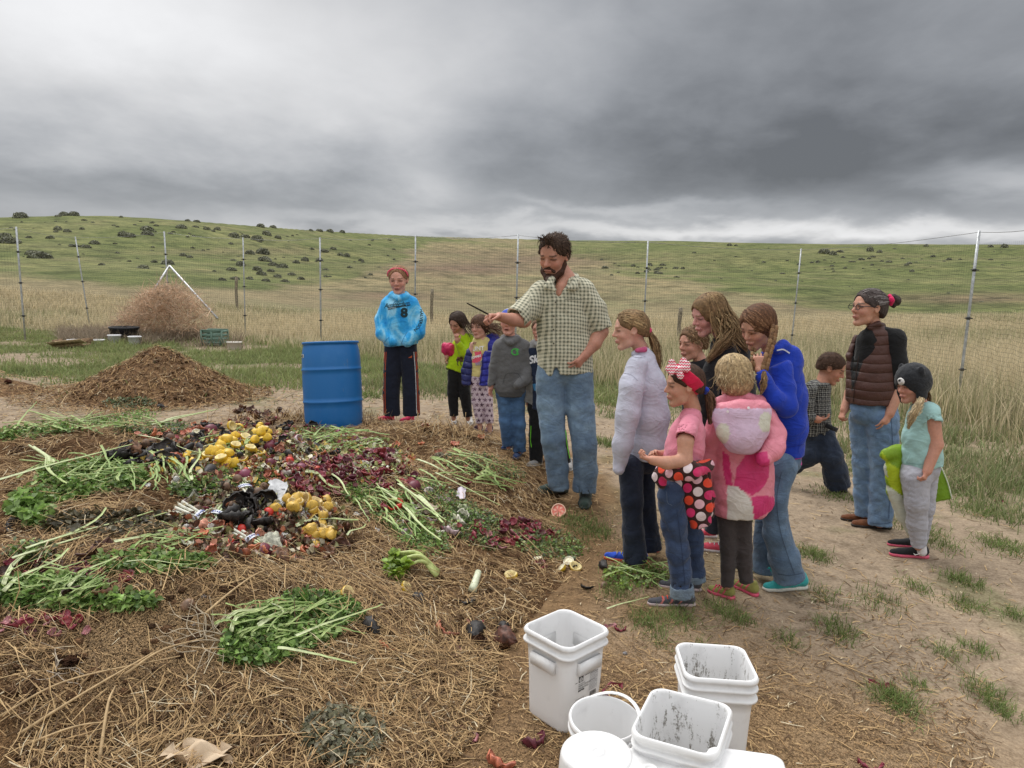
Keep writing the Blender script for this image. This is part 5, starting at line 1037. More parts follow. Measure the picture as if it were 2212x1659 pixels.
# ================================================================== PAILS AND BARREL
def plastic():
    m, t, b = new_mat('white_plastic')
    pos = objc(t); aux = t.sep(attr(t, 'aux', 'Vector'))[0]
    st = t.noise(t.vmul(pos, (60, 60, 16)), 1.0, 6.0, 0.75); sp = t.noise(pos, 150, 3.0, 0.7); zone = t.noise(pos, 9, 2.0, .5)
    d = t.step(st*0.6+sp*0.25+zone*.35+aux*0.16, 0.70, 0.78)*t.step(aux, .05, .3)
    sm = t.step(t.noise(pos, 11, 5.0, .6), .52, .74)*.30
    c = t.mix(sm, (.80, .80, .80), (.46, .45, .45)); c = t.mix(d*0.85, c, (.14, .12, .09))
    t.l.new(c, b.inputs['Base Color']); b.inputs['Roughness'].default_value = 0.42; b.inputs['Specular IOR Level'].default_value = .4
    b.inputs['Subsurface Weight'].default_value = 0.2; b.inputs['Subsurface Radius'].default_value = (1, 1, 1); b.inputs['Subsurface Scale'].default_value = 0.01
    t.l.new(t.bump(t.noise(pos, 30, 3.0, .5), .08, .004), b.inputs['Normal'])
    return m
plastic()
def rr_pts(w, r, n=10):    # rounded square outline
    pts = []
    for q in range(4):
        cx = (w-r)*(1 if q in (0, 3) else -1); cy = (w-r)*(1 if q in (0, 1) else -1)
        for k in range(n): a = (q+k/(n-1))*math.pi/2; pts.append((cx+r*math.cos(a), cy+r*math.sin(a)))
    return np.array(pts)
def loft(mb_list, prof, square, n_=10):
    """prof: (half width, z, corner radius); returns V, F"""
    V = []
    for w, z, cr in prof:
        if square: o = rr_pts(max(w, .002), min(cr, max(w, .002)*.95), n_)
        else: a = np.linspace(0, 2*np.pi, 4*n_, endpoint=False); o = np.stack([np.cos(a), np.sin(a)], 1)*max(w, .001)
        V.append(np.concatenate([o, np.full((len(o), 1), z)], 1))
    k = 4*n_; m = len(prof); i = np.arange(m-1)[:, None]*k; j = np.arange(k)[None]; q = (j+1) % k
    return np.concatenate(V), np.stack([i+j, i+q, i+k+q, i+k+j], -1).reshape(-1, 4)
def pail(px, py, yaw, lab, square=True, w=.118, h=.345, taper=.86, rings=(0.0, .035, .075), dirt=0.0, flip=False, tilt=(0, 0), handle=None, grips=False, Y=None, dz=0):
    p = gpt(px, py, G) if Y is None else P(px, py, Y); p = p.copy(); p[2] += dz
    e = empty('pail', p, lab, 'bucket', 'white plastic pails', rot=(tilt[0]+(math.pi if flip else 0), tilt[1], yaw))
    if flip: e.location.z += h
    cr = .042; wb = w*taper; P_ = [(.001, .004, .001), (wb*.12, .004, cr*.2), (wb*.13, 0, cr*.2), (wb*.2, 0, cr*.3), (wb*.21, .004, cr*.3), (wb*.80, .004, cr*.7), (wb*.83, 0, cr*.8), (wb*.9, 0, cr*.8), (wb*.97, .004, cr*.85), (wb, .014, cr*.9)]
    for f in np.linspace(.15, .75, 6): P_.append((wb+(w*.965-wb)*f, h*f, cr))
    for rz in sorted(rings, reverse=True):
        z = h-rz
        P_ += [(w*.965, z-.016, cr), (w*1.045, z-.013, cr), (w*1.055, z-.008, cr), (w*1.045, z-.003, cr), (w*.98, z-.001, cr)] if rz > 0 else [(w*.985, z-.022, cr), (w*1.04, z-.019, cr), (w*1.05, z-.010, cr), (w*1.02, z-.002, cr), (w*1.00, z, cr)]
    nout = len(P_)
    P_ += [(w*.965, z-.002, cr), (w*.95, z-.012, cr)]+[(wb*.96+(w*.945-wb*.96)*f, h*f+.004*(1-f), cr*.95) for f in np.linspace(.9, .02, 9)]+[(wb*.93, .006, cr*.8), (.001, .006, .001)]
    V, F = loft(None, P_, square); aux = np.zeros((len(V), 3)); kin = nout*40; aux[kin:, 0] = dirt*(1.1-np.clip(V[kin:, 2]/h, 0, 1)*.75)
    g = np.random.default_rng(int(px)); V = V+0.0012*np.sin(V[:, [1, 2, 0]]*25+g.random()*5)
    me = mesh_np('pail_body', V, F, MAT['white_plastic'], attrs={'aux': aux}); b = link('pail_body', me, e, loc=(0, 0, 0))
    if grips:
        for a in (0, math.pi/2, math.pi, -math.pi/2):
            mb = MB(); c, s_ = math.cos(a), math.sin(a); ax = np.array([[c, s_, 0], [-s_, c, 0], [0, 0, 1]])
            V2, F2 = sph_np((0, 0, 0), 1, 4, 2); q = np.array([c, s_, 0])*(w*.975); ww = .058
            vv = []; 
            for zz, ox, wy in ((h-.125, .0, ww*.9), (h-.122, .011, ww), (h-.082, .014, ww), (h-.076, .004, ww)): vv += [q+ax[0]*ox-ax[1]*wy+[0, 0, zz], q+ax[0]*ox+ax[1]*wy+[0, 0, zz], q-ax[0]*.01+ax[1]*wy+[0, 0, zz], q-ax[0]*.01-ax[1]*wy+[0, 0, zz]]
            mb.add(vv, [[4*i+j, 4*i+(j+1) % 4, 4*i+4+(j+1) % 4, 4*i+4+j] for i in range(3) for j in range(4)]+[[3, 2, 1, 0]], (.8, .8, .8))
            o = mb.build('grip', MAT['white_plastic'], e, loc=(0, 0, 0), smooth=False)
    if handle is not None:
        a0, lean = handle; mb = MB(); t_ = np.linspace(0, math.pi, 17); r = w*1.07
        pts = np.stack([np.cos(t_)*r, -np.sin(t_)*r*1.0*math.cos(lean), h-.03+np.sin(t_)*r*1.0*math.sin(lean)], -1); c, s_ = math.cos(a0), math.sin(a0); pts[:, :2] = pts[:, :2] @ np.array([[c, s_], [-s_, c]])
        mb.tube(pts, .0075, 8, (.8, .8, .8), squash=.45); mb.build('handle', MAT['white_plastic'], e, loc=(0, 0, 0))
        for k in (0, -1): mb = MB(); mb.tube([pts[k]*[.96, .96, 1], pts[k]*[1.03, 1.03, 1]], .014, 10, (.8, .8, .8)); mb.build('handle_boss', MAT['white_plastic'], e, loc=(0, 0, 0))
    return e
def text_mesh(s, size, extrude=0.0, shear=0.0, align='LEFT', bold=0.0, spacing=1.0):
    cu = bpy.data.curves.new('txt', 'FONT'); cu.body = s; cu.size = size; cu.extrude = extrude; cu.shear = shear; cu.align_x = align; cu.offset = bold; cu.space_character = spacing; cu.resolution_u = 3
    o = bpy.data.objects.new('txt', cu); COL.objects.link(o); dg = bpy.context.evaluated_depsgraph_get(); me = bpy.data.meshes.new_from_object(o.evaluated_get(dg)); bpy.data.objects.remove(o); bpy.data.curves.remove(cu)
    V = np.array([v.co[:] for v in me.vertices]) if len(me.vertices) else np.zeros((0, 3)); F = [list(q.vertices) for q in me.polygons]; bpy.data.meshes.remove(me); T = []
    for f in F:
        for k in range(1, len(f)-1): T.append([f[0], f[k], f[k+1]])
    return V, np.array(T)
def flat_text(mb, items, org, ax, col):
    """items: (text, x, y, size, bold) on the plane org + ax[0]*x + ax[1]*y, raised a hair along ax[2]"""
    for s, x, y, size, bold in items:
        V, F = text_mesh(s, size, bold=bold)
        if len(V): mb.add(org+(V[:, :1]+x)*ax[0]+(V[:, 1:2]+y)*ax[1], F, col)
B1 = pail(1225, 1530, R(47), 'tall square white pail with black printed label, farthest left of the pails', grips=True, rings=(0, .04), Y=2.57, dz=0) if False else None
c1 = gpt(1219, 1590, G)+np.array([.005, .142, 0])
def pail_at(c, **k):
    q = proj(np.array([c[0], c[1], float(G(np.array(c[0]), np.array(c[1])))])); return pail(float(q[0]), float(q[1]), **k)
B1 = pail_at(c1, yaw=R(43), lab='tall square white pail with black printed label, standing at the foot of the pile', grips=True, rings=(0, .040))
# printed label on its right hand face
a = R(43)-math.pi/2; bm_ = B1.matrix_basis
def face_frame(h_, w_, taper, side):   # side: 0 +x, 1 +y, 2 -x, 3 -y in the pail's own space
    n = [np.array([1, 0, 0.]), np.array([0, 1, 0.]), np.array([-1, 0, 0.]), np.array([0, -1, 0.])][side]; r = np.cross([0, 0, 1.], n); sl = (w_*.965-w_*taper)/h_
    up = nrm(np.array([0, 0, 1.])+n*sl); return r, up, nrm(np.cross(r, up)), n, sl
best = min(range(4), key=lambda s_: -float((bm_.to_3x3() @ Vector(face_frame(.345, .118, .86, s_)[3])).dot(Vector((.62, -.78, 0)))))
r_, up_, nn_, n0, sl = face_frame(.345, .118, .86, best)
z0 = .06; org = n0*(.118*.86+sl*z0+.0018)+np.array([0, 0, z0]); ax = np.stack([r_, up_, nn_]); K = (.03, .03, .03)
mb = MB()
def q4(x, y, w, h, col=K, d=0.0): mb.add([org+ax[0]*xx+ax[1]*yy+ax[2]*d for xx, yy in ((x, y), (x+w, y), (x+w, y+h), (x, y+h))], [[0, 1, 2, 3]], col)
q4(-.045, .128, .024, .036); th = np.linspace(0, math.pi, 13)
mb.add([org+ax[0]*(-.033+.0095*math.cos(t_))+ax[1]*(.134+.0125*math.sin(t_))+ax[2]*.0004 for t_ in th]+[org+ax[0]*-.033+ax[1]*.134+ax[2]*.0004], [[i, i+1, 13, 13] for i in range(12)], (.75, .75, .75)); q4(-.041, .1300, .016, .0025, (.75, .75, .75), .0004)
for i in range(4): q4(-.037+.0025*i, .136, .0012, .007, (.05, .05, .05), .0008)
q4(-.063, .130, .012, .0022); q4(-.014, .146, .034, .0022)
flat_text(mb, [('FREE RANGE', -.045, .1190, .0062, 0), ('HARD COOKED', -.045, .1105, .0092, .0001), ('PEELED EGGS', -.045, .1010, .0092, .0001), ('6067490', -.045, .092, .0092, .0005), ('KEEP REFRIGERATED', -.058, .062, .0052, 0), ('STORE AT 33 TO 40 DEGREES', -.062, .0555, .0048, 0), ('NET WT 25 LB', -.058, .049, .0048, 0), ('4', -.0635, .052, .008, .0002), ('DISTRIBUTED', -.012, .158, .0055, 0), ('BY THE FARM', -.010, .152, .005, 0)], org+ax[2]*.0003, ax, K)
q4(.014, .075, .046, .095, (.66, .66, .67), .0002)
for i in range(16): q4(.016, .166-.0058*i, .042 if i % 3 else .030, .0012 if i not in (4, 9) else .003, (.25, .25, .25), .0006)
for i in range(14): q4(.020+.0026*i, .052, .0008+.0007*((i*7) % 3), .018, K, .0004)
q4(.050, .158, .006, .004)
o = mb.build('printed_label', MAT['paint_print'], B1, loc=(0, 0, 0), smooth=False)
# the other six
def pail_top(px, py, zt, **k):   # stand a pail so that the middle of its upper end is seen at (px, py)
    d = ray(px, py); t_ = (zt+float(G(np.array(.5), np.array(2.2)))-CAMP[2])/d[2]; q = CAMP+d*t_; return pail_at(q, **k)
pail_top(1546, 1424, .345, yaw=R(-4), lab='square white pail with dirty inside, standing behind the others on the right', dirt=.8, rings=(0, .035, .07))
pail_top(1488, 1542, .345, yaw=R(-27), lab='square white pail with mud specks inside and handle, in the middle of the group', dirt=.8, rings=(0, .035, .07), tilt=(R(5), R(-2)), w=.122)
pail_top(1303, 1548, .22, yaw=R(10), lab='round open white pail with its handle lying across, right of the labelled pail', square=False, w=.112, h=.23, rings=(0, .03), dirt=.25, handle=(R(115), R(28)), tilt=(R(4), 0))
pail_top(1290, 1624, .27, yaw=R(0), lab='upside down round white pail in front of the open round one', square=False, w=.125, h=.27, taper=.84, flip=True)
pail_top(1402, 1676, .245, yaw=R(40), lab='upside down round white pail at the bottom edge between two others', square=False, w=.125, h=.27, taper=.84, flip=True)
pail_top(1616, 1690, .27, yaw=R(-10), lab='upside down square white pail at the bottom right of the group', square=True, w=.122, h=.30, taper=.88, flip=True)
# ---- blue barrel
p = P(722, 905, 7.35); p[2] = float(G(np.array(p[0]), np.array(p[1])))-.02
e = empty('blue_barrel', p, 'big blue plastic barrel leaning slightly at the back edge of the compost pile', 'barrel', rot=(R(-5.5), R(-3.4), 0))
bp = [(.001, 0), (.24, 0), (.268, .012), (.278, .035)]+[(.278+.012*math.sin(math.pi*min(1, (z-.035)/.8)), z) for z in np.linspace(.08, .24, 4)]
def ring_(z): return [(.289, z-.014), (.2945, z-.008), (.2955, z), (.2945, z+.008), (.289, z+.014)]
bp = [(.001, 0), (.24, 0), (.268, .01), (.279, .03), (.286, .12), (.288, .22)]+ring_(.285)+[(.290, .33), (.291, .46), (.290, .55)]+ring_(.605)+[(.289, .64), (.286, .72), (.279, .79), (.270, .835), (.266, .853), (.276, .858), (.281, .864), (.281, .876), (.276, .881), (.266, .880), (.258, .872), (.1, .874), (.001, .874)]
V, F = loft(None, [(r, z, 0) for r, z in bp], False, 14)
me = mesh_np('drum', V, F, None, np.array([.012, .16, .46])); m, t, b = new_mat('blue_plastic'); c = t.mix(t.step(t.noise(objc(t), 6, 5, .65), .45, .72)*.35, (.010, .150, .44), (.045, .21, .50)); c = t.mix(t.step(t.noise(t.vmul(objc(t), (9, 9, 3)), 2, 5, .7), .62, .72)*.25, c, (.20, .22, .20)); t.l.new(c, b.inputs['Base Color']); b.inputs['Roughness'].default_value = .45
t.l.new(t.bump(t.noise(objc(t), 120, 3, .6), .12, .003), b.inputs['Normal']); me.materials.append(m); link('drum', me, e, loc=(0, 0, 0))
def barrel_patch(a0, a1, z0, z1, r, col, nm, par=e):
    mb = MB(); n = 8; A = np.linspace(a0, a1, n); V = [(r*math.sin(q), -r*math.cos(q), z) for z in (z0, z1) for q in A]; mb.add(V, [[i, i+1, n+i+1, n+i] for i in range(n-1)], col); return mb.build(nm, MAT['paint_print'], par, loc=(0, 0, 0))
st = barrel_patch(-1.36, -.90, .728, .762, .2875, (.72, .74, .70), 'sticker')
V, F = text_mesh('AB4425', .034, bold=.0012); V = V*[1.05, 1, 1]; A = -1.32+V[:, 0]/.2888*.95; mb = MB(); mb.add(np.stack([.2888*np.sin(A), -.2888*np.cos(A), .733+V[:, 1]], 1), F, (.03, .03, .03)); mb.build('lettering', MAT['paint_print'], st, loc=(0, 0, 0), smooth=False)
for sx in (-.15, .15): mb = MB(); mb.tube([[sx, 0, .872], [sx, 0, .885]], .028, 12, (.010, .13, .40)); mb.build('bung', MAT['rubber'], e, loc=(0, 0, 0))
# ================================================================== FIGURES: bodies and clothes grown as one skin each
class Vol:
    """smooth union of tapered limbs, meshed as one closed skin"""
    def __init__(s): s.P = []
    def cone(s, a, b, ra, rb, k=.012, q=1.0, qn=(0, 1, 0), cut=None, hollow=0.0, neg=False):
        s.P.append(('c', np.array(a, float), np.array(b, float), float(ra), float(rb), k, q, np.array(qn, float), cut, hollow, neg))
    def chain(s, pts, rad, k=.012, q=1.0, qn=(0, 1, 0), cut=False, hollow=0.0, kin=.03):
        s.P.append(('n', np.array(pts, float), np.array(rad, float), k, q, np.array(qn, float), cut, hollow, kin))
    def ell(s, c, r, ax=None, k=.012, neg=False):
        s.P.append(('e', np.array(c, float), np.array(r, float), np.eye(3) if ax is None else np.array(ax), k, neg))
    def plane(s, p, n, k=.004, c=None, r=9):      # keep the side the normal points away from, near c
        s.P.append(('p', np.array(p, float), nrm(n), k, c, r))
    @staticmethod
    def dcone(X_, a, b, ra, rb):
        ba = b-a; L2 = ba@ba+1e-9; pa = X_-a; t_ = np.clip((pa@ba)/L2, 0, 1); d = pa-t_[..., None]*ba
        return np.sqrt((d*d).sum(-1))-(ra+(rb-ra)*t_)
    def bounds(s):
        lo, hi = [], []
        for p in s.P:
            if p[0] == 'c' and not p[10]: m = max(p[3], p[4])*max(1, p[6]); lo += [np.minimum(p[1], p[2])-m]; hi += [np.maximum(p[1], p[2])+m]
            if p[0] == 'n': m = p[2].max()*max(1, p[4]); lo += [p[1].min(0)-m]; hi += [p[1].max(0)+m]
            if p[0] == 'e' and not p[5]: m = p[2].max(); lo += [p[1]-m]; hi += [p[1]+m]
        return np.min(lo, 0)-.03, np.max(hi, 0)+.03
    def mesh(s, h, fine=(), hf=None, noise=None):
        lo, hi = s.bounds(); ax = []
        for i in range(3):
            if hf is None: ax.append(np.arange(lo[i], hi[i]+h, h)); continue
            v = [lo[i]]
            while v[-1] < hi[i]: v.append(v[-1]+(hf if any(f[0][i]-hf <= v[-1] <= f[1][i] for f in fine) else h))
            ax.append(np.array(v))
        n = [len(a) for a in ax]; D = np.full(n, .08, np.float32)
        def sub(a, b):
            sl = []
            for i in range(3): i0 = max(0, int(np.searchsorted(ax[i], a[i]))-1); i1 = min(n[i], int(np.searchsorted(ax[i], b[i]))+1); sl.append(slice(i0, max(i1, i0+1)))
            sl = tuple(sl); X_ = np.stack(np.meshgrid(*[ax[i][sl[i]] for i in range(3)], indexing='ij'), -1); return sl, X_
        def smin(a, b, k): hh = np.clip(.5+.5*(b-a)/k, 0, 1); return b+(a-b)*hh-k*hh*(1-hh)
        for p in s.P:
            mg = .03
            if p[0] == 'c':
                _, a, b, ra, rb, k, q, qn, cut, hol, neg = p; m = max(ra, rb)*max(1, q)+mg+k
                sl, X_ = sub(np.minimum(a, b)-m, np.maximum(a, b)+m); sc_ = (1/q-1); Xq = X_+sc_*((X_-a)@qn)[..., None]*qn; bq = b+sc_*((b-a)@qn)*qn
                d = s.dcone(Xq, a, bq, ra, rb)
                if cut is not None: d = np.maximum(d, (X_-cut[0])@cut[1])
                if neg: D[sl] = -smin(-D[sl], d, k)
                else: D[sl] = smin(D[sl], d, k)
            elif p[0] == 'n':
                _, P_, rr, k, q, qn, cut, hol, kin = p; m = rr.max()*max(1, q)+mg+k
                sl, X_ = sub(P_.min(0)-m, P_.max(0)+m); o = P_[0]; sc_ = (1/q-1); Xq = X_+sc_*((X_-o)@qn)[..., None]*qn; Q = P_+sc_*((P_-o)@qn)[:, None]*qn
                d = None
                for i in range(len(Q)-1):
                    di = s.dcone(Xq, Q[i], Q[i+1], rr[i], rr[i+1]); d = di if d is None else smin(d, di, kin*.5)
                for e_, side in ((-1, 'e'), (0, 's')):
                    if cut in (True, 'both') and side == 'e' or cut in ('start', 'both') and side == 's':
                        t_ = nrm(P_[-1]-P_[-2]) if side == 'e' else nrm(P_[0]-P_[1]); E = P_[e_]; d = np.maximum(d, (X_-E)@t_)
                        if hol:
                            A = E-t_*.03; B = E+t_*.02; R_ = max(.004, rr[e_]-hol); Qa = A+sc_*((A-o)@qn)*qn; Qb = B+sc_*((B-o)@qn)*qn; d = np.maximum(d, -s.dcone(Xq, Qa, Qb, R_*.9, R_))
                D[sl] = smin(D[sl], d, k)
            elif p[0] == 'e':
                _, c, r, A, k, neg = p; m = r.max()+mg; sl, X_ = sub(c-m, c+m); Y = (X_-c)@A.T/r; l = np.sqrt((Y*Y).sum(-1))+1e-6; g_ = np.sqrt(((Y/r)**2).sum(-1))+1e-6; d = l*(l-1)/g_
                D[sl] = -smin(-D[sl], d, k) if neg else smin(D[sl], d, k)
            else:
                _, a, nn, k, c, r = p; c = a if c is None else c; sl, X_ = sub(np.array(c)-r, np.array(c)+r); d = (X_-a)@nn; m_ = ((X_-c)**2).sum(-1) < r*r; D[sl] = np.where(m_, -smin(-D[sl], -d, k), D[sl])
        if noise is not None:
            am, ws = noise; near = np.abs(D) < .03; idx = np.nonzero(near); X_ = np.stack([ax[i][idx[i]] for i in range(3)], -1); v = 0
            for w, ph, a_ in ws: v = v+a_*(1-1.4*np.abs(np.sin(.5*(X_@w+ph+1.5*np.sin(X_@(np.roll(w, 1)*.45)+ph*2))))**.55)
            D[near] += (am*v).astype(np.float32)
        # surface nets
        sg = D < 0; c8 = [sg[i:n[0]-1+i, j:n[1]-1+j, k:n[2]-1+k] for i in (0, 1) for j in (0, 1) for k in (0, 1)]
        cnt = sum(c.astype(np.int8) for c in c8); act = (cnt > 0) & (cnt < 8); I, J, K = np.nonzero(act); ids = np.full(act.shape, -1, np.int32); ids[I, J, K] = np.arange(len(I))
        cor = [(i, j, k) for i in (0, 1) for j in (0, 1) for k in (0, 1)]; val = [D[I+i, J+j, K+k] for i, j, k in cor]; pos = np.zeros((len(I), 3)); w_ = np.zeros(len(I))
        for a in range(8):
            for b in range(a+1, 8):
                if sum(x != y for x, y in zip(cor[a], cor[b])) != 1: continue
                m_ = (val[a] < 0) != (val[b] < 0); t_ = val[a]/(val[a]-val[b]+1e-12); ca, cb = np.array(cor[a]), np.array(cor[b])
                q = ca[None]*(1-t_[:, None])+cb[None]*t_[:, None]; pos += np.where(m_[:, None], q, 0); w_ += m_
        pos /= w_[:, None]; V = np.stack([ax[0][I]+pos[:, 0]*(ax[0][I+1]-ax[0][I]), ax[1][J]+pos[:, 1]*(ax[1][J+1]-ax[1][J]), ax[2][K]+pos[:, 2]*(ax[2][K+1]-ax[2][K])], 1)
        F = []
        for d_ in range(3):
            o = [a for a in range(3) if a != d_]
            A = sg.take(range(n[d_]-1), d_); B = sg.take(range(1, n[d_]), d_); ch = A != B
            slc = [slice(None)]*3
            for a in o: slc[a] = slice(1, n[a]-1)
            ch = ch[tuple(slc)]; ii = np.array(np.nonzero(ch)); fl = A[tuple(slc)][tuple(ii)]
            for a in o: ii[a] += 1
            def cell(da, db): q = ii.copy(); q[o[0]] -= da; q[o[1]] -= db; return ids[tuple(q)]
            q = np.stack([cell(1, 1), cell(0, 1), cell(0, 0), cell(1, 0)], 1)
            if d_ == 1: fl = ~fl
            q = np.where(fl[:, None], q, q[:, ::-1]); F.append(q)
        F = np.concatenate(F); F = F[(F >= 0).all(1)]
        return V, F
def relax(V, F, it=1, lam=.5):
    for _ in range(it):
        acc = np.zeros_like(V); c = np.zeros(len(V))
        for a, b in ((0, 1), (1, 2), (2, 3), (3, 0)):
            np.add.at(acc, F[:, a], V[F[:, b]]); np.add.at(acc, F[:, b], V[F[:, a]]); np.add.at(c, F[:, a], 1); np.add.at(c, F[:, b], 1)
        V = V*(1-lam)+lam*acc/np.maximum(c, 1)[:, None]
    return V
def folds(seed, amp=.004, wl=.07, n=5, vert=(1, 1, 1)):
    g = np.random.default_rng(seed); ws = []
    for i in range(n):
        w = g.normal(0, 1, 3)*np.array(vert); w = w/np.linalg.norm(w)*2*np.pi/(wl*(.6+1.0*g.random())); ws.append((w, g.random()*6.28, .35+.65*g.random()))
    return amp*.50, ws
def basis(yaw, pitch=0, roll=0):
    """F, S, U of a head or foot: yaw 0 looks at the camera, +90 to the left of the picture; pitch looks down"""
    y, p, r = R(yaw), R(pitch), R(roll); F = np.array([-math.sin(y), -math.cos(y), 0]); U = np.array([0, 0, 1.]); S_ = np.cross(U, F)
    F, U = F*math.cos(p)-U*math.sin(p), U*math.cos(p)+F*math.sin(p)
    S_, U = S_*math.cos(r)+U*math.sin(r), U*math.cos(r)-S_*math.sin(r)
    return F, S_, U
SKIN = {'fair': (.66, .38, .29), 'tan': (.50, .25, .16), 'red': (.52, .255, .18), 'olive': (.52, .29, .20)}
class Fig:
    def __init__(s, Y, label, child=True, base=None, h=.0095, skin='fair', foot=None):
        s.Y = Y; s.body = Vol(); s.vols = []; s.h = h; s.skin = np.array(SKIN[skin]) if isinstance(skin, str) else np.array(skin)
        s.fine = []; s.paint = []; b = P(base[0], base[1], Y) if base else P(1106, 1000, Y); s.base = b
        s.e = empty('person', b, label, 'person'); s.k = kk(Y); s.heads = []
    def p(s, x, y, dy=0.0): return P(x, y, s.Y+dy)
    def pts(s, L): return [s.p(*q[:2], q[3] if len(q) > 3 else 0.0) for q in L], [q[2]*s.k for q in L]
    # --- skin
    def limb(s, L, k=.012):
        P_, r = s.pts(L)
        if L[-1][2] >= 16: r = [q*.62 for q in r]
        s.body.chain(P_, r, k=k)
    def head(s, x, y, hpx, yaw, pitch=0, roll=0, dy=0.0, neck=None, brow=(.12, .07, .04), lips=(.50, .17, .15), child=True, smile=0, mouth_open=0, ears=True, nose=1.0, jaw=1.0, eyes='slit', iris=(.10, .07, .04), fat=1.0):
        c = s.p(x, y, dy); h = hpx*s.k; F, S_, U = basis(yaw, pitch, roll); A = np.array([F, S_, U]); v = s.body
        def L(f, sd, u): return c+(F*f+S_*sd+U*u)*h
        v.ell(L(-.055, 0, .13), (.43*h, .345*h, .37*h), A, k=.01)
        v.ell(L(.10, 0, -.13), (.265*h, .25*h*fat, .32*h), A, k=.05*h*2)
        v.cone(L(.10, .13*jaw, -.30), L(.27, .05, -.405), .11*h*jaw, .085*h, k=.06*h); v.cone(L(.10, -.13*jaw, -.30), L(.27, -.05, -.405), .11*h*jaw, .085*h, k=.06*h)
        v.ell(L(.30, 0, -.41), (.065*h, .085*h, .06*h), A, k=.05*h)
        for sd in (-1, 1):
            v.ell(L(.235, .15*sd, -.10), (.11*h, .105*h, .11*h), A, k=.06*h)       # cheeks
            v.ell(L(.405, .145*sd, .035), (.085*h, .085*h, .045*h), A, k=.035*h, neg=True)
            v.ell(L(.285, .145*sd, .03), (.075*h, .075*h, .05*h), A, k=.02*h)      # closed lids over the ball
            if ears: v.ell(L(-.035, .325*sd*fat, -.01), (.075*h, .032*h, .115*h), np.array([F*.97+U*.2, S_, U]), k=.02*h); v.ell(L(-.02, .352*sd*fat, .0), (.035*h, .02*h, .06*h), A, k=.012*h, neg=True)
        v.cone(L(.33, -.13, .105), L(.33, .13, .105), .05*h, .05*h, k=.05*h)
        v.cone(L(.355, 0, .06), L(.44, 0, -.085), .035*h, .047*h*nose, k=.03*h); v.cone(L(.385, -.045, -.105), L(.385, .045, -.105), .034*h, .034*h, k=.025*h)
        v.ell(L(.36, 0, -.235), (.07*h, .11*h, .035*h), A, k=.02*h); v.ell(L(.35, 0, -.275), (.065*h, .09*h, .035*h), A, k=.02*h); v.cone(L(.42, -.09, -.252), L(.42, .09, -.252), .009*h, .009*h, k=.012*h, neg=True)
        if mouth_open: v.ell(L(.42, 0, -.27), (.06*h, .07*h, .03*h*mouth_open), A, k=.012*h, neg=True)
        if neck is not None: nb = s.p(*neck[:2], neck[3] if len(neck) > 3 else 0.0); v.cone(L(-.12, 0, -.22), nb, neck[2]*s.k*.95, neck[2]*s.k*1.15, k=.05*h)
        s.fine.append((c-h*.62, c+h*.62)); s.heads.append((c, h, A))
        skin = s.skin
        def paint(V, C):
            q = (V-c)@A.T/h; f, sd, u = q[:, 0], q[:, 1], q[:, 2]; a_ = np.abs(sd); near = (np.abs(q) < .75).all(1)
            def mixin(w, col): w = np.clip(w, 0, 1)*near; C[:] = C*(1-w[:, None])+np.array(col)*w[:, None]
            mixin(.30*np.exp(-((a_-.17)/.10)**2-((u+.10)/.10)**2)*(f > .1), (.70, .24, .20)); mixin(.25*np.exp(-(sd/.07)**2-((u+.09)/.06)**2)*(f > .35), (.68, .25, .2))
            mixin(.75*(1-sst(a_, .085, .11))*np.exp(-((u+.252)/.040)**4)*(f > .28), lips)
            mixin(.85*np.exp(-((u-.115+.05*(a_-.14))/.020)**4)*sst(a_, .05, .075)*(1-sst(a_, .20, .235))*(f > .15), brow)
            mixin(.95*np.exp(-((u-.030)/.020)**4)*sst(a_, .07, .09)*(1-sst(a_, .205, .225))*(f > .18), (.045, .025, .02))
            mixin(.5*np.exp(-((u-.03)/.05)**2-((a_-.145)/.07)**2)*(f > .2), np.array(skin)*.62)
            mixin(.6*np.exp(-((u+.252)/.008)**2)*(1-sst(a_, .07, .10))*(f > .28), (.10, .03, .03))
            if mouth_open: mixin(.9*np.exp(-((u+.27)/(.022*mouth_open))**4)*(1-sst(a_, .05, .07))*(f > .2), (.12, .03, .03))
        s.paint.append(paint)
        if eyes == 'open':
            for sd in (-1, 1):
                mb = MB(); V, Fc = sph_np(L(.300, .145*sd, .030), (.062*h,)*3, 14, 10, np.array([S_, U, F])); q = (V-L(.3, .145*sd, .03))/(.062*h); dd = np.arccos(np.clip(q@nrm(F+S_*.0), -1, 1))
                col = np.where((dd < .25)[:, None], (.01, .01, .01), np.where((dd < .55)[:, None], iris, (.62, .58, .55))); mb.add(V, Fc, col); mb.build('eye', MAT['eye_m'], s.e)
        return c, h, A
    def hand(s, w, tip, yaw_n, side=1, curl=.5, hl=None, thumb=None, dyw=0., dyt=0., wr=None, spread=.0, point=False):
        """w wrist px, tip px of the knuckle line, yaw_n: palm normal as a world vector"""
        a = s.p(*w, dyw); b = s.p(*tip, dyt); d = nrm(b-a); L = np.linalg.norm(b-a); n = np.array(yaw_n, float); n = nrm(n-(n@d)*d); sd = np.cross(n, d)*side; v = s.body
        L = hl*s.k if hl else L; pw = L*.46
        for o in (-.62, 0, .62): v.cone(a+sd*o*pw*.55, a+d*L+sd*o*pw, L*.20, L*.165, k=L*.16, q=1.0)
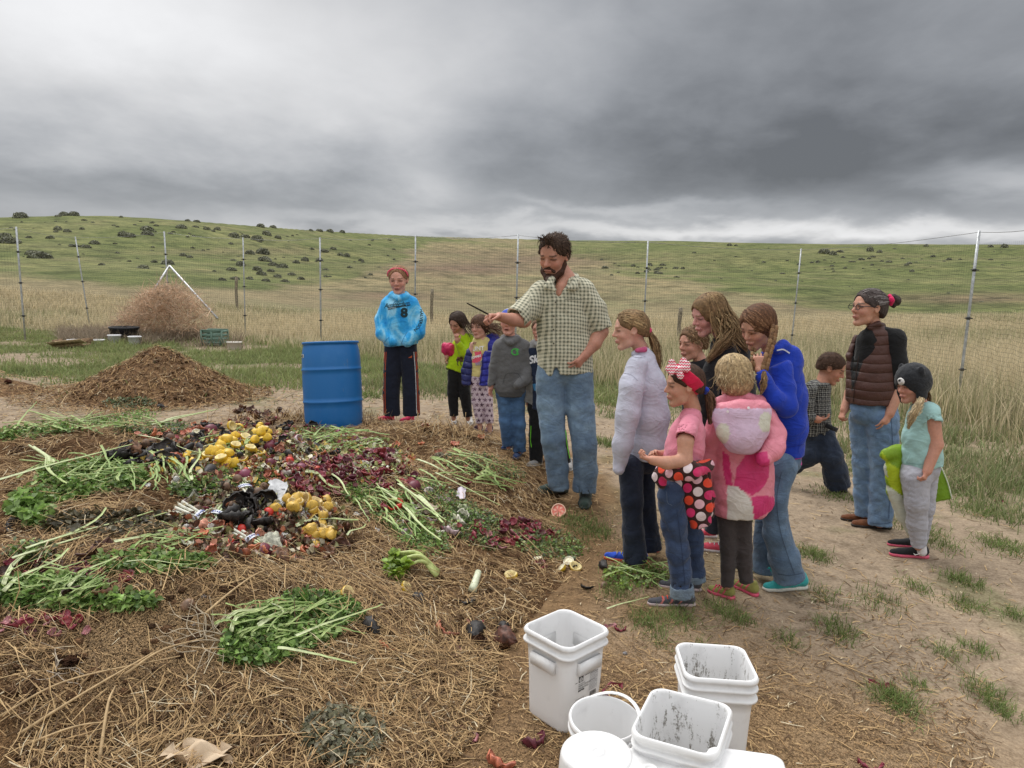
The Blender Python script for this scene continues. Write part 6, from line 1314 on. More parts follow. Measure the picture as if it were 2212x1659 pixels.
        for i, (o, fl) in enumerate(((-.95, .78), (-.33, .95), (.30, 1.0), (.92, .86))):
            b0 = a+d*L*(.97+(-.05 if i in (0, 3) else 0))+sd*o*pw; r = L*.108; q = b0; dd = d+sd*o*spread; nn = n; cu = curl*(.25 if (point and i == 3) else 1.0)
            for j, seg in enumerate((.46, .32, .26)):
                an = cu*(.75+.35*j); dd, nn = nrm(dd*math.cos(an)+nn*math.sin(an)), nrm(nn*math.cos(an)-dd*math.sin(an)); q2 = q+dd*L*seg*fl; v.cone(q, q2, r, r*.86, k=L*.025); q = q2; r *= .88
        t0 = a+d*L*.22+sd*pw*.75; t1 = t0+nrm(d*.55+sd*.7+n*.35)*L*.45; t2 = t1+nrm(d*.85+sd*.05+n*.45)*L*.36; t3 = t2+nrm(d*.9-sd*.25+n*.35)*L*.26
        v.cone(t0, t1, L*.17, L*.125, k=L*.08); v.cone(t1, t2, L*.122, L*.105, k=L*.03); v.cone(t2, t3, L*.105, L*.085, k=L*.03)
        c = a+d*L*.8; s.fine.append((c-L*1.6, c+L*1.6)); 
        def paint(V, C):
            w_ = np.exp(-(((V-c)**2).sum(1))/(L*1.2)**2)*.22; C[:] = C*(1-w_[:, None])+np.array((.62, .24, .19))*w_[:, None]
        s.paint.append(paint)
        return a, d, L, n, sd
    def finish(s):
        V, F = s.body.mesh(s.h, s.fine, .0046 if s.k < .0024 else .0052); V = relax(V, F, 1, .35); C = np.tile(s.skin, (len(V), 1))*(1+.05*np.sin(V[:, :1]*31+V[:, 2:]*23))
        for f in s.paint: f(V, C)
        return link('body', mesh_np('body', V, F, MAT['skin'], np.clip(C, 0, 1)), s.e)
    # --- garments
    def cloth(s, name, chains, col, mat='cloth', h=.0085, fold=(.004, .075), seed=1, colf=None, extra=None, rel=1, parent=None, vert=(1, 1, 1), label=None, pcf=None, k=.018):
        v = Vol()
        for ch in chains:
            L, kw = ch[0], dict(ch[1]) if len(ch) > 1 else {}
            P_, r = s.pts(L); kw.setdefault('k', k); v.chain(P_, r, **kw)
        if extra: extra(v)
        V, F = v.mesh(h, noise=folds(seed, fold[0], fold[1], vert=vert) if fold else None); V = relax(V, F, rel, .4)
        col = np.asarray(col, float); C = np.tile(col, (len(V), 1)) if col.ndim == 1 else col
        if colf: C = colf(V, C)
        at = {'pc': pcf(V)} if pcf else None
        o = link(name, mesh_np(name, V, F, MAT[mat], np.clip(C, 0, 1), attrs=at), parent or s.e)
        if label: o['label'] = label
        o_v = (V, F); s.vols.append((name, V, F)); return o
    def pix(s, V): return proj(V)
    def shoe(s, heel, toe, wpx, hpx, col, sole=(.7, .7, .68), lace=None, dyh=0., dyt=0., solepx=None, ankle=True, trim=None, name='shoe', label=None):
        a = s.p(*heel, dyh); b = s.p(*toe, dyt); k = s.k; w = wpx*k; hh = hpx*k; d = b-a; L = np.linalg.norm(d); d = nrm(d); up = np.array([0, 0, 1.]); sd = nrm(np.cross(d, up)); up = np.cross(sd, d); sp = (solepx or hpx*.28)*k
        v = Vol(); v.chain([a+d*w*.7+up*hh*.62, a+d*L*.38+up*hh*.50, a+d*L*.72+up*hh*.33, b-d*w*.55+up*hh*.30], [w*.62, w*.64, w*.60, w*.50], kin=w*.5, q=.92, qn=up)
        if ankle: v.cone(a+d*w*.75+up*hh*.55, a+d*w*.85+up*hh*1.02, w*.55, w*.50, k=w*.4)
        v.plane(a+up*sp*.6, -up)
        V, F = v.mesh(max(.0045, w/14)); C = np.tile(np.array(col, float), (len(V), 1))
        if trim is not None: q = (V-a)@d/L; u = (V-a)@up/hh; C = np.where(((np.sin(q*34+u*5) > .75) & (q > .2) & (q < .8))[:, None], trim, C)
        o = link(name, mesh_np(name, V, F, MAT['cloth'], C), s.e); 
        if label: o['label'] = label
        v = Vol()
        v.chain([a+d*w*.62+up*sp*.5, a+d*L*.4+up*sp*.5, a+d*L*.70+up*sp*.5, b-d*w*.58+up*sp*.62], [w*.66, w*.60, w*.70, w*.58], kin=w*.5, q=1, qn=up); v.plane(a+up*sp, up); v.plane(a, -up)
        V, F = v.mesh(max(.0045, w/14)); so = link('sole', mesh_np('sole', V, F, MAT['rubber'], sole), o)
        if lace is not None:
            mb = MB()
            for i in range(4): q = .40+.10*i; c = a+d*L*q+up*(hh*(1.04-.72*(q-.3))); mb.tube([c-sd*w*.42-up*w*.22, c+up*w*.08, c+sd*w*.42-up*w*.22], w*.075, 5, lace)
            c = a+d*L*.36+up*hh*1.02
            for sg in (-1, 1): mb.tube(spline([c, c+sd*sg*w*.35+up*w*.22, c+sd*sg*w*.55+d*w*.1-up*w*.1, c+d*w*.15], 8), w*.05, 5, lace)
            mb.build('laces', MAT['cloth'], o)
        return o
    # --- hair
    def cap(s, hd, thick=.05, face=(.40, -.16, .42, .40), col=(.1, .06, .04), back=-.32, side=-.10, seed=0, extra=None, h=.006, name='hair', noise=.004, low=None):
        """a shell of hair over the skull: hd = (centre, height, axes); face = (f, u, rf, ru) of the opening"""
        c, hh, A = hd; F, S_, U = A; v = Vol(); L = lambda f, sd, u: c+(F*f+S_*sd+U*u)*hh
        v.ell(L(-.06, 0, .135), ((.43+thick)*hh, (.345+thick)*hh, (.37+thick)*hh), A); v.ell(L(-.17, 0, -.08), ((.30+thick)*hh, (.27+thick)*hh, (.28)*hh), A, k=.03)
        if extra: extra(v, L)
        v.ell(L(face[0], 0, face[1]+.01), (face[2]*hh*1.03, .335*hh, (face[3]+.065)*hh), A, k=.01, neg=True)
        if back > -.24: v.plane(L(.0, 0, -.02), nrm(F*.5-U*.85), c=c, r=hh*1.2)
        if back > -.24:
            for sd in (-1, 1): v.ell(L(-.035, .40*sd, -.045), (.095*hh, .14*hh, .155*hh), A, k=.006, neg=True)
        v.plane(L(0, 0, back-.06), -U, c=c, r=hh*1.2)
        V, F2 = v.mesh(h, noise=folds(seed, noise, .03, 5, (1, 1, .3))); V = relax(V, F2, 1, .3)
        g = np.random.default_rng(seed); C = np.array(col)*(.8+.35*np.sin((V@np.array([210., 170, 25.])))[:, None]*.5+.15)
        return link(name, mesh_np(name, V, F2, MAT['hair'], np.clip(C, 0.004, 1)), s.e)
    def strands(s, paths, col, w=.0028, name='hair_strands', parent=None, var=.35, seed=0, nseg=9, outward=None):
        """paths: list of point lists; each becomes a thin ribbon turned outward"""
        g = np.random.default_rng(seed); n = len(paths); Q = np.stack([spline(p_, nseg) for p_ in paths]); T = np.gradient(Q, axis=1); T /= np.linalg.norm(T, axis=2, keepdims=True)+1e-9
        cen = (outward if outward is not None else Q.mean((0, 1))); N = Q-cen; W = np.cross(T, N); W /= np.linalg.norm(W, axis=2, keepdims=True)+1e-9; N2 = np.cross(W, T)
        ww = (w*(.6+.8*g.random((n, 1)))*np.sqrt(np.linspace(1, .12, nseg))[None])[..., None]
        V = np.stack([Q-W*ww, Q+N2*ww*.5, Q+W*ww], 2).reshape(-1, 3); i = np.arange(n)[:, None, None]*(nseg*3)+np.arange(nseg-1)[None, :, None]*3; F = np.concatenate([(i+np.array([0, 1, 4, 3])).reshape(-1, 4), (i+np.array([1, 2, 5, 4])).reshape(-1, 4)])
        c = np.asarray(col, float); c = c[g.integers(0, len(c), n)] if c.ndim == 2 else np.tile(c, (n, 1)); c = c*(1-var+2*var*g.random((n, 1)))
        o = link(name, mesh_np(name, V, F, MAT['hair'], np.clip(np.repeat(c, nseg*3, 0), 0.003, 1)), parent or s.e); return o
    def flow(s, hd, n, lens, col, part=0.0, off=.06, w=.003, seed=0, name='hair_strands', sides=True, fringe=0.0, bend=(0, 0, 0), end_u=-.1, rear=1.0, spread=.0, back_to=None):
        """strands from the crown down over the skull, then hanging"""
        c, hh, A = hd; F, S_, U = A; g = np.random.default_rng(seed); paths = []
        top = np.array([-.02, part, 0])
        for i in range(n):
            ph = g.uniform(-math.pi, math.pi)
            df, ds = math.cos(ph), math.sin(ph)
            if df > .45 and fringe <= 0: continue
            jl = 1+.12*g.normal(); o = 1+off*(.3+g.random()); pts = []
            f0 = g.uniform(-.10, .10)
            for k_, t_ in enumerate((0.05, .35, .65, 1.0)):
                th = t_*(1.45 if df < .45 else (.95+fringe*.5)); x = math.sin(th)*df*.43*o-.06+f0*(1-t_)*.6; y = math.sin(th)*ds*.345*o+part*(1-t_)+.010*g.normal(); z = math.cos(th)*.37*o+.135
                pts.append(c+(F*x+S_*y+U*z)*hh)
            Ln = lens*hh*jl*(1 if df < .45 else fringe*.6)
            last = pts[-1]; dirn = -np.array([0, 0, 1.])+np.array(bend)+(F*df*.1+S_*ds*.1)+g.normal(0, .06+spread, 3)
            if Ln > .01: pts += [last+dirn*Ln*.35, last+dirn*Ln*.7+np.array(bend)*Ln*.25+g.normal(0, .006+spread*.05, 3), last+dirn*Ln+np.array(bend)*Ln*.6+g.normal(0, .012+spread*.08, 3)]
            paths.append(pts)
        return s.strands(paths, col, w, name, seed=seed, outward=c+U*(-.1*hh), nseg=11)
    def tufts(s, hd, n, ln, col, seed=0, w=.0022, wild=.4):
        """short hair: stubby locks all over the hair-bearing scalp"""
        c, hh, A = hd; g = np.random.default_rng(seed); paths = []
        while len(paths) < n:
            d = nrm(g.normal(0, 1, 3)); q = d*[.45, .37, .39]+[-.06, 0, .135]
            if ((q[0]-.46)/.36)**2+(q[1]/.335)**2+((q[2]+.08)/.44)**2 < 1 or q[0]*.5-(q[2]+.02)*.85 > -.01 or q[2] < -.30: continue
            t_ = nrm(d*(.25+wild*g.random())+np.array([-.45, 0, -.75 if q[2] < .35 else -.15])+g.normal(0, wild*.6, 3)); L = ln*(.5+g.random()); q0 = q*1.0; pts = [q0, q0+t_*L*.5+d*L*.12, q0+t_*L]
            paths.append([c+(A.T@p_)*hh for p_ in pts])
        return s.strands(paths, col, w, 'hair_strands', seed=seed, outward=c, nseg=5)
    def tail(s, pts, radii, n, col, w=.003, seed=0, name='ponytail', frizz=.1):
        g = np.random.default_rng(seed); Pp = [s.p(*q[:2], q[2] if len(q) > 2 else 0.) for q in pts]; C_ = spline(Pp, 8); rr = np.interp(np.linspace(0, 1, 8), np.linspace(0, 1, len(radii)), radii)*s.k; paths = []
        for i in range(n):
            u = g.normal(0, 1, 3); u /= np.linalg.norm(u); q = g.random()**.5; cut = 8 if g.random() > .3 else 7
            paths.append([C_[j]+u*q*rr[j]+g.normal(0, frizz*rr[j]+1e-4, 3) for j in range(cut)])
        return s.strands(paths, col, w, name, seed=seed, nseg=10)
    def sweep(s, hd, n, to, col, seed=0, w=.003, off=.05, top=.62, name='hair_strands'):
        """hair combed back from the hairline to one gathered point"""
        c, hh, A = hd; F, S_, U = A; g = np.random.default_rng(seed); paths = []; T = (np.array(to)-c)/hh; tl = np.array([T@F, T@S_, T@U]); o0 = 1+off
        el = lambda d, o: d/np.sqrt((d[0]/(.43*o))**2+(d[1]/(.345*o))**2+(d[2]/(.37*o))**2)
        ctr = np.array([-.06, 0, .135]); e = el(tl-ctr, o0)
        for i in range(n):
            a = g.uniform(-1.9, 1.9); d = np.array([math.cos(a)*.55+.12, math.sin(a)*.9, .62-.30*abs(a)**1.3+.05*g.normal()]); 
            if g.random() < .5: d = d+np.array([-.35, 0, .15])*g.random()
            s0 = el(d, o0); pts = []; jo = 1.045+off*(.3+g.random()*.9)
            for t_ in (0, .25, .5, .75, 1.0):
                q = nrm(nrm(s0)*(1-t_)+nrm(e)*t_+1e-4); q = el(q, jo); pts.append(c+(F*(q[0]+ctr[0])+S_*(q[1]+ctr[1])+U*(q[2]+ctr[2]))*hh)
            pts[-1] = np.array(to)+g.normal(0, .006, 3); paths.append(pts)
        return s.strands(paths, col, w, name, seed=seed, outward=c, nseg=9)
    # --- print on clothes
    def decal(s, vol_i, V2, F2, x, y, size, ang=0.0, col=(0, 0, 0), mb=None, nrmoff=.0035, sub=True, curve=None, dyo=0.):
        """flat print (V2 in text units) laid on a garment seen at photo point (x, y): size = photo px per unit"""
        V, F = vol_i; key = id(V)
        if not hasattr(s, '_bvh'): s._bvh = {}
        if key not in s._bvh: s._bvh[key] = BVHTree.FromPolygons(V.tolist(), F.tolist())
        bv = s._bvh[key]; c, sn = math.cos(ang), math.sin(ang); out = []
        for q in V2:
            u, w = q[0]*size, q[1]*size
            if curve: u, w, a2 = curve(u, w)
            px, py = x+u*c+w*sn, y+u*sn-w*c; d = nrm(ray(px, py)); hit = bv.ray_cast(Vector(CAMP), Vector(d)); 
            if hit[0] is None: n_ = bv.find_nearest(Vector(CAMP+d*(s.Y/d[1]))); out.append(np.array(n_[0])-d*nrmoff)
            else: out.append(np.array(hit[0])-d*nrmoff)
        mb.add(out, F2, col)
    def garment(s, name): 
        for n_, V, F in s.vols[::-1]:
            if n_ == name: return (V, F)
def subdiv(V, F, mx):
    """split long triangle edges so that print follows the folds"""
    V = [tuple(v[:2]) for v in V]; F = [tuple(f[:3]) for f in F]; cache = {}
    for _ in range(4):
        out = []; ch = False
        for a, b, c in F:
            e = [(math.dist(V[a], V[b]), a, b, c), (math.dist(V[b], V[c]), b, c, a), (math.dist(V[c], V[a]), c, a, b)]; L, i, j, k = max(e)
            if L > mx:
                key = (min(i, j), max(i, j))
                if key not in cache: cache[key] = len(V); V.append(((V[i][0]+V[j][0])/2, (V[i][1]+V[j][1])/2))
                m = cache[key]; out += [(i, m, k), (m, j, k)]; ch = True
            else: out.append((a, b, c))
        F = out
        if not ch: break
    return np.array(V), np.array(F)
def tx(s, bold=0.0, shear=0.0, sx=1.0, spacing=1.0):
    V, F = text_mesh(s, 1.0, bold=bold, shear=shear, align='CENTER', spacing=spacing)
    V = V[:, :2]*[sx, 1]; return subdiv(V, F, .5)
def poly(pts): V = np.array(pts, float); return subdiv(V, [[0, i, i+1] for i in range(1, len(V)-1)], .5)
def strip(pts, w):
    pts = np.array(pts, float); t_ = np.gradient(pts, axis=0); t_ /= np.linalg.norm(t_, axis=1, keepdims=True); n_ = np.stack([-t_[:, 1], t_[:, 0]], 1); w = np.broadcast_to(w, (len(pts),))[:, None]/2
    V = np.concatenate([pts-n_*w, pts+n_*w]); m = len(pts); return V, np.array([[i, i+1, m+i+1] for i in range(m-1)]+[[i, m+i+1, m+i] for i in range(m-1)])
# patterned cloths
def wrinkle(t, sc=6.5, st=.42, dist=.012):
    p_ = geo(t); n = t.noise(t.vmul(p_, (1, 1, 1.5)), sc, 3.0, .5, 1.2); r = 1.0-t.m('POWER', t.m('ABSOLUTE', n-.5)*4.0, .5); n2 = t.noise(t.vadd(p_, (3, 1, 5)), sc*2.2, 2.0, .5, .8)
    return t.bump(r*.7+t.m('ABSOLUTE', n2-.5)*1.2, st, dist)
for k_ in ('cloth', 'shiny_cloth'):
    t_ = NT(MAT[k_].node_tree); bn = [n for n in t_.n if n.type == 'BUMP'][0]; t_.l.new(wrinkle(t_), bn.inputs['Normal'])
def cloth_mat(name, fn, rough=.85, bs=.35, bscale=420, sheen=.15):
    m, t, b = new_mat(name); c = fn(t); n = t.noise(geo(t), 25, 4.0, .6); c = t.mix(1.0, c, t.ramp(n, [(.25, (.86,)*3), (.75, (1.06,)*3)]), 'MULTIPLY')
    t.l.new(c, b.inputs['Base Color']); b.inputs['Roughness'].default_value = rough; b.inputs['Specular IOR Level'].default_value = .2; b.inputs['Sheen Weight'].default_value = sheen
    t.l.new(t.bump(t.noise(geo(t), bscale, 3, .6), bs, .0012, normal=wrinkle(t)), b.inputs['Normal']); return m
def gingham(t):
    u, v, w = t.sep(attr(t, 'pc', 'Vector')); f = 2*math.pi/.026
    su = t.step(t.m('SINE', u*f), -.15, .35); sv = t.step(t.m('SINE', v*f), -.15, .35)
    c = t.mix((su+sv)*.5, (.66, .63, .48), (.25, .255, .185)); return t.mix(su*sv*.7, c, (.13, .14, .105))
cloth_mat('gingham', gingham)
def darkplaid(t):
    u, v, w = t.sep(attr(t, 'pc', 'Vector')); f = 2*math.pi/.034
    a = t.step(t.m('SINE', u*f), .55, .95); b = t.step(t.m('SINE', v*f), .55, .95); a2 = t.step(t.m('SINE', u*f+2.6), .8, .97); b2 = t.step(t.m('SINE', v*f+2.6), .8, .97)
    c = t.mix((a+b)*.35, (.018, .018, .020), (.20, .20, .19)); return t.mix((a2+b2+a*b)*.5, c, (.42, .42, .38))
cloth_mat('dark_plaid', darkplaid)
def denim(t):
    p_ = geo(t); n = t.noise(p_, 9, 5, .6); f = t.noise(p_, 260, 3, .7); c = t.mix(1.0, attr(t), t.ramp(n, [(.3, (.72, .74, .78)), (.5, (1, 1, 1)), (.68, (1.38, 1.33, 1.25))]), 'MULTIPLY'); return t.mix(.5, c, t.mix(1.0, c, t.ramp(f, [(.3, (.7,)*3), (.7, (1.3,)*3)]), 'MULTIPLY'))
cloth_mat('denim', denim, bs=.45)
def tiedye(t):
    p_ = geo(t); n = t.noise(t.vmul(p_, (7, 7, 4)), 1.0, 4, .55, .9); r = t.ramp(n, [(.32, (.012, .25, .66)), (.47, (.05, .42, .82)), (.56, (.22, .62, .90)), (.70, (.42, .74, .94))]); return r
cloth_mat('tie_dye', tiedye)
def dots(t):
    u, v, w = t.sep(attr(t, 'pc', 'Vector')); s_ = .056
    ru = u/s_; row = t.m('FLOOR', v/s_); ru = ru+t.m('MODULO', t.m('ABSOLUTE', row), 2.0)*.5; cu = t.m('FLOOR', ru); fu = ru-cu-.5; fv = v/s_-row-.5
    d = t.m('SQRT', fu*fu+fv*fv); ins = 1.0-t.step(d, .41, .44); k = t.m('MODULO', t.m('ABSOLUTE', cu*2.0+row*1.0), 4.0)
    c = t.mix(t.m('GREATER_THAN', k, .5), (.80, .48, .56), (.66, .035, .15)); c = t.mix(t.m('GREATER_THAN', k, 1.5), c, (.78, .075, .035)); c = t.mix(t.m('GREATER_THAN', k, 2.5), c, (.78, .66, .68)); return t.mix(ins, (.045, .016, .014), c)
cloth_mat('dotted_fleece', dots)
def stars(t):
    u, v, w = t.sep(attr(t, 'pc', 'Vector')); s_ = .052
    row = t.m('FLOOR', v/s_); ru = u/s_+t.m('MODULO', t.m('ABSOLUTE', row), 2.0)*.5; cu = t.m('FLOOR', ru); fu = ru-cu-.5; fv = v/s_-row-.5
    rr = t.m('SQRT', fu*fu+fv*fv); an = t.m('ARCTAN2', fu, fv); lim = (t.m('COSINE', an*5.0)*.13+.27); k = t.m('MODULO', t.m('ABSOLUTE', cu+row), 2.0)
    c = t.mix(k, (.06, .02, .05), (.20, .12, .17)); return t.mix(1.0-t.step(rr-lim, -.02, .02), (.66, .54, .60), c)
cloth_mat('star_print', stars)
def quilt_mat(name, rough, dist=.012, sc=28):
    m, t, b = new_mat(name); u, v, w = t.sep(attr(t, 'pc', 'Vector')); a = t.m('ABSOLUTE', t.m('SINE', v*math.pi/.062+t.m('SINE', u*22.0)*.25)); wr = t.noise(geo(t), sc*2, 4, .6)
    t.l.new(t.mix(1.0, attr(t), t.ramp(t.noise(geo(t), 20, 4, .6), [(.3, (.85,)*3), (.7, (1.1,)*3)]), 'MULTIPLY'), b.inputs['Base Color']); b.inputs['Roughness'].default_value = rough; b.inputs['Specular IOR Level'].default_value = .3
    t.l.new(t.bump((t.m('POWER', a, .45))+wr*.5, .8, dist), b.inputs['Normal'])
quilt_mat('quilted', .5); quilt_mat('puffer', .42)
def ribbed(t):
    p_ = geo(t); return t.mix(1.0, attr(t), t.ramp(t.noise(p_, 160, 4, .7), [(.3, (.55,)*3), (.7, (1.5,)*3)]), 'MULTIPLY')
cloth_mat('wool', ribbed, bs=.8, bscale=150)
def chevron(t):
    u, v, w = t.sep(attr(t, 'pc', 'Vector')); z = t.m('PINGPONG', u, .006)*1.2; s_ = t.m('SINE', (v+z)*2*math.pi/.0135); return t.mix(t.step(s_, -.1, .1), (.72, .03, .10), (.85, .82, .82))
cloth_mat('chevron_ribbon', chevron, rough=.5)
# ================================================================== THE PEOPLE
def YF(px, py): return float(gpt(px, py)[1])
def gshoe(f, heel, toe, w, h, col, **kw):    # a shoe standing on the ground where its heel and toe are seen
    a = gpt(*heel); b = gpt(*toe); zz = min(a[2], b[2])+.004; hx, hy = proj(a), proj(b)
    lim = lambda v: max(f.Y-.35, min(f.Y+.35, v)); ya, yb = lim(a[1]), lim(b[1])
    return f.shoe(heel, toe, w, h, col, dyh=ya-f.Y, dyt=yb-f.Y, **kw)
def xz(V, s=1.0): return np.stack([V[:, 0]+V[:, 1]*.5, V[:, 2], V[:, 1]], 1)*s
JEAN = (.105, .165, .25); JEAN2 = (.14, .21, .30); DARKJ = (.035, .055, .10); NAVY = (.014, .018, .034)
def D(f, gname, mesh, x, y, size, ang=0., col=(0, 0, 0), mb=None, **kw): f.decal(f.garment(gname), mesh[0], mesh[1], x, y, size, ang, col, mb, **kw)
def strip_d(f, gname, pts, w, col, mb, off=.003):
    pts = spline(np.array([[x, -y] for x, y in pts], float), 14); V, F = strip(pts, w); f.decal(f.garment(gname), V, F, 0, 0, 1, 0, col, mb, nrmoff=off)
def inpoly(px, py, poly_):
    c = np.zeros(px.shape, bool); n = len(poly_)
    for i in range(n):
        x1, y1 = poly_[i]; x2, y2 = poly_[(i+1) % n]; m = (y1 > py) != (y2 > py); c ^= m & (px < (x2-x1)*(py-y1)/(y2-y1+1e-9)+x1)
    return c
BRN_H = [(.055, .030, .018), (.085, .048, .028)]; DBL_H = [(.30, .19, .09), (.22, .135, .065), (.38, .26, .13)]; LBR_H = [(.20, .105, .05), (.27, .155, .075), (.15, .08, .04)]; BLO_H = [(.58, .44, .25), (.46, .33, .18), (.66, .53, .33)]; RBR_H = [(.13, .06, .03), (.19, .095, .05)]
# ---------------------------------------------------------------- man
f = man = Fig(YF(1228, 1086), 'tall bearded man in a green checked shirt and jeans pointing a stick', base=(1230, 1080), skin='red')
hd = f.head(1197, 553, 88, 30, 20, -3, neck=(1226, 606, 17, .02), brow=(.04, .022, .015), child=False, jaw=1.15, nose=1.15, lips=(.38, .13, .10))
f.limb([(1216, 612, 24, .0), (1222, 700, 30, 0), (1222, 800, 34, 0)])
f.limb([(1224, 598, 14, .02), (1212, 622, 12, -.035), (1208, 634, 8, -.06)])
f.limb([(1162, 634, 18, .0), (1132, 692, 15, -.10), (1108, 691, 13.5, -.16), (1078, 684, 9, -.24)]); f.limb([(1268, 634, 20), (1298, 716, 16), (1284, 742, 14.5, -.04), (1263, 768, 10, -.08)])
f.hand((1080, 684), (1062, 684), (-.35, -.5, -.8), side=-1, curl=1.15, dyw=-.24, dyt=-.27, hl=27); f.hand((1264, 767), (1250, 784), (-.5, .55, .2), side=-1, curl=.45, dyw=-.08, dyt=-.11, hl=27)
for q in ((1190, 820, 1207, 1045), (1250, 820, 1262, 1050)): f.limb([(q[0], q[1], 26), (q[2], q[3], 12)])
f.finish()
def man_neck(v): a = f.p(1212, 592, -.03); b = f.p(1207, 634, -.11); v.cone(a, b, 20*f.k, 7*f.k, k=.01, q=1.6, neg=True); v.cone(f.p(1203, 783, -.2), f.p(1203, 815, -.2), 1*f.k, 10*f.k, q=6, k=.008, neg=True)
def man_pc(V):
    px, py = f.pix(V); u, v = V[:, 0]+V[:, 1]*.6, V[:, 2]+V[:, 1]*.3; w = 1-sst(px, 1132, 1158); a = R(-38); u2 = V[:, 0]*math.cos(a)+V[:, 2]*math.sin(a); v2 = -V[:, 0]*math.sin(a)+V[:, 2]*math.cos(a)+V[:, 1]*.5
    m = (w > .5)[:, None]; return np.where(m, np.stack([u2, v2, u*0], 1), np.stack([u, v, u*0], 1))
f.cloth('checked_shirt', [([(1180, 626, 22), (1216, 620, 25), (1256, 626, 26)], dict(q=.8, kin=.05)), ([(1214, 655, 53), (1216, 700, 55), (1219, 750, 58), (1221, 806, 61)], dict(q=.62, cut=True, hollow=.008, kin=.05)),
    ([(1168, 634, 25), (1140, 668, 27, -.05), (1114, 688, 25, -.12)], dict(cut=True, hollow=.006, k=.03)), ([(1262, 632, 24), (1284, 668, 25), (1300, 711, 22)], dict(cut=True, hollow=.006, k=.03))], (.5, .5, .4), 'gingham', fold=(.0085, .085), seed=3, extra=man_neck, pcf=man_pc)
f.cloth('collar', [([(1199, 626, 3, -.135), (1188, 614, 6, -.11), (1192, 603, 7, -.06), (1206, 597, 7, .08), (1228, 593, 8, .11), (1243, 598, 8, .04), (1244, 610, 8, -.06), (1228, 622, 3, -.135)], dict(kin=.012, q=1)), ([(1242, 604, 7, -.04), (1241, 621, 7, -.11), (1228, 624, 3, -.13)], dict(q=.7)), ([(1188, 608, 6, -.08), (1181, 620, 5, -.12), (1196, 627, 2.5, -.135)], dict(q=.7))], (.5, .5, .4), 'gingham', h=.006, fold=None, pcf=xz)
mb = MB(); c8 = poly([(math.cos(a), math.sin(a)) for a in np.linspace(0, 6.28, 9)[:-1]])
for x, y in ((1200, 653), (1196, 683), (1195.6, 712), (1196, 742), (1200.6, 770)): D(f, 'checked_shirt', c8, x, y, 2.0, 0, (.12, .11, .08), mb, nrmoff=.005)
mb.build('buttons', MAT['paint_print'], f.e); mb = MB(); strip_d(f, 'checked_shirt', [(1203, 640), (1200, 700), (1201, 775)], 1.0, (.20, .20, .15), mb, .004); strip_d(f, 'checked_shirt', [(1219, 646), (1258, 647)], 1.2, (.14, .14, .11), mb, .004); mb.build('seams', MAT['paint_print'], f.e)
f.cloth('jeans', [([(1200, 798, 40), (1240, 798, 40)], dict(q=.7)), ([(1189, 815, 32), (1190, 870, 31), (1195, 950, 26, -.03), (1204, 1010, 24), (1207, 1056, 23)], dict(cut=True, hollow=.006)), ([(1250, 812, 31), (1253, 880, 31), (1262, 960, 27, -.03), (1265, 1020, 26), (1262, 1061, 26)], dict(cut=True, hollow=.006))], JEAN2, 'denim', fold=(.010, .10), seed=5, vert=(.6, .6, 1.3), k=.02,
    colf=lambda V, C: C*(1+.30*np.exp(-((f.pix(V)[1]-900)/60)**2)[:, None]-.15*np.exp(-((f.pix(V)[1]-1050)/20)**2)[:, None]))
gshoe(f, (1222, 1062), (1164, 1066), 19, 27, (.035, .055, .045), sole=(.03, .045, .04), name='clog'); gshoe(f, (1266, 1066), (1262, 1102), 21, 26, (.035, .055, .045), sole=(.03, .045, .04), name='clog')
f.cap(hd, .018, (.46, -.07, .36, .40, .30), BRN_H[0], back=-.20, seed=1, noise=.008)
f.tufts(hd, 1100, .06, BRN_H, 2, .0026, .18)
f.strands([[hd[0]+hd[2][0]*hd[1]*(.22+.1*math.sin(i))+hd[2][1]*hd[1]*(-.2+.4*(i/45))+hd[2][2]*hd[1]*.46, hd[0]+hd[2][0]*hd[1]*(.30+.08*math.sin(i*2))+hd[2][1]*hd[1]*(-.22+.42*(i/45)+.03*math.sin(i*3))+hd[2][2]*hd[1]*(.54+.06*math.sin(i*1.7)), hd[0]+hd[2][0]*hd[1]*(.40)+hd[2][1]*hd[1]*(-.2+.4*(i/45)+.08*math.sin(i*5))+hd[2][2]*hd[1]*(.40-.05*math.cos(i*4))] for i in range(45)], BRN_H, .0028, seed=9)
v = Vol(); c, hh, A = hd; L = lambda a, b, u: c+(A[0]*a+A[1]*b+A[2]*u)*hh
for sd in (-1, 1): v.chain([L(-.02, .29*sd, .02), L(.03, .275*sd, -.18), L(.16, .22*sd, -.34), L(.30, .08*sd, -.45)], np.array([.035, .055, .085, .085])*hh, k=.02, kin=.02); v.cone(L(.375, .02*sd, -.185), L(.33, .135*sd, -.27), .035*hh, .04*hh, k=.01)
v.ell(L(.33, 0, -.43), (.09*hh, .12*hh, .10*hh), A, k=.02); v.ell(L(.42, 0, -.27), (.09*hh, .085*hh, .035*hh), A, k=.01, neg=True)
V, F = v.mesh(.0048, noise=folds(2, .004, .02)); g = (V-c)@A.T/hh; col = np.where((np.exp(-((g[:, 1])/.09)**2-((g[:, 2]+.44)/.07)**2) > .45)[:, None], (.22, .17, .15), (.075, .035, .022)); link('beard', mesh_np('beard', V, F, MAT['hair'], col), f.e)
mb = MB(); mb.tube(np.linspace(f.p(1009, 655, -.42), f.p(1074, 689, -.255), 6), [.0045, .005, .0055, .006, .006, .005], 6, (.035, .028, .022)); o = mb.build('stick', MAT['wood_m'], loc=(0, 0, 0)); tag(o, 'thin dark stick held out in the right hand of the bearded man', 'stick')
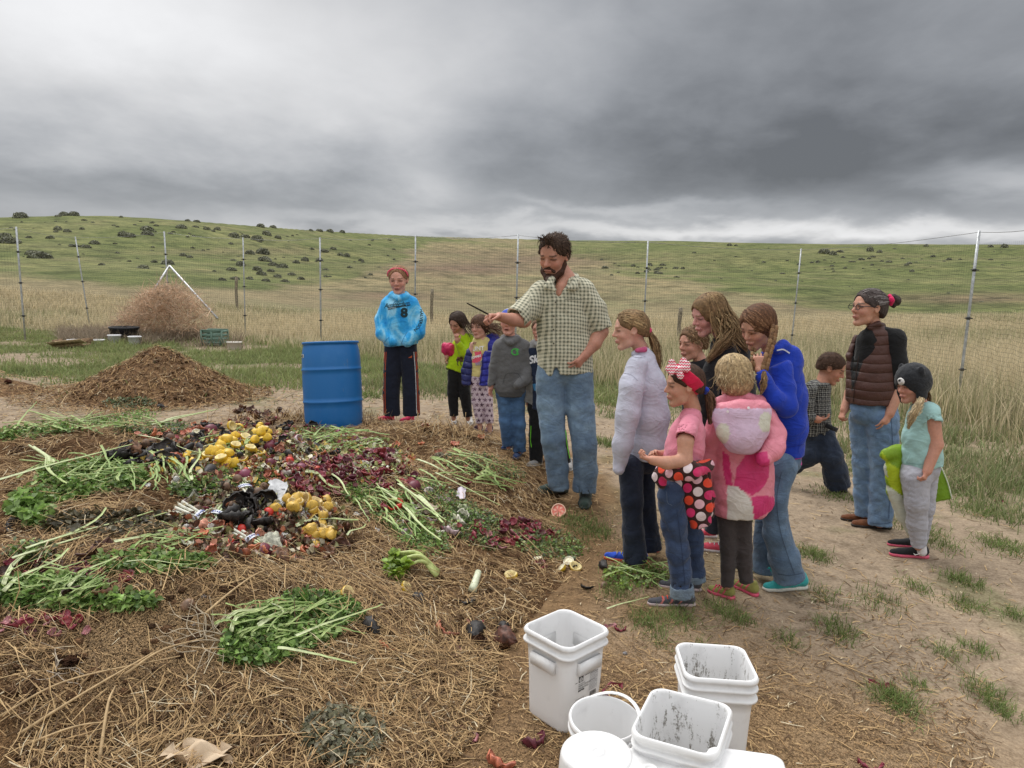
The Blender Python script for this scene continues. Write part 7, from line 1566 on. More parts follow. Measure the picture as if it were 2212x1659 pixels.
# ---------------------------------------------------------------- girl in the tie dye hoodie
f = Fig(YF(868, 914), 'girl in a blue tie dye hoodie and navy track pants standing right of the barrel', base=(866, 914), skin=(.64, .33, .25))
hd = f.head(861, 605, 58, 4, 10, 2, neck=(862, 640, 11), brow=(.20, .10, .06), mouth_open=.7, lips=(.45, .13, .12))
f.limb([(863, 650, 14), (864, 740, 20)]); f.limb([(852, 760, 12), (846, 895, 6)]); f.limb([(880, 760, 12), (889, 895, 6)]); f.limb([(840, 656, 8), (824, 700, 8), (850, 736, 6, -.1)]); f.limb([(888, 656, 8), (904, 700, 8), (880, 736, 6, -.1)]); f.finish()
f.cloth('tie_dye_hoodie', [([(842, 655, 15), (863, 650, 17), (886, 655, 16)], dict(q=.9, kin=.04)), ([(863, 670, 36), (864, 700, 38), (865, 728, 39), (867, 746, 34)], dict(q=.68, cut=True, hollow=.008, kin=.05)), ([(838, 659, 16), (825, 690, 15), (827, 720, 15, -.06), (846, 738, 11, -.12)], dict(k=.02)), ([(889, 659, 16), (905, 690, 16), (902, 718, 16, -.06), (880, 738, 12, -.13)], dict(k=.02)),
    ([(838, 646, 7, .02), (848, 640, 8, -.04), (860, 645, 7, -.10), (876, 641, 8, -.05), (887, 646, 7, .02), (874, 640, 11, .09), (850, 640, 11, .09), (838, 646, 7, .02)], dict(kin=.02, k=.012))], (.1, .4, .8), 'tie_dye', fold=(.0045, .12), seed=7, rel=2)
f.cloth('track_pants', [([(853, 738, 24), (877, 738, 24)], dict(q=.75)), ([(850, 756, 20), (848, 800, 19), (845, 850, 18), (847, 897, 18)], dict(cut=True)), ([(880, 756, 21), (885, 800, 18), (888, 850, 18), (889, 897, 19)], dict(cut=True))], NAVY, seed=8, fold=(.006, .10))
mb = MB()
for dx in (0, 3.2): strip_d(f, 'track_pants', [(831+dx, 760), (829+dx, 800), (828.5+dx, 850), (830+dx, 893)], 1.5, (.60, .09, .03), mb)
for dx, cc in ((0, (.62, .10, .03)), (-3, (.62, .10, .03)), (-6, (.75, .75, .78))): strip_d(f, 'track_pants', [(900+dx, 760), (903+dx, 800), (905+dx, 850), (906+dx, 893)], 1.3, cc, mb)
for i in range(3): D(f, 'track_pants', poly([(-1.0, 0), (.0, 0), (.45, .8+.75*i), (-.35, .8+.75*i*1.0)]), 884.5+2.4*i, 773, 2.0, 0, (.65, .13, .04), mb)
mb.build('trim', MAT['paint_print'], f.e)
mb = MB(); K2 = (.012, .035, .045)
D(f, 'tie_dye_hoodie', tx('Amsterdam', .008, .42, .92, .92), 857, 662, 13.5, R(-7), K2, mb)
strip_d(f, 'tie_dye_hoodie', [(838, 667), (852, 664), (868, 661.5), (884, 659.5), (886, 656)], [5.5, 5, 4.6, 4, 3.6, 3.2, 2.8, 2.4, 2, 1.7, 1.4, 1.2, 1, .6], K2, mb, .0045); D(f, 'tie_dye_hoodie', tx('SOFTBALL', .01, .1), 847, 666.8, 4.0, R(-10), (.55, .7, .78), mb, nrmoff=.006)
D(f, 'tie_dye_hoodie', tx('8', .05, 0, 1.1), 873, 684.5, 27, 0, K2, mb)
pth = spline([(910.5, 663), (911, 676), (910, 692), (905.5, 704), (892, 718)], 30); sl = np.concatenate([[0], np.cumsum(np.linalg.norm(np.diff(pth, axis=0), axis=1))])
def cv(u, w):
    q = u+sl[-1]/2; x = np.interp(q, sl, pth[:, 0]); y = np.interp(q, sl, pth[:, 1]); i = min(28, max(0, int(q/sl[-1]*29))); t_ = nrm(pth[i+1]-pth[i]); return x+t_[1]*(w-3.4), -(y-t_[0]*(w-3.4)), 0
D(f, 'tie_dye_hoodie', tx('HALVERSON', .02, 0, .98), 0, 0, 9.4, 0, K2, mb, curve=cv)
strip_d(f, 'tie_dye_hoodie', [(854, 650), (847, 660), (846, 668)], .9, (.04, .22, .42), mb, .005); strip_d(f, 'tie_dye_hoodie', [(870, 650), (878, 660), (881, 668)], .9, (.04, .22, .42), mb, .005)
strip_d(f, 'tie_dye_hoodie', [(880, 716), (872, 730), (866, 744)], .9, (.03, .2, .42), mb, .004); strip_d(f, 'tie_dye_hoodie', [(826, 745), (834, 735), (841, 728)], .9, (.03, .2, .42), mb, .004); strip_d(f, 'tie_dye_hoodie', [(834, 745), (866, 748), (898, 745)], .8, (.03, .22, .45), mb, .004)
mb.build('print', MAT['paint_print'], f.e)
for hl, to in (((852, 906), (814, 908)), ((893, 906), (864, 913))): gshoe(f, hl, to, 9.5, 11, (.66, .035, .12), sole=(.70, .12, .18), lace=(.62, .66, .08))
f.cap(hd, .025, (.44, -.10, .32, .42, .30), (.33, .17, .09), back=-.18, seed=2, noise=.002); f.sweep(hd, 160, hd[0]-hd[2][0]*hd[1]*.5+hd[2][2]*hd[1]*.22, [(.36, .19, .10), (.28, .14, .07)], 3, .0028)
c, hh, A = hd; mb = MB(); a = np.linspace(-1.75, 1.75, 24); mb.tube([c+(A[1]*math.sin(q)*.375+A[0]*(.10+.10*math.cos(q))+A[2]*(.08+.36*math.cos(q*.82)+.02))*hh for q in a], .0055, 7, (.80, .10, .18), squash=1.5); mb.build('headband', MAT['cloth'], f.e)
# ---------------------------------------------------------------- girl in lime
f = Fig(YF(995, 921), 'small girl in a lime green top and black pants resting her chin on her hand', base=(995, 920), skin=(.50, .26, .18))
hd = f.head(988, 698, 45, 32, 26, -6, neck=(1000, 726, 8), brow=(.05, .03, .02), lips=(.45, .14, .12), fat=1.08, jaw=1.1)
f.limb([(1000, 732, 12), (994, 795, 16)]); f.limb([(1014, 732, 7), (1001, 760, 7, -.08), (987, 735, 5, -.13)]); f.limb([(988, 735, 7, .05), (972, 760, 6, .02), (965, 772, 5, -.02)])
f.hand((987, 736), (986, 724), (.3, .9, .1), 1, .9, dyw=-.13, dyt=-.14, hl=11); f.hand((966, 772), (963, 780), (1, 0, 0), 1, .9, hl=10, dyw=-.02, dyt=-.03)
f.limb([(980, 810, 10), (980, 905, 5)]); f.limb([(1000, 810, 10), (1011, 905, 5)]); f.finish()
f.cloth('lime_top', [([(996, 732, 13), (1010, 732, 12)], dict(q=.9)), ([(1003, 740, 18), (997, 765, 20), (990, 785, 22), (985, 800, 23)], dict(q=.72, cut=True, kin=.04)), ([(1013, 733, 11), (1007, 750, 10.5, -.04), (1001, 762, 10, -.09), (988, 738, 7.5, -.13)], dict(k=.008, kin=.01, cut=True, hollow=.003)), ([(990, 738, 9, .04), (976, 755, 8, .03), (968, 768, 6.5, 0)], dict(k=.015))], (.42, .62, .012), seed=11, fold=(.005, .06), h=.007)
mb = MB(); 
for i in range(46): q = i/45; x = 966+q*34; y = 787+q*15+(3*math.sin(q*9)); a = f.p(x-1, y-4, -.045+.04*abs(q-.5)*2); b = f.p(x-2+2*math.sin(i*2.3), y+9+2*math.sin(i), -.06+.05*abs(q-.5)*2); mb.tube([a, b], [.006, .003], 4, (.13, .26, .06))
mb.build('frill', MAT['blade'], f.e)
f.cloth('black_pants', [([(984, 803, 17), (996, 803, 16)], dict(q=.8)), ([(981, 812, 14), (978, 850, 12), (981, 898, 9.5)], dict(cut=True)), ([(999, 812, 14), (1004, 850, 12.5), (1011, 900, 10)], dict(cut=True))], (.012, .012, .013), seed=12, fold=(.005, .05))
mb = MB(); D(f, 'lime_top', poly([(-.5, 0), (-.3, .5), (-.1, .45), (0, .1), (.2, .5), (.5, .45), (.45, -.2), (.3, -.25), (.2, 0), (-.1, -.05), (-.2, -.3), (-.35, -.3)]), 993, 778, 16, 0, (.16, .12, .05), mb)
for x in (989, 996): strip_d(f, 'lime_top', [(x, 779), (x-1, 786), (x+1, 790)], 1.6, (.10, .07, .04), mb, .004)
D(f, 'lime_top', tx('love', .02, .2), 992, 774, 5, 0, (.45, .10, .12), mb, nrmoff=.006); mb.build('print', MAT['paint_print'], f.e)
for hl, to in (((981, 902), (980, 918)), ((1012, 903), (1018, 919))): gshoe(f, hl, to, 9, 13, (.50, .48, .46), lace=(.6, .6, .6), trim=(.35, .33, .32))
f.cap(hd, .05, (.44, -.16, .36, .44, .30), (.045, .026, .018), back=-.30, seed=3); f.flow(hd, 300, .75, [(.045, .026, .018), (.09, .055, .038)], off=.10, w=.0026, seed=4, bend=(.35, 0, 0), part=-.1)
o = link('pink_jacket', None, loc=f.p(968, 790)); tag(o, 'crumpled pink jacket held under the arm of the girl in lime', 'jacket'); g_e = f.e; f.e = o; f.cloth('jacket_cloth', [([(962, 748, 8, .0), (970, 752, 12, -.02), (975, 760, 9, -.02)], dict(kin=.01)), ([(964, 758, 10, 0), (968, 768, 6, 0)],)], (.62, .03, .12), 'shiny_cloth', h=.006, fold=(.009, .035), seed=13); f.e = g_e
# ---------------------------------------------------------------- girl with star leggings
f = Fig(YF(1045, 939), 'frowning small girl in an open blue jacket, yellow shirt and star print leggings', base=(1046, 938), skin=(.60, .33, .25))
hd = f.head(1036, 706, 49, 30, 6, 4, neck=(1042, 736, 9), brow=(.08, .045, .03), fat=1.08, jaw=1.1, lips=(.5, .2, .17))
f.limb([(1040, 740, 13), (1038, 810, 16)]); f.limb([(1031, 815, 9), (1037, 926, 5)]); f.limb([(1050, 815, 9), (1058, 930, 5)]); f.limb([(1022, 745, 7), (1010, 790, 6)]); f.limb([(1062, 745, 8), (1074, 790, 6)]); f.finish()
f.cloth('yellow_shirt', [([(1034, 740, 14), (1046, 740, 14)], dict(q=.8)), ([(1040, 752, 19), (1037, 780, 20), (1034, 813, 20)], dict(q=.72, cut=True, kin=.03))], (.68, .58, .24), seed=15, fold=(.005, .06), h=.007)
mb = MB(); D(f, 'yellow_shirt', poly([(-.5, .55), (.5, .55), (.55, .1), (.15, -.5), (-.35, -.3), (-.55, .2)]), 1028, 774, 26, R(-8), (.72, .10, .16), mb)
for s_, x, y, z, a, cc in (('MY', 1024, 744, 8, 0, (.30, .12, .14)), ('AUNT', 1029, 757, 12.5, -4, (.85, .84, .82)), ('loves', 1029, 773, 10.5, -16, (.88, .84, .82)), ('ME', 1034, 789, 10.5, -10, (.35, .30, .42))): D(f, 'yellow_shirt', tx(s_, .03, .25 if s_ == 'loves' else 0), x, y, z, R(a), cc, mb, nrmoff=.006)
mb.build('print', MAT['paint_print'], f.e)
f.cloth('blue_jacket', [([(1050, 742, 12, .04), (1064, 742, 13, .03)], dict(q=1)), ([(1064, 745, 13, .0), (1072, 775, 13, -.02), (1074, 800, 12, -.02)], dict()), ([(1058, 752, 12, -.0), (1060, 790, 16, -.02), (1056, 832, 17, -.02)], dict(q=.7, cut=True, kin=.03)), ([(1047, 742, 7, .0), (1047, 780, 6, -.06), (1042, 833, 7, -.07)], dict(cut=True)), ([(1050, 733, 8, .02), (1066, 728, 9, .08), (1078, 738, 9, .09)], dict())], (.035, .04, .33), 'puffer', seed=16, fold=(.007, .05), h=.0075, pcf=xz)
f.cloth('jacket_flap', [([(1019, 744, 5, .02), (1013, 790, 8, -.03), (1008, 832, 9, -.05)], dict(q=.8, cut=True)), ([(1014, 760, 7, 0), (1003, 800, 7, 0), (1003, 828, 6, -.02)],)], (.022, .026, .12), 'puffer', seed=17, fold=(.005, .05), h=.0075, pcf=xz)
mb = MB(); D(f, 'blue_jacket', tx('Columbia', .01), 1058, 760, 4, 0, (.5, .5, .6), mb, nrmoff=.005); strip_d(f, 'blue_jacket', [(1043, 748), (1042, 790), (1037, 830)], 1, (.015, .015, .05), mb, .006); mb.build('trim', MAT['paint_print'], f.e)
f.cloth('star_leggings', [([(1032, 812, 16), (1046, 812, 16)], dict(q=.8)), ([(1029, 820, 14.5), (1031, 868, 12), (1037, 914, 9)], dict(cut=True)), ([(1048, 820, 15), (1052, 868, 12.5), (1058, 914, 9)], dict(cut=True))], (1, 1, 1), 'star_print', seed=18, fold=(.003, .05), h=.0075, pcf=xz)
for hl, to in (((1041, 931), (1026, 926)), ((1060, 930), (1048, 941))): gshoe(f, hl, to, 10, 12, (.06, .02, .035), sole=(.45, .40, .42), lace=(.70, .03, .16))
f.cap(hd, .05, (.44, -.18, .36, .42, .28), (.10, .05, .03), back=-.34, seed=5); f.flow(hd, 320, .70, [(.10, .05, .03), (.17, .085, .05)], off=.10, w=.0027, seed=6, bend=(.75, .1, .2), fringe=.55, spread=.25)
# ---------------------------------------------------------------- boy in the grey hoodie
f = Fig(YF(1108, 985), 'boy in a grey hoodie with a green emblem and blue cap behind the pointing arm', base=(1110, 985), skin=(.62, .31, .24))
hd = f.head(1100, 697, 55, 14, -2, 0, neck=(1102, 736, 10), mouth_open=1.3, fat=1.02)
f.limb([(1103, 742, 15), (1105, 850, 20)]); f.limb([(1076, 748, 9), (1066, 805, 8), (1061, 838, 6, -.02)]); f.limb([(1130, 748, 9), (1138, 800, 8), (1128, 828, 6, -.1)]); f.hand((1061, 838), (1059, 850), (.6, -.6, 0), -1, .55, hl=12, dyw=-.02, dyt=-.03)
f.limb([(1092, 860, 11), (1099, 965, 6)]); f.limb([(1117, 860, 11), (1121, 975, 6)]); f.finish()
HG = (.135, .135, .14)
f.cloth('grey_hoodie', [([(1083, 747, 16), (1104, 741, 17), (1126, 747, 16)], dict(q=.85, kin=.04)), ([(1104, 765, 33), (1105, 800, 33), (1104, 835, 33), (1104, 856, 31)], dict(q=.68, cut=True, hollow=.008, kin=.05)), ([(1079, 750, 15), (1069, 795, 13), (1062, 838, 9.5, -.02)], dict(cut=True, hollow=.004)), ([(1131, 750, 16), (1141, 790, 13.5), (1134, 820, 12, -.06), (1118, 832, 9, -.12)],),
    ([(1081, 742, 6, 0), (1092, 733, 7.5, -.03), (1103, 741, 6, -.09), (1117, 733, 7.5, -.03), (1127, 741, 7, 0), (1116, 733, 10, .09), (1090, 733, 10, .09), (1081, 742, 6, 0)], dict(kin=.02, k=.012))], HG, seed=21, fold=(.006, .07), colf=lambda V, C: C*(1-.28*(f.pix(V)[1] > 846)[:, None]*(np.abs(f.pix(V)[0]-1104) < 40)[:, None]))
mb = MB(); GR = (.07, .42, .08); an = np.linspace(.55, 5.73, 16); D(f, 'grey_hoodie', strip([(math.cos(q)*1.25, math.sin(q)) for q in an], .42), 1113.5, 760, 6.6, 0, GR, mb); D(f, 'grey_hoodie', strip([(math.cos(q)*.55+.15, math.sin(q)*.62) for q in np.linspace(-1.5, 1.5, 9)]+[(.2, -.62), (.2, .62)], .34), 1113.8, 760, 6.6, 0, GR, mb, nrmoff=.005)
strip_d(f, 'grey_hoodie', [(1086, 830), (1090, 815), (1096, 807), (1118, 807), (1128, 822)], 1.0, (.07, .07, .075), mb); mb.build('print', MAT['paint_print'], f.e)
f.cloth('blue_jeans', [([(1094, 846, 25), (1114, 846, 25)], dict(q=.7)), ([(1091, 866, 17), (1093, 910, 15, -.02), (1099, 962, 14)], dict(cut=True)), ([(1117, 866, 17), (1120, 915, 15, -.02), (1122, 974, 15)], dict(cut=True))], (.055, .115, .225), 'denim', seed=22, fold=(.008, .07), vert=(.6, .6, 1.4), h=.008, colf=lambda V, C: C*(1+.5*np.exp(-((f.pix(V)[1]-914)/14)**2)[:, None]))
for hl, to in (((1104, 968), (1086, 972)), ((1126, 976), (1112, 993))): gshoe(f, hl, to, 12, 13, (.02, .05, .15), sole=(.05, .06, .09), lace=(.03, .14, .45))
v = Vol(); c, hh, A = hd; L = lambda a, b, u: c+(A[0]*a+A[1]*b+A[2]*u)*hh; v.ell(L(-.05, 0, .16), (.47*hh, .39*hh, .40*hh), A); v.plane(L(0, 0, .17), -A[2]); V, F = v.mesh(.006); q = (V-c)@A.T/hh; cap_ = link('cap', mesh_np('cap', V, F, MAT['cloth'], np.where(((q[:, 0] > .1) & (np.abs(q[:, 1]) < .3))[:, None], (.05, .09, .45), (.60, .62, .68))), f.e)
v = Vol(); v.ell(L(.42, 0, .19), (.34*hh, .30*hh, .045*hh), A); V, F = v.mesh(.005); link('peak', mesh_np('peak', V, F, MAT['cloth'], (.03, .05, .25)), cap_); f.vols.append(('cap', *[x for x in (lambda vv: vv.mesh(.006))((lambda vv: (vv.ell(L(-.05, 0, .16), (.47*hh, .39*hh, .40*hh), A), vv)[1])(Vol()))]))
mb = MB(); D(f, 'cap', tx('WAR', .04), 1101, 683, 9.5, R(-6), (.8, .8, .82), mb); mb.build('print', MAT['paint_print'], cap_)
# ---------------------------------------------------------------- boy behind the man
f = Fig(man.Y+.85, 'boy in a navy hoodie and black track pants, mostly hidden behind the bearded man', base=(1185, 1008), skin=(.60, .32, .24))
hd = f.head(1166, 712, 48, 20, 5, 0, neck=(1168, 742, 9)); f.limb([(1170, 748, 14), (1175, 870, 18)]); f.limb([(1148, 760, 8), (1140, 862, 6)]); f.hand((1140, 862), (1139, 872), (.6, -.6, 0), -1, .6, hl=10); f.limb([(1165, 890, 11), (1158, 1000, 6)]); f.limb([(1200, 890, 11), (1222, 1005, 6)]); f.finish()
NV = np.array((.018, .028, .06)); GY = np.array((.23, .23, .23))
def cf5(V, C): px, py = f.pix(V); g_ = (py < 752) | ((py > 812) & (px < 1150)); return np.where(g_[:, None], GY, NV)
f.cloth('navy_hoodie', [([(1152, 755, 16), (1170, 748, 18), (1192, 755, 16)], dict(q=.85)), ([(1172, 775, 32), (1174, 830, 34), (1176, 882, 34)], dict(q=.68, cut=True)), ([(1150, 758, 15), (1144, 800, 13), (1139, 868, 9)], dict(cut=True)), ([(1155, 742, 8, 0), (1166, 745, 8, -.07), (1182, 742, 8, 0), (1166, 740, 10, .08), (1155, 742, 8, 0)],)], NV, seed=25, fold=(.006, .07), colf=cf5)
mb = MB(); D(f, 'navy_hoodie', tx('Sky', .04, .3), 1157, 783, 22, R(-10), (.75, .76, .8), mb); D(f, 'navy_hoodie', poly([(-.4, .5), (.5, .6), (.3, -.5), (-.2, -.3)]), 1157, 838, 17, 0, (.05, .22, .45), mb); mb.build('print', MAT['paint_print'], f.e)
f.cloth('black_track_pants', [([(1162, 880, 24), (1190, 880, 24)], dict(q=.7)), ([(1161, 892, 18), (1158, 940, 16), (1158, 998, 15)], dict(cut=True)), ([(1196, 892, 18), (1208, 940, 16), (1219, 1000, 15)], dict(cut=True))], (.010, .010, .011), seed=26, fold=(.005, .06))
mb = MB(); strip_d(f, 'black_track_pants', [(1147, 920), (1146, 950), (1148, 966)], 1.6, (.20, .75, .04), mb)
for dx in (0, 3.5, 7): strip_d(f, 'black_track_pants', [(1222+dx, 930), (1225+dx, 960), (1231+dx, 990)], 1.3, (.20, .75, .04), mb)
mb.build('stripes', MAT['paint_print'], f.e)
gshoe(f, (1167, 1004), (1140, 1008), 12, 12, (.26, .25, .24), sole=(.45, .44, .42)); gshoe(f, (1228, 1002), (1231, 1018), 12, 12, (.30, .29, .28), sole=(.5, .5, .48)); f.cap(hd, .035, (.45, -.10, .34, .40), (.15, .085, .05), back=-.1, seed=9)
# ---------------------------------------------------------------- girl in the pale sweatshirt
f = Fig(YF(1365, 1220), 'girl with a ponytail in a pale grey lilac sweatshirt and dark jeans', base=(1375, 1218), skin=(.66, .38, .29))
hd = f.head(1362, 713, 84, 88, 8, 0, neck=(1386, 758, 15, .03), brow=(.30, .17, .09), lips=(.55, .22, .19), fat=.95)
f.limb([(1392, 775, 20, .02), (1398, 980, 30, .02)]); f.limb([(1376, 795, 13, -.12), (1360, 895, 12, -.16), (1339, 1005, 8, -.16)]); f.limb([(1362, 1000, 16, -.04), (1370, 1195, 10, -.05)]); f.limb([(1395, 1000, 16, .1), (1410, 1180, 10, .12)])
f.finish()
f.cloth('sweatshirt', [([(1390, 778, 26, .0), (1396, 830, 41), (1400, 900, 45), (1396, 960, 42), (1392, 990, 37)], dict(q=1.05, cut=True, hollow=.01, kin=.05)), ([(1376, 790, 22, -.10), (1364, 835, 25, -.14), (1357, 890, 25, -.16), (1345, 960, 20, -.17), (1337, 1012, 13.5, -.16)], dict(kin=.05, k=.02)), ([(1370, 764, 7, -.03), (1392, 760, 9, -.03), (1396, 760, 9, .08), (1374, 762, 7, .08)], dict(kin=.012)), ([(1386, 788, 20, .14), (1376, 880, 18, .18), (1372, 940, 13, .18)],)], (.56, .57, .68), seed=31, fold=(.006, .13), h=.009, rel=2)
f.cloth('cuff', [([(1338, 1006, 13.5, -.16), (1336, 1018, 12.5, -.16)], dict(cut='both', hollow=.004))], (.50, .51, .60), seed=2, fold=None, h=.006)
mb = MB(); strip_d(f, 'sweatshirt', [(1340, 809), (1352, 806), (1364, 810), (1378, 822)], 1.0, (.36, .37, .45), mb, .004); strip_d(f, 'sweatshirt', [(1366, 770), (1380, 772), (1394, 770)], .9, (.38, .39, .46), mb, .004); strip_d(f, 'sweatshirt', [(1366, 977), (1395, 981), (1424, 977)], 1.1, (.38, .39, .46), mb, .004); mb.build('seams', MAT['paint_print'], f.e)
f.cloth('pink_undershirt', [([(1376, 757, 5, -.06), (1392, 755, 6, -.05), (1398, 754, 5, .04)], dict(kin=.01))], (.55, .10, .22), fold=None, h=.006)
f.cloth('dark_jeans', [([(1374, 990, 33, .02), (1392, 992, 33, .02)], dict(q=1)), ([(1362, 1005, 28, -.05), (1365, 1080, 23, -.06), (1368, 1150, 23, -.05), (1373, 1212, 28, -.05)], dict(cut=True, hollow=.006, kin=.05)), ([(1390, 1005, 26, .10), (1396, 1090, 20, .10), (1403, 1140, 20, .12), (1409, 1188, 22, .12)], dict(cut=True, kin=.04))], (.018, .025, .045), 'denim', seed=32, fold=(.007, .10))
gshoe(f, (1400, 1217), (1304, 1206), 17, 25, (.03, .09, .55), sole=(.70, .14, .06), lace=(.5, .4, .1), trim=(.02, .05, .35)); gshoe(f, (1424, 1192), (1370, 1188), 14, 20, (.03, .09, .5), sole=(.72, .12, .10))
f.cap(hd, .022, (.47, -.14, .34, .44, .30), DBL_H[1], back=-.16, seed=11, noise=.002); tie = f.p(1400, 714, .0); f.sweep(hd, 330, tie, DBL_H, 12, .0027)
f.tail([(1402, 716), (1413, 740), (1420, 770), (1424, 794)], [4, 10, 12, 5], 220, DBL_H, .0026, 13)
f.cloth('hair_tie', [([(1397, 710, 4, -.01), (1402, 713, 5, -.02), (1399, 719, 5, .01), (1396, 714, 4, .02)],)], (.70, .06, .18), h=.005, fold=(.004, .02))
# ---------------------------------------------------------------- small girl in pink T-shirt
f = Fig(YF(1460, 1308), 'small girl in a pink T-shirt with a dotted fleece at her waist and chevron bow', base=(1478, 1300), skin=(.55, .29, .20))
hd = f.head(1477, 833, 91, 86, 6, 0, neck=(1496, 884, 16, .02), brow=(.08, .045, .03), fat=1.08, jaw=1.12, lips=(.5, .2, .17))
f.limb([(1494, 895, 22, .01), (1482, 1000, 34, .01)]); f.limb([(1492, 920, 11, -.05), (1481, 952, 16.5, -.15), (1479, 996, 15.5, -.17), (1440, 1000, 13, -.2), (1409, 994, 9.5, -.22)]); f.limb([(1480, 915, 15, .12), (1462, 975, 13, .14), (1425, 985, 11, .05), (1421, 981, 9.5, .03)])
f.hand((1411, 994), (1392, 989), (.25, .2, .95), -1, 1.0, dyw=-.22, dyt=-.22, hl=24); f.hand((1424, 983), (1408, 975), (.2, -.5, -.8), 1, 1.1, dyw=.03, dyt=.0, hl=22)
f.limb([(1455, 1060, 18, -.05), (1475, 1260, 11, -.05)]); f.limb([(1490, 1060, 18, .1), (1503, 1240, 11, .12)]); f.finish()
f.cloth('pink_tshirt', [([(1492, 903, 25, .0), (1485, 935, 37), (1479, 970, 41), (1474, 1002, 39), (1468, 1030, 35)], dict(q=.95, cut=True, kin=.05)), ([(1492, 912, 18, -.08), (1484, 930, 20, -.13), (1480, 946, 22, -.16)], dict(cut=True, hollow=.005, k=.02)), ([(1484, 914, 18, .1), (1474, 938, 17, .15)], dict(k=.02))], (.76, .27, .36), seed=41, fold=(.008, .075))
mb = MB(); [D(f, 'pink_tshirt', c8, x, y, 2.0, 0, (.70, .22, .30), mb, nrmoff=.005) for x, y in ((1469, 902), (1467, 910), (1466, 918), (1467, 926))]; mb.build('buttons', MAT['paint_print'], f.e)
f.cloth('jeans', [([(1452, 1050, 30, .02), (1480, 1052, 34, .02)], dict(q=1)), ([(1450, 1070, 30, -.06), (1456, 1130, 26, -.06), (1465, 1195, 24, -.05), (1473, 1272, 23, -.05)], dict(cut=True, hollow=.006, kin=.05)), ([(1486, 1075, 28, .10), (1495, 1160, 23, .11), (1503, 1245, 21, .12)], dict(cut=True, kin=.05))], (.038, .062, .125), 'denim', seed=42, fold=(.010, .09), vert=(.6, .6, 1.4))
mb = MB(); strip_d(f, 'jeans', [(1440, 1062), (1442, 1085), (1452, 1092)], 1.2, (.10, .14, .22), mb, .004); strip_d(f, 'jeans', [(1462, 1100), (1472, 1180), (1480, 1262)], 1.0, (.02, .03, .07), mb, .004); mb.build('seams', MAT['paint_print'], f.e)
f.cloth('rolled_cuff', [([(1472, 1264, 26, -.05), (1474, 1288, 27, -.05)], dict(cut='both', hollow=.008))], (.15, .20, .26), 'denim', fold=(.004, .05), h=.007); f.cloth('rolled_cuff', [([(1502, 1238, 22, .12), (1504, 1256, 23, .12)], dict(cut='both', hollow=.008))], (.15, .20, .26), 'denim', fold=(.004, .05), h=.007)
def pc7(V): return np.stack([V[:, 0]*.95-V[:, 2]*.30-V[:, 1]*.6, V[:, 2]*.95+V[:, 0]*.30, V[:, 1]], 1)
f.cloth('tied_fleece_jacket', [([(1492, 1022, 36, -.05), (1500, 1060, 36, -.06), (1508, 1100, 30, -.06), (1514, 1136, 22, -.05)], dict(q=.55, kin=.05, cut=True)), ([(1432, 1010, 11, -.10), (1424, 1030, 14, -.09), (1430, 1046, 11, -.11)], dict(kin=.02)), ([(1428, 1022, 14, -.1), (1456, 1022, 15, -.17), (1490, 1018, 20, -.18), (1530, 1005, 13, -.08)], dict(kin=.03)), ([(1516, 1020, 18, .03), (1526, 1075, 18, .05), (1530, 1110, 14, .05)], dict(kin=.03))], (1, 1, 1), 'dotted_fleece', seed=43, fold=(.007, .07), pcf=pc7)
for hl, to, d in (((1502, 1308), (1398, 1306), 0), ((1515, 1276), (1422, 1266), 1)): gshoe(f, hl, to, 17, 26, (.085, .085, .10), sole=(.62, .50, .50), lace=(.80, .10, .05), trim=(.60, .20, .18) if d == 0 else None)
f.cap(hd, .035, (.47, -.16, .36, .42, .30), (.07, .035, .022), back=-.16, seed=14, noise=.003); tie = f.p(1524, 842); f.sweep(hd, 300, tie, [(.07, .035, .022), (.12, .062, .04)], 15, .0027); f.tail([(1526, 843), (1534, 860), (1536, 885), (1534, 914)], [5, 13, 12, 5], 220, [(.10, .05, .03), (.16, .085, .05)], .0027, 16)
f.cloth('blue_hair_tie', [([(1521, 837, 4, -.02), (1527, 842, 4, -.03), (1524, 849, 4, -.01)],)], (.02, .05, .40), h=.005, fold=None)
c, hh, A = hd; v = Vol(); v.ell(c+(A[0]*-.06+A[2]*.13)*hh, (.49*hh, .41*hh, .43*hh), A); n_ = nrm(A[0]*.73-A[2]*.69); m_ = c+(A[0]*-.10+A[2]*.15)*hh; v.plane(m_+n_*.15*hh, n_); v.plane(m_-n_*.15*hh, -n_)
V, F = v.mesh(.006, noise=folds(5, .003, .03)); link('headband', mesh_np('headband', V, F, MAT['cloth'], (.55, .012, .055)), f.e)
bc = f.p(1464, 796, -.06)
def petal(v, tip, r, dy): v.cone(bc, f.p(*tip, dy), .008, r*f.k, k=.006, q=.35)
v = Vol(); 
for tip, r, dy in (((1447, 797), 10, -.07), ((1451, 783), 8, -.06), ((1483, 788), 9, -.07), ((1476, 780), 8, -.06), ((1470, 812), 8, -.09), ((1484, 797), 8, -.08), ((1450, 806), 6, -.08)): petal(v, tip, r, dy)
v.cone(bc-[0, .02, 0], bc-[0, .02, .01], .014, .014, k=.004); V, F = v.mesh(.0045); link('bow', mesh_np('bow', V, F, MAT['chevron_ribbon'], (1, 1, 1), attrs={'pc': np.stack([V[:, 0], V[:, 2], V[:, 1]], 1)}), f.e)
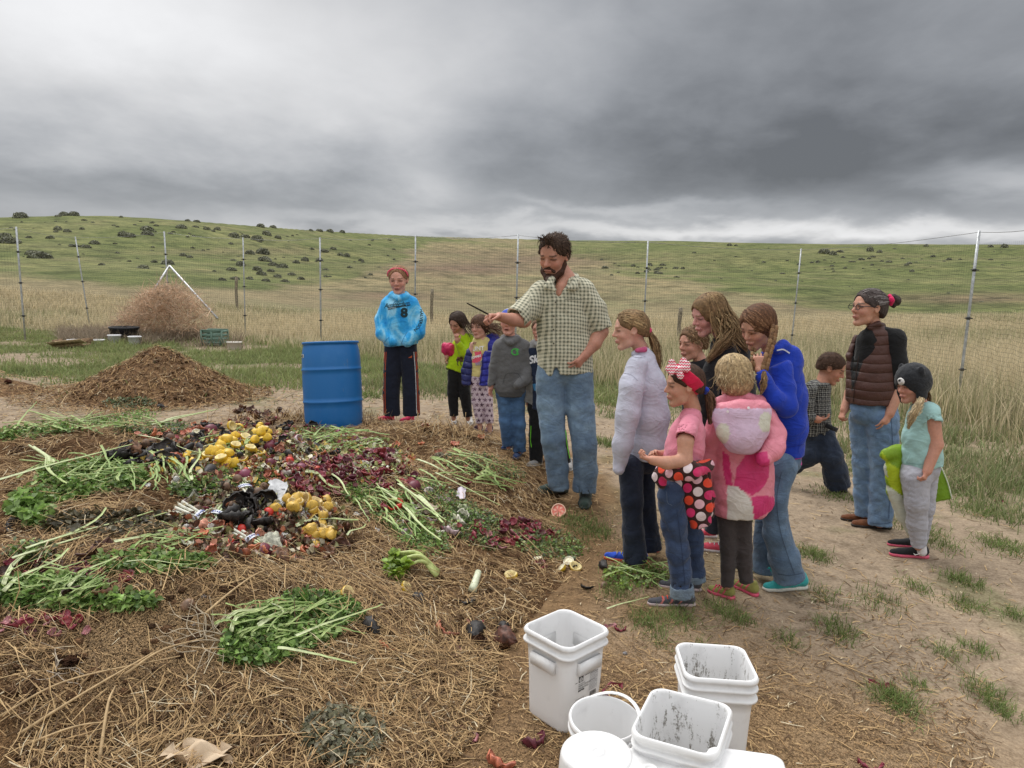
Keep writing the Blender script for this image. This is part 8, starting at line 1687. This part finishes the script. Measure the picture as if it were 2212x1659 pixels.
# ---------------------------------------------------------------- blonde girl in the pink coat
f = Fig(YF(1595, 1296), 'small blonde girl in a pink hooded coat and charcoal leggings seen from behind', base=(1592, 1292), skin=(.64, .36, .27))
hd = f.head(1582, 812, 86, 152, 14, 0, neck=(1596, 862, 16)); f.limb([(1600, 880, 24), (1605, 1080, 36)]); f.limb([(1571, 1110, 15), (1571, 1265, 9)]); f.limb([(1604, 1110, 15), (1611, 1255, 9)]); f.finish()
PK = np.array((.74, .25, .32)); MG = np.array((.62, .035, .17)); WH = np.array((.66, .63, .58))
def cf9(V, C):
    px, py = f.pix(V); fr = V[:, 1] < f.Y+.05; C = np.tile(PK, (len(V), 1))
    for pl, cc in (([(1611, 982), (1656, 975), (1663, 998), (1660, 1033), (1645, 1058), (1623, 1071), (1585, 1049), (1592, 1010)], MG), ([(1560, 975), (1573, 981), (1579, 1010), (1582, 1050), (1569, 1049), (1562, 1017)], MG), ([(1571, 1049), (1595, 1053), (1618, 1072), (1628, 1092), (1629, 1130), (1570, 1130)], WH), ([(1624, 1074), (1649, 1069), (1672, 1074), (1675, 1098), (1629, 1125)], MG), ([(1545, 880), (1562, 872), (1566, 880), (1545, 892)], MG)):
        C[inpoly(px, py, pl) & fr] = cc
    return C
def hem9(v): v.plane(f.p(1600, 1113), (0, 0, -1.)); v.plane(f.p(1652, 1100), nrm((.62, 0, -.8)))
f.cloth('pink_coat', [([(1570, 888, 32, .0), (1604, 882, 36), (1640, 890, 30)], dict(q=.9, kin=.05)), ([(1604, 905, 56), (1606, 960, 58), (1607, 1020, 62), (1606, 1075, 64), (1606, 1130, 60)], dict(q=.72, kin=.06, cut=True)), ([(1645, 895, 27, -.02), (1670, 935, 25, -.06), (1668, 970, 24, -.12), (1650, 990, 18, -.16)], dict(kin=.04)), ([(1560, 900, 26, -.0), (1538, 945, 23, .02), (1530, 990, 20, .04), (1532, 1035, 15, .05)], dict(kin=.04)), ([(1550, 868, 9, 0), (1575, 860, 10, -.03), (1610, 858, 10, -.05), (1640, 862, 10, -.03), (1670, 872, 8, -.01)], dict(kin=.02))], PK, 'shiny_cloth', seed=45, fold=(.010, .085), colf=cf9, extra=hem9)
LI = np.array((.68, .50, .66))
def cf9h(V, C): px, py = f.pix(V); C = np.tile(LI, (len(V), 1)); C[(((px-1561)/16)**2+((py-936)/22)**2 < 1)] = (.66, .64, .54); C[(((px-1654)/15)**2+((py-912)/22)**2 < 1)] = (.66, .64, .54); C[py < 882] = PK; return C
f.cloth('hood', [([(1562, 895, 26, -.13), (1600, 893, 28, -.15), (1640, 890, 26, -.13)], dict(q=.8, kin=.05)), ([(1574, 930, 28, -.15), (1606, 940, 34, -.17), (1636, 925, 28, -.15)], dict(q=.6, kin=.05)), ([(1590, 955, 22, -.15), (1618, 955, 26, -.15)], dict(q=.6, kin=.05))], LI, 'shiny_cloth', seed=46, fold=(.007, .08), colf=cf9h, k=.04)
mb = MB(); [D(f, 'hood', c8, x, y, 3.2, 0, (.75, .68, .68), mb, nrmoff=.008) for x, y in ((1572, 889), (1617, 881))]; mb.build('snaps', MAT['paint_print'], f.e)
f.cloth('leggings', [([(1580, 1100, 28), (1600, 1100, 28)], dict(q=.7)), ([(1570, 1112, 22), (1573, 1180, 18), (1573, 1220, 16), (1571, 1266, 14.5)], dict(cut=True)), ([(1603, 1112, 21), (1607, 1185, 18), (1609, 1220, 16), (1612, 1258, 15.5)], dict(cut=True))], (.055, .045, .045), seed=47, fold=(.004, .04), h=.008)
for hl, to in (((1587, 1296), (1528, 1276)), ((1637, 1290), (1580, 1262))): gshoe(f, hl, to, 17, 27, (.28, .27, .08), sole=(.70, .10, .18), trim=(.70, .05, .16), lace=(.7, .05, .15))
f.cap(hd, .06, (.50, -.18, .30, .40, .28), BLO_H[1], back=-.46, seed=17, noise=.006, extra=lambda v, L: (v.ell(L(-.12, 0, -.22), (.36*hd[1], .40*hd[1], .34*hd[1]), hd[2], k=.03))); f.flow(hd, 520, .40, [(.50, .37, .20), (.42, .30, .16), (.60, .46, .28)], off=.12, w=.0030, seed=18, spread=.03, part=.05)
# ---------------------------------------------------------------- boy with brown hair
f = Fig(man.Y-.25, 'boy with short brown hair in a black top, only his head showing behind the girls', base=(1512, 1180), skin=(.58, .30, .22))
hd = f.head(1496, 743, 72, 62, 6, 0, neck=(1515, 785, 13), brow=(.12, .065, .035), fat=1.03, lips=(.5, .2, .17), eyes='slit'); f.limb([(1518, 790, 20), (1515, 960, 30)]); f.limb([(1500, 960, 18), (1500, 1165, 9)]); f.limb([(1530, 960, 18), (1528, 1165, 9)]); f.finish()
f.cloth('black_top', [([(1500, 800, 20), (1520, 794, 22), (1545, 802, 20)], dict(q=1)), ([(1520, 820, 38), (1518, 880, 38), (1516, 950, 36)], dict(q=.75, cut=True, kin=.05)), ([(1498, 806, 18, -.1), (1488, 860, 15, -.12), (1486, 905, 11, -.14)],)], (.018, .018, .022), seed=48, fold=(.006, .08))
f.cloth('dark_pants', [([(1500, 950, 24), (1532, 950, 24)],), ([(1500, 965, 22), (1500, 1172, 16)], dict(cut=True)), ([(1530, 965, 22), (1528, 1172, 16)], dict(cut=True))], (.02, .022, .03), seed=49)
gshoe(f, (1508, 1180), (1484, 1184), 14, 18, (.03, .03, .035)); gshoe(f, (1536, 1180), (1512, 1186), 14, 18, (.03, .03, .035))
f.cap(hd, .035, (.47, -.13, .35, .40, .30), (.18, .10, .05), back=-.14, seed=19, noise=.003); f.tufts(hd, 800, .10, [(.20, .115, .06), (.30, .19, .10)], 20, .0028)
# ---------------------------------------------------------------- girl with long hair and black hoodie
f = Fig(YF(1545, 1196), 'older girl with long dirty blonde hair leaning forward in a black hoodie', base=(1560, 1196), skin=(.64, .33, .29))
hd = f.head(1531, 680, 86, 74, 20, -6, neck=(1566, 735, 16, .04), brow=(.25, .15, .08), lips=(.55, .20, .18)); f.limb([(1574, 750, 24, .04), (1600, 960, 34, .05)]); f.limb([(1600, 980, 20, 0), (1575, 1160, 10, 0)]); f.limb([(1570, 980, 20, .1), (1535, 1140, 10, .1)]); f.finish()
f.cloth('black_hoodie', [([(1566, 750, 32, .04), (1590, 752, 30, .06)], dict(q=1)), ([(1576, 765, 42, .04), (1580, 830, 48, .04), (1590, 900, 50, .04), (1598, 975, 46, .05)], dict(q=.9, cut=True, kin=.06)), ([(1562, 760, 27, -.08), (1545, 800, 24, -.12), (1530, 850, 20, -.14), (1528, 890, 16, -.14)], dict(kin=.04)), ([(1580, 735, 14, .0), (1604, 738, 14, .04), (1612, 750, 12, .06)],)], (.016, .016, .018), seed=51, fold=(.008, .09))
mb = MB(); D(f, 'black_hoodie', tx('Y', .05), 1530, 781, 16, R(-62), (.72, .20, .30), mb); D(f, 'black_hoodie', tx('O', .05), 1527, 768, 12, R(-62), (.72, .20, .30), mb); mb.build('print', MAT['paint_print'], f.e)
f.cloth('dark_jeans', [([(1578, 970, 34, .04), (1602, 972, 34, .04)],), ([(1600, 985, 28, 0), (1590, 1080, 22, 0), (1578, 1172, 18, 0)], dict(cut=True)), ([(1572, 985, 28, .1), (1555, 1070, 21, .1), (1537, 1150, 17, .1)], dict(cut=True))], (.03, .035, .05), 'denim', seed=52)
gshoe(f, (1548, 1160), (1494, 1158), 16, 22, (.60, .06, .10), sole=(.62, .55, .55), lace=(.6, .55, .55)); gshoe(f, (1594, 1196), (1504, 1186), 17, 24, (.62, .08, .12), sole=(.68, .62, .62), lace=(.7, .68, .68))
f.cap(hd, .045, (.48, -.18, .34, .44, .28), DBL_H[1], back=-.36, seed=21, noise=.004); f.flow(hd, 420, .85, DBL_H, off=.10, w=.003, seed=22, bend=(.28, -.08, 0), spread=.08, part=.05)
f.tail([(1560, 690, -.10), (1572, 720, -.12), (1558, 745, -.15), (1530, 778, -.16)], [16, 20, 16, 6], 200, DBL_H, .0028, 23, 'long_hair', .2); f.tail([(1572, 680, -.02), (1592, 705, -.04), (1604, 735, -.05), (1612, 756, -.05)], [14, 14, 10, 5], 160, DBL_H, .0028, 24, 'long_hair', .2)
# ---------------------------------------------------------------- girl with braids
f = Fig(YF(1690, 1276), 'girl with brown braids in a royal blue hoodie and flared jeans looking down', base=(1690, 1272), skin=(.50, .27, .19))
hd = f.head(1637, 706, 92, 58, 26, -4, neck=(1668, 760, 16, .03), brow=(.07, .04, .025), lips=(.5, .19, .16), mouth_open=.5); f.limb([(1682, 780, 24, .03), (1698, 980, 34, .03)]); f.limb([(1686, 800, 9, -.10), (1697, 876, 9, -.15), (1660, 850, 9, -.18), (1640, 800, 9, -.18)]); f.hand((1640, 798), (1640, 776), (.3, .8, 0), 1, .8, dyw=-.18, dyt=-.17, hl=24)
f.limb([(1688, 1005, 13, -.05), (1673, 1080, 11, -.08), (1680, 1150, 10, -.07), (1704, 1240, 9, -.05)]); f.limb([(1670, 1005, 13, .12), (1655, 1100, 11, .12), (1653, 1220, 9, .12)]); f.finish()
RB = np.array((.012, .045, .42))
f.cloth('blue_hoodie', [([(1676, 778, 34, .03), (1696, 782, 36, .03)], dict(q=1)), ([(1688, 800, 44, .03), (1696, 860, 44, .03), (1700, 920, 42, .03), (1697, 984, 39, .03)], dict(q=1.0, cut=True, hollow=.01, kin=.06)), ([(1686, 795, 24, -.10), (1692, 840, 24, -.13), (1698, 878, 23, -.16), (1672, 862, 19, -.19), (1648, 818, 15, -.19), (1641, 802, 12.5, -.18)], dict(kin=.035, k=.012, cut=True, hollow=.004)), ([(1676, 756, 10, -.06), (1690, 748, 14, -.02), (1708, 766, 18, .0), (1722, 784, 15, .02)], dict(kin=.03))], RB, seed=55, fold=(.007, .11), rel=2)
mb = MB(); strip_d(f, 'blue_hoodie', [(1678, 757), (1692, 755), (1706, 763)], 3, (.7, .72, .8), mb, .004); strip_d(f, 'blue_hoodie', [(1662, 962), (1700, 966), (1737, 960)], 1.2, (.008, .02, .22), mb, .004); mb.build('trim', MAT['paint_print'], f.e)
f.cloth('magenta_undershirt', [([(1694, 960, 36, .03), (1694, 1003, 36, .03)], dict(q=1, cut=True))], (.60, .06, .35), fold=(.006, .08))
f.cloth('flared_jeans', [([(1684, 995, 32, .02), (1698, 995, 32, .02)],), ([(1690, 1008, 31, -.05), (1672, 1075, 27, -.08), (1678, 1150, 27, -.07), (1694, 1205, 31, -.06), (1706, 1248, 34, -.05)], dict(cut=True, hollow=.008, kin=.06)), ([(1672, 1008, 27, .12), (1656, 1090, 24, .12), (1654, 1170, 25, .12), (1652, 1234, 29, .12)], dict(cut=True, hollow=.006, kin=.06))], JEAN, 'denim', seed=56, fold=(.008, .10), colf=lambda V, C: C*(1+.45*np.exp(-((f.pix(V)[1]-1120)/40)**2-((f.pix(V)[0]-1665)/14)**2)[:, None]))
mb = MB(); strip_d(f, 'flared_jeans', [(1680, 1240), (1705, 1243), (1734, 1238)], 1.4, (.05, .08, .13), mb, .004); strip_d(f, 'flared_jeans', [(1688, 1020), (1678, 1075), (1684, 1140), (1700, 1195), (1716, 1240)], 1.3, (.05, .075, .12), mb, .004); mb.build('side_seam', MAT['paint_print'], f.e)
gshoe(f, (1742, 1270), (1648, 1276), 20, 30, (.04, .34, .34), sole=(.66, .66, .60), lace=(.42, .75, .06)); gshoe(f, (1674, 1243), (1588, 1226), 18, 24, (.04, .32, .32), sole=(.6, .62, .5), lace=(.3, .65, .05))
f.cap(hd, .03, (.48, -.17, .35, .44, .29), RBR_H[0], back=-.30, seed=23, noise=.003); tie = f.p(1670, 716, -.04); f.sweep(hd, 330, tie, RBR_H+[(.25, .13, .07)], 24, .0027)
def braid(pts, r, n, nm, col, par):
    mb = MB(); Pp = spline([f.p(*q) for q in pts], n*3); 
    for i in range(n):
        c = Pp[i*3]; t_ = nrm(Pp[min(i*3+2, len(Pp)-1)]-Pp[max(0, i*3-1)]); s_ = nrm(np.cross(t_, [0, 1, 0]))
        for sg in (-1, 1): V, F = sph_np(c+s_*sg*r*f.k*.45, (r*f.k*.62, r*f.k*.5, r*f.k*1.0), 10, 7, np.array([s_, np.cross(s_, t_), t_])@np.array([[1, 0, 0], [0, 1, 0], [0, 0, 1.]])); mb.add(V, F, np.array(col[(i+(sg > 0)) % len(col)])*(.9+.2*((i*7) % 3)))
    mb.build(nm, MAT['hair'], par)
braid([(1673, 708, -.08), (1668, 735, -.12), (1658, 770, -.17), (1651, 800, -.20)], 8.5, 11, 'braid', LBR_H, f.e); braid([(1628, 755, -.05), (1627, 780, -.16), (1624, 800, -.17)], 7, 5, 'braid', LBR_H, f.e); f.tail([(1651, 804, -.22), (1651, 825, -.23), (1644, 850, -.23)], [4, 9, 3], 90, DBL_H, .0026, 25, 'braid_end')
# ---------------------------------------------------------------- running boy
f = Fig(YF(1812, 1064), 'boy in a black and grey plaid shirt striding to the right in dark jeans', base=(1790, 1064), skin=(.48, .23, .15))
hd = f.head(1796, 796, 65, -62, 24, 0, neck=(1776, 828, 12), brow=(.05, .03, .02), fat=1.03, lips=(.45, .17, .14)); f.limb([(1770, 836, 17), (1764, 930, 24)]); f.limb([(1748, 842, 12, -.08), (1742, 898, 11, -.1), (1768, 907, 7.5, -.14)]); f.hand((1766, 907), (1782, 905), (0, .3, 1), 1, .5, dyw=-.14, dyt=-.15, hl=16)
f.limb([(1778, 940, 15), (1800, 1000, 13, -.05), (1808, 1050, 8, 0)]); f.limb([(1755, 940, 15, .05), (1750, 990, 12, .0), (1712, 1010, 8, .1)]); f.finish()
f.cloth('plaid_shirt', [([(1758, 838, 17), (1778, 836, 16)], dict(q=1)), ([(1766, 850, 27), (1762, 890, 31), (1763, 938, 32)], dict(q=.8, cut=True, hollow=.006, kin=.05)), ([(1748, 842, 16, -.08), (1741, 875, 15.5, -.1), (1742, 900, 14, -.11), (1764, 907, 10, -.14)], dict(kin=.025, cut=True, hollow=.003)), ([(1764, 832, 7, -.06), (1782, 834, 7, -.05)],)], (1, 1, 1), 'dark_plaid', seed=61, fold=(.007, .07), pcf=xz)
f.cloth('dark_jeans', [([(1760, 934, 27), (1774, 934, 27)], dict(q=.8)), ([(1778, 945, 26), (1796, 985, 24, -.05), (1804, 1018, 25, -.03), (1809, 1048, 27, 0)], dict(cut=True, hollow=.006, kin=.05)), ([(1757, 950, 26, .04), (1748, 982, 24, .0), (1716, 1004, 19, .08), (1695, 1012, 17, .12)], dict(kin=.04, cut=True))], (.022, .032, .055), 'denim', seed=62, fold=(.009, .09))
gshoe(f, (1800, 1057), (1830, 1064), 13, 15, (.02, .022, .03), sole=(.03, .03, .04)); f.shoe((1690, 1018), (1672, 1040), 12, 15, (.02, .022, .03), sole=(.03, .03, .04), dyh=.12, dyt=.14)
mb = MB(); mb.box(f.p(1796, 924, -.12), [.055, .006, .018], np.array([[.9, 0, -.35], [0, 1, 0], [.35, 0, .9]]), (.015, .015, .018)); mb.build('shirt_tail', MAT['cloth'], f.e, smooth=False)
f.cap(hd, .022, (.46, -.12, .33, .40, .30), (.07, .036, .022), back=-.16, seed=26, noise=.002); f.tufts(hd, 600, .06, [(.07, .036, .022), (.11, .06, .035)], 27, .002, .2)
# ---------------------------------------------------------------- woman in the brown vest
f = Fig(YF(1880, 1140), 'grey haired woman with glasses in a brown quilted vest, black shirt and light jeans', base=(1885, 1140), skin=(.56, .29, .20))
hd = f.head(1876, 666, 79, 80, -2, 0, neck=(1892, 716, 14), brow=(.14, .10, .08), child=False, nose=1.15, lips=(.45, .16, .13)); f.limb([(1890, 730, 22), (1890, 870, 34)]); f.limb([(1938, 735, 16, -.06), (1939, 842, 14, -.08), (1922, 893, 9.5, -.12)]); f.limb([(1856, 770, 8, .15), (1836, 850, 11, .12), (1824, 885, 9, .08)])
f.hand((1923, 892), (1912, 915), (-.2, .9, .2), -1, .35, dyw=-.12, dyt=-.13, hl=24); f.hand((1825, 884), (1819, 898), (.9, .2, .1), 1, 1.2, dyw=.08, dyt=.07, hl=20); f.limb([(1905, 890, 22, -.03), (1900, 1130, 11, -.03)]); f.limb([(1865, 890, 20, .1), (1869, 1110, 10, .1)]); f.finish()
f.cloth('black_shirt', [([(1896, 724, 20, .0), (1934, 732, 22, -.05)], dict(q=1)), ([(1885, 740, 34), (1882, 800, 38)], dict(q=.8)), ([(1932, 738, 22, -.05), (1938, 785, 20, -.07), (1939, 842, 16, -.08)], dict(cut=True, hollow=.004, kin=.05)), ([(1856, 745, 16, .16), (1846, 800, 14, .15), (1840, 845, 12, .14)], dict(cut=True)), ([(1882, 712, 11, -.02), (1876, 730, 13, -.04)],)], (.012, .012, .013), seed=65, fold=(.005, .07))
f.cloth('quilted_vest', [([(1886, 722, 15, -.02), (1912, 728, 19, -.02)], dict(q=1.2)), ([(1893, 745, 38), (1892, 790, 45), (1888, 835, 50), (1886, 871, 50)], dict(q=.78, cut=True, hollow=.01, kin=.06)), ([(1880, 706, 6, -.05), (1896, 702, 8, -.05), (1904, 705, 8, .04), (1886, 712, 7, .08)], dict(kin=.02)), ([(1850, 730, 7, .1), (1836, 770, 8, .07), (1836, 860, 9, .03)], dict(kin=.03))], (.085, .038, .03), 'quilted', seed=66, fold=(.006, .07), pcf=xz,
    colf=lambda V, C: np.where(inpoly(*f.pix(V), [(1866, 708), (1884, 722), (1876, 750), (1852, 815), (1840, 850), (1837, 790), (1848, 735)])[:, None], (.012, .012, .013), C), extra=lambda v: v.cone(f.p(1944, 735, -.07), f.p(1950, 785, -.09), 21*f.k, 19*f.k, k=.01, neg=True))
f.cloth('light_jeans', [([(1872, 885, 34), (1902, 885, 36)], dict(q=.85)), ([(1905, 905, 34, -.03), (1910, 985, 29, -.04), (1906, 1060, 25, -.03), (1901, 1133, 25, -.03)], dict(cut=True, hollow=.006, kin=.06)), ([(1866, 905, 31, .09), (1869, 1000, 26, .09), (1867, 1070, 22, .1), (1869, 1112, 21, .1)], dict(cut=True, kin=.05))], (.15, .24, .38), 'denim', seed=67, fold=(.009, .09), vert=(.6, .6, 1.4))
gshoe(f, (1926, 1142), (1838, 1136), 16, 22, (.17, .065, .03), sole=(.03, .022, .018)); gshoe(f, (1880, 1128), (1815, 1122), 14, 19, (.17, .065, .03), sole=(.03, .022, .018))
c, hh, A = hd; mb = MB(); L = lambda a, b, u: c+(A[0]*a+A[1]*b+A[2]*u)*hh
for sd in (-1, 1):
    a = np.linspace(0, 2*np.pi, 15); mb.tube([L(.42+.01*math.cos(q), sd*(.15+.105*math.cos(q)), .02+.075*math.sin(q)) for q in a], .0022, 5, (.02, .02, .03)); mb.tube([L(.41, sd*.25, .04), L(.2, sd*.335, .05), L(-.03, sd*.35, .04)], .0022, 5, (.02, .02, .03))
mb.tube([L(.43, -.05, .04), L(.43, .05, .04)], .002, 5, (.02, .02, .03)); mb.build('glasses', MAT['rubber'], f.e)
GRY = [(.10, .08, .075), (.30, .27, .26), (.055, .04, .038)]; f.cap(hd, .035, (.48, -.15, .36, .44, .30), (.08, .06, .055), back=-.20, seed=27, noise=.003); tie = f.p(1926, 650); f.sweep(hd, 330, tie, GRY, 28, .0028, off=.07)
f.cloth('hair_bun', [([(1930, 642, 7), (1936, 650, 9), (1930, 658, 7)],)], (.06, .045, .04), 'hair', h=.005, fold=(.006, .025)); f.cloth('scrunchie', [([(1922, 639, 4, -.02), (1926, 648, 5, -.04), (1924, 657, 4, -.02)],)], (.68, .02, .12), h=.005, fold=(.004, .02))
mb = MB(); strip_d(f, 'quilted_vest', [(1866, 712), (1850, 800), (1843, 868)], 1.6, (.03, .015, .012), mb, .006); strip_d(f, 'light_jeans', [(1925, 900), (1928, 960), (1924, 1040), (1920, 1120)], 1.2, (.06, .10, .18), mb, .004); strip_d(f, 'light_jeans', [(1878, 1129), (1900, 1132), (1924, 1129)], 1.4, (.08, .13, .22), mb, .004); mb.build('seams', MAT['paint_print'], f.e)
# ---------------------------------------------------------------- girl in the bear hat
f = Fig(YF(1975, 1206), 'little girl in a dark knitted animal hat, mint T-shirt and pale grey leggings', base=(1980, 1205), skin=(.56, .28, .20))
hd = f.head(1970, 832, 74, 74, 12, 0, neck=(1988, 872, 13), brow=(.2, .12, .07), fat=1.06, lips=(.5, .18, .15), jaw=1.1); f.limb([(1992, 880, 19), (1992, 1010, 32)]); f.limb([(2012, 892, 17, -.06), (2021, 960, 15, -.08), (2003, 1018, 9.5, -.12)]); f.hand((2004, 1016), (1996, 1034), (-.5, .6, 0), -1, .8, dyw=-.12, dyt=-.13, hl=19)
f.limb([(1975, 900, 12, .12), (1962, 960, 10, .14), (1955, 1010, 8, .14)]); f.limb([(1980, 1040, 19, -.03), (1984, 1180, 10, -.03)]); f.limb([(1998, 1040, 17, .08), (1988, 1170, 9, .08)]); f.finish()
f.cloth('mint_tshirt', [([(1990, 888, 24, 0), (2006, 890, 22, -.02)], dict(q=1)), ([(1992, 905, 33), (1990, 945, 38), (1992, 980, 40), (1993, 1006, 42)], dict(q=.85, cut=True, hollow=.008, kin=.05)), ([(2008, 892, 21, -.05), (2014, 915, 21, -.08)], dict(cut=True, hollow=.005, k=.02))], (.36, .58, .56), seed=71, fold=(.007, .08))
mb = MB(); strip_d(f, 'mint_tshirt', [(1957, 1000), (1990, 1003), (2030, 998)], 1.1, (.22, .40, .38), mb, .004); mb.build('seams', MAT['paint_print'], f.e)
f.cloth('grey_leggings', [([(1982, 1012, 34), (1996, 1012, 34)], dict(q=.85)), ([(1978, 1030, 31, -.03), (1980, 1085, 23, -.05), (1981, 1130, 20, -.03), (1985, 1180, 15, -.03)], dict(cut=True, kin=.05)), ([(1999, 1030, 26, .08), (1997, 1095, 20, .06), (1990, 1170, 13, .08)], dict(cut=True, kin=.05))], (.42, .42, .47), seed=72, fold=(.007, .045), vert=(.4, .4, 1.6), h=.008)
f.cloth('sock', [([(1990, 1176, 10, -.03), (1992, 1192, 10, -.03)],)], (.7, .68, .7), fold=None, h=.006)
gshoe(f, (2006, 1205), (1920, 1199), 17, 25, (.018, .018, .02), sole=(.72, .12, .20)); gshoe(f, (1988, 1182), (1916, 1177), 15, 20, (.018, .018, .02), sole=(.72, .12, .20))
v2 = strip([(-1.2, .45), (-.6, -.25), (.3, .05), (1.3, .75)], [.15, .42, .34, .06]); mb = MB(); a = f.p(1979, 1196, -.03)
n_, V, F = [q for q in f.vols][0]; c = f.p(1980, 1197, -.105); mb.add([c+np.array([x*.018, -.004, y*.014]) for x, y in v2[0]], v2[1], (.8, .8, .8)); mb.build('swoosh_mark', MAT['paint_print'], f.e)
c, hh, A = hd; L = lambda a, b, u: c+(A[0]*a+A[1]*b+A[2]*u)*hh; v = Vol(); v.ell(L(-.05, 0, .19), (.52*hh, .44*hh, .47*hh), A); v.ell(L(-.16, 0, .0), (.40*hh, .40*hh, .36*hh), A, k=.03)
for sd in (-1, 1): v.chain([L(.0, .36*sd, .0), L(.02, .36*sd, -.25), L(.06, .33*sd, -.48)], [.20*hh, .17*hh, .11*hh], q=.5, qn=A[1]); v.ell(L(-.02, .36*sd, .44), (.10*hh, .09*hh, .17*hh), A, k=.01)
v.ell(L(.40, 0, -.20), (.30*hh, .27*hh, .32*hh), A, k=.01, neg=True); V, F = v.mesh(.0065, noise=folds(9, .003, .025)); hat = link('knitted_hat', mesh_np('knitted_hat', V, F, MAT['wool'], (.022, .024, .028)), f.e)
v = Vol(); v.ell(L(.42, .06, .22), (.07*hh, .13*hh, .12*hh), A); V, F = v.mesh(.005); q = (V-c)@A.T/hh; dk = ((q[:, 1]-.06)/.05)**2+((q[:, 2]-.26)/.035)**2 < 1; link('snout_patch', mesh_np('snout_patch', V, F, MAT['wool'], np.where(dk[:, None], (.02, .02, .02), (.72, .70, .68))), hat)
f.tail([(1990, 862, -.10), (1982, 880, -.14), (1968, 905, -.13), (1962, 925, -.1)], [5, 8, 7, 2], 130, BLO_H, .0026, 31, 'long_hair', .3); f.tail([(2004, 845, .02), (2006, 862, .02), (2004, 885, -.02)], [3, 6, 3], 60, LBR_H, .0026, 32, 'long_hair', .3)
o = link('green_jacket', None, loc=f.p(1975, 1100, .1)); tag(o, 'lime green and white rain jacket hanging down behind the girl in the dark hat', 'jacket'); ge = f.e; f.e = o
LG = np.array((.20, .34, .012)); LM = np.array((.44, .56, .02)); WT = np.array((.62, .66, .58))
def cfj(V, C):
    px, py = f.pix(V); C = np.tile(LG, (len(V), 1)); C[inpoly(px, py, [(1905, 975), (1922, 1000), (1945, 1015), (1950, 1070), (1925, 1055), (1908, 1020)])] = LM; C[inpoly(px, py, [(1912, 1045), (1950, 1072), (1970, 1130), (1985, 1190), (1960, 1160), (1930, 1110)])] = WT; C[inpoly(px, py, [(1900, 990), (1912, 1000), (1918, 1030), (1905, 1020)])] = WT; return C
f.cloth('jacket_cloth', [([(1916, 982, 15, .05), (1938, 980, 20, .06), (1950, 1010, 22, .10)], dict(kin=.04, q=.8)), ([(1930, 1010, 20, .05), (1938, 1060, 22, .07), (1955, 1110, 19, .09), (1975, 1150, 14, .10), (1984, 1172, 7, .10)], dict(q=.7, kin=.04))], LG, 'shiny_cloth', seed=73, fold=(.011, .08), colf=cfj)
f.cloth('jacket_sleeve', [([(2012, 1000, 17, .12), (2024, 1040, 22, .13), (2034, 1080, 24, .13)], dict(q=.45, cut=True, kin=.04))], (.16, .30, .01), 'shiny_cloth', seed=74, fold=(.006, .08)); mb = MB(); mb.tube(spline([f.p(2034, 1010, .10), f.p(2048, 1045, .10), f.p(2057, 1080, .10)], 8), .004, 5, (.7, .75, .6)); mb.build('piping', MAT['cloth'], o); f.e = ge
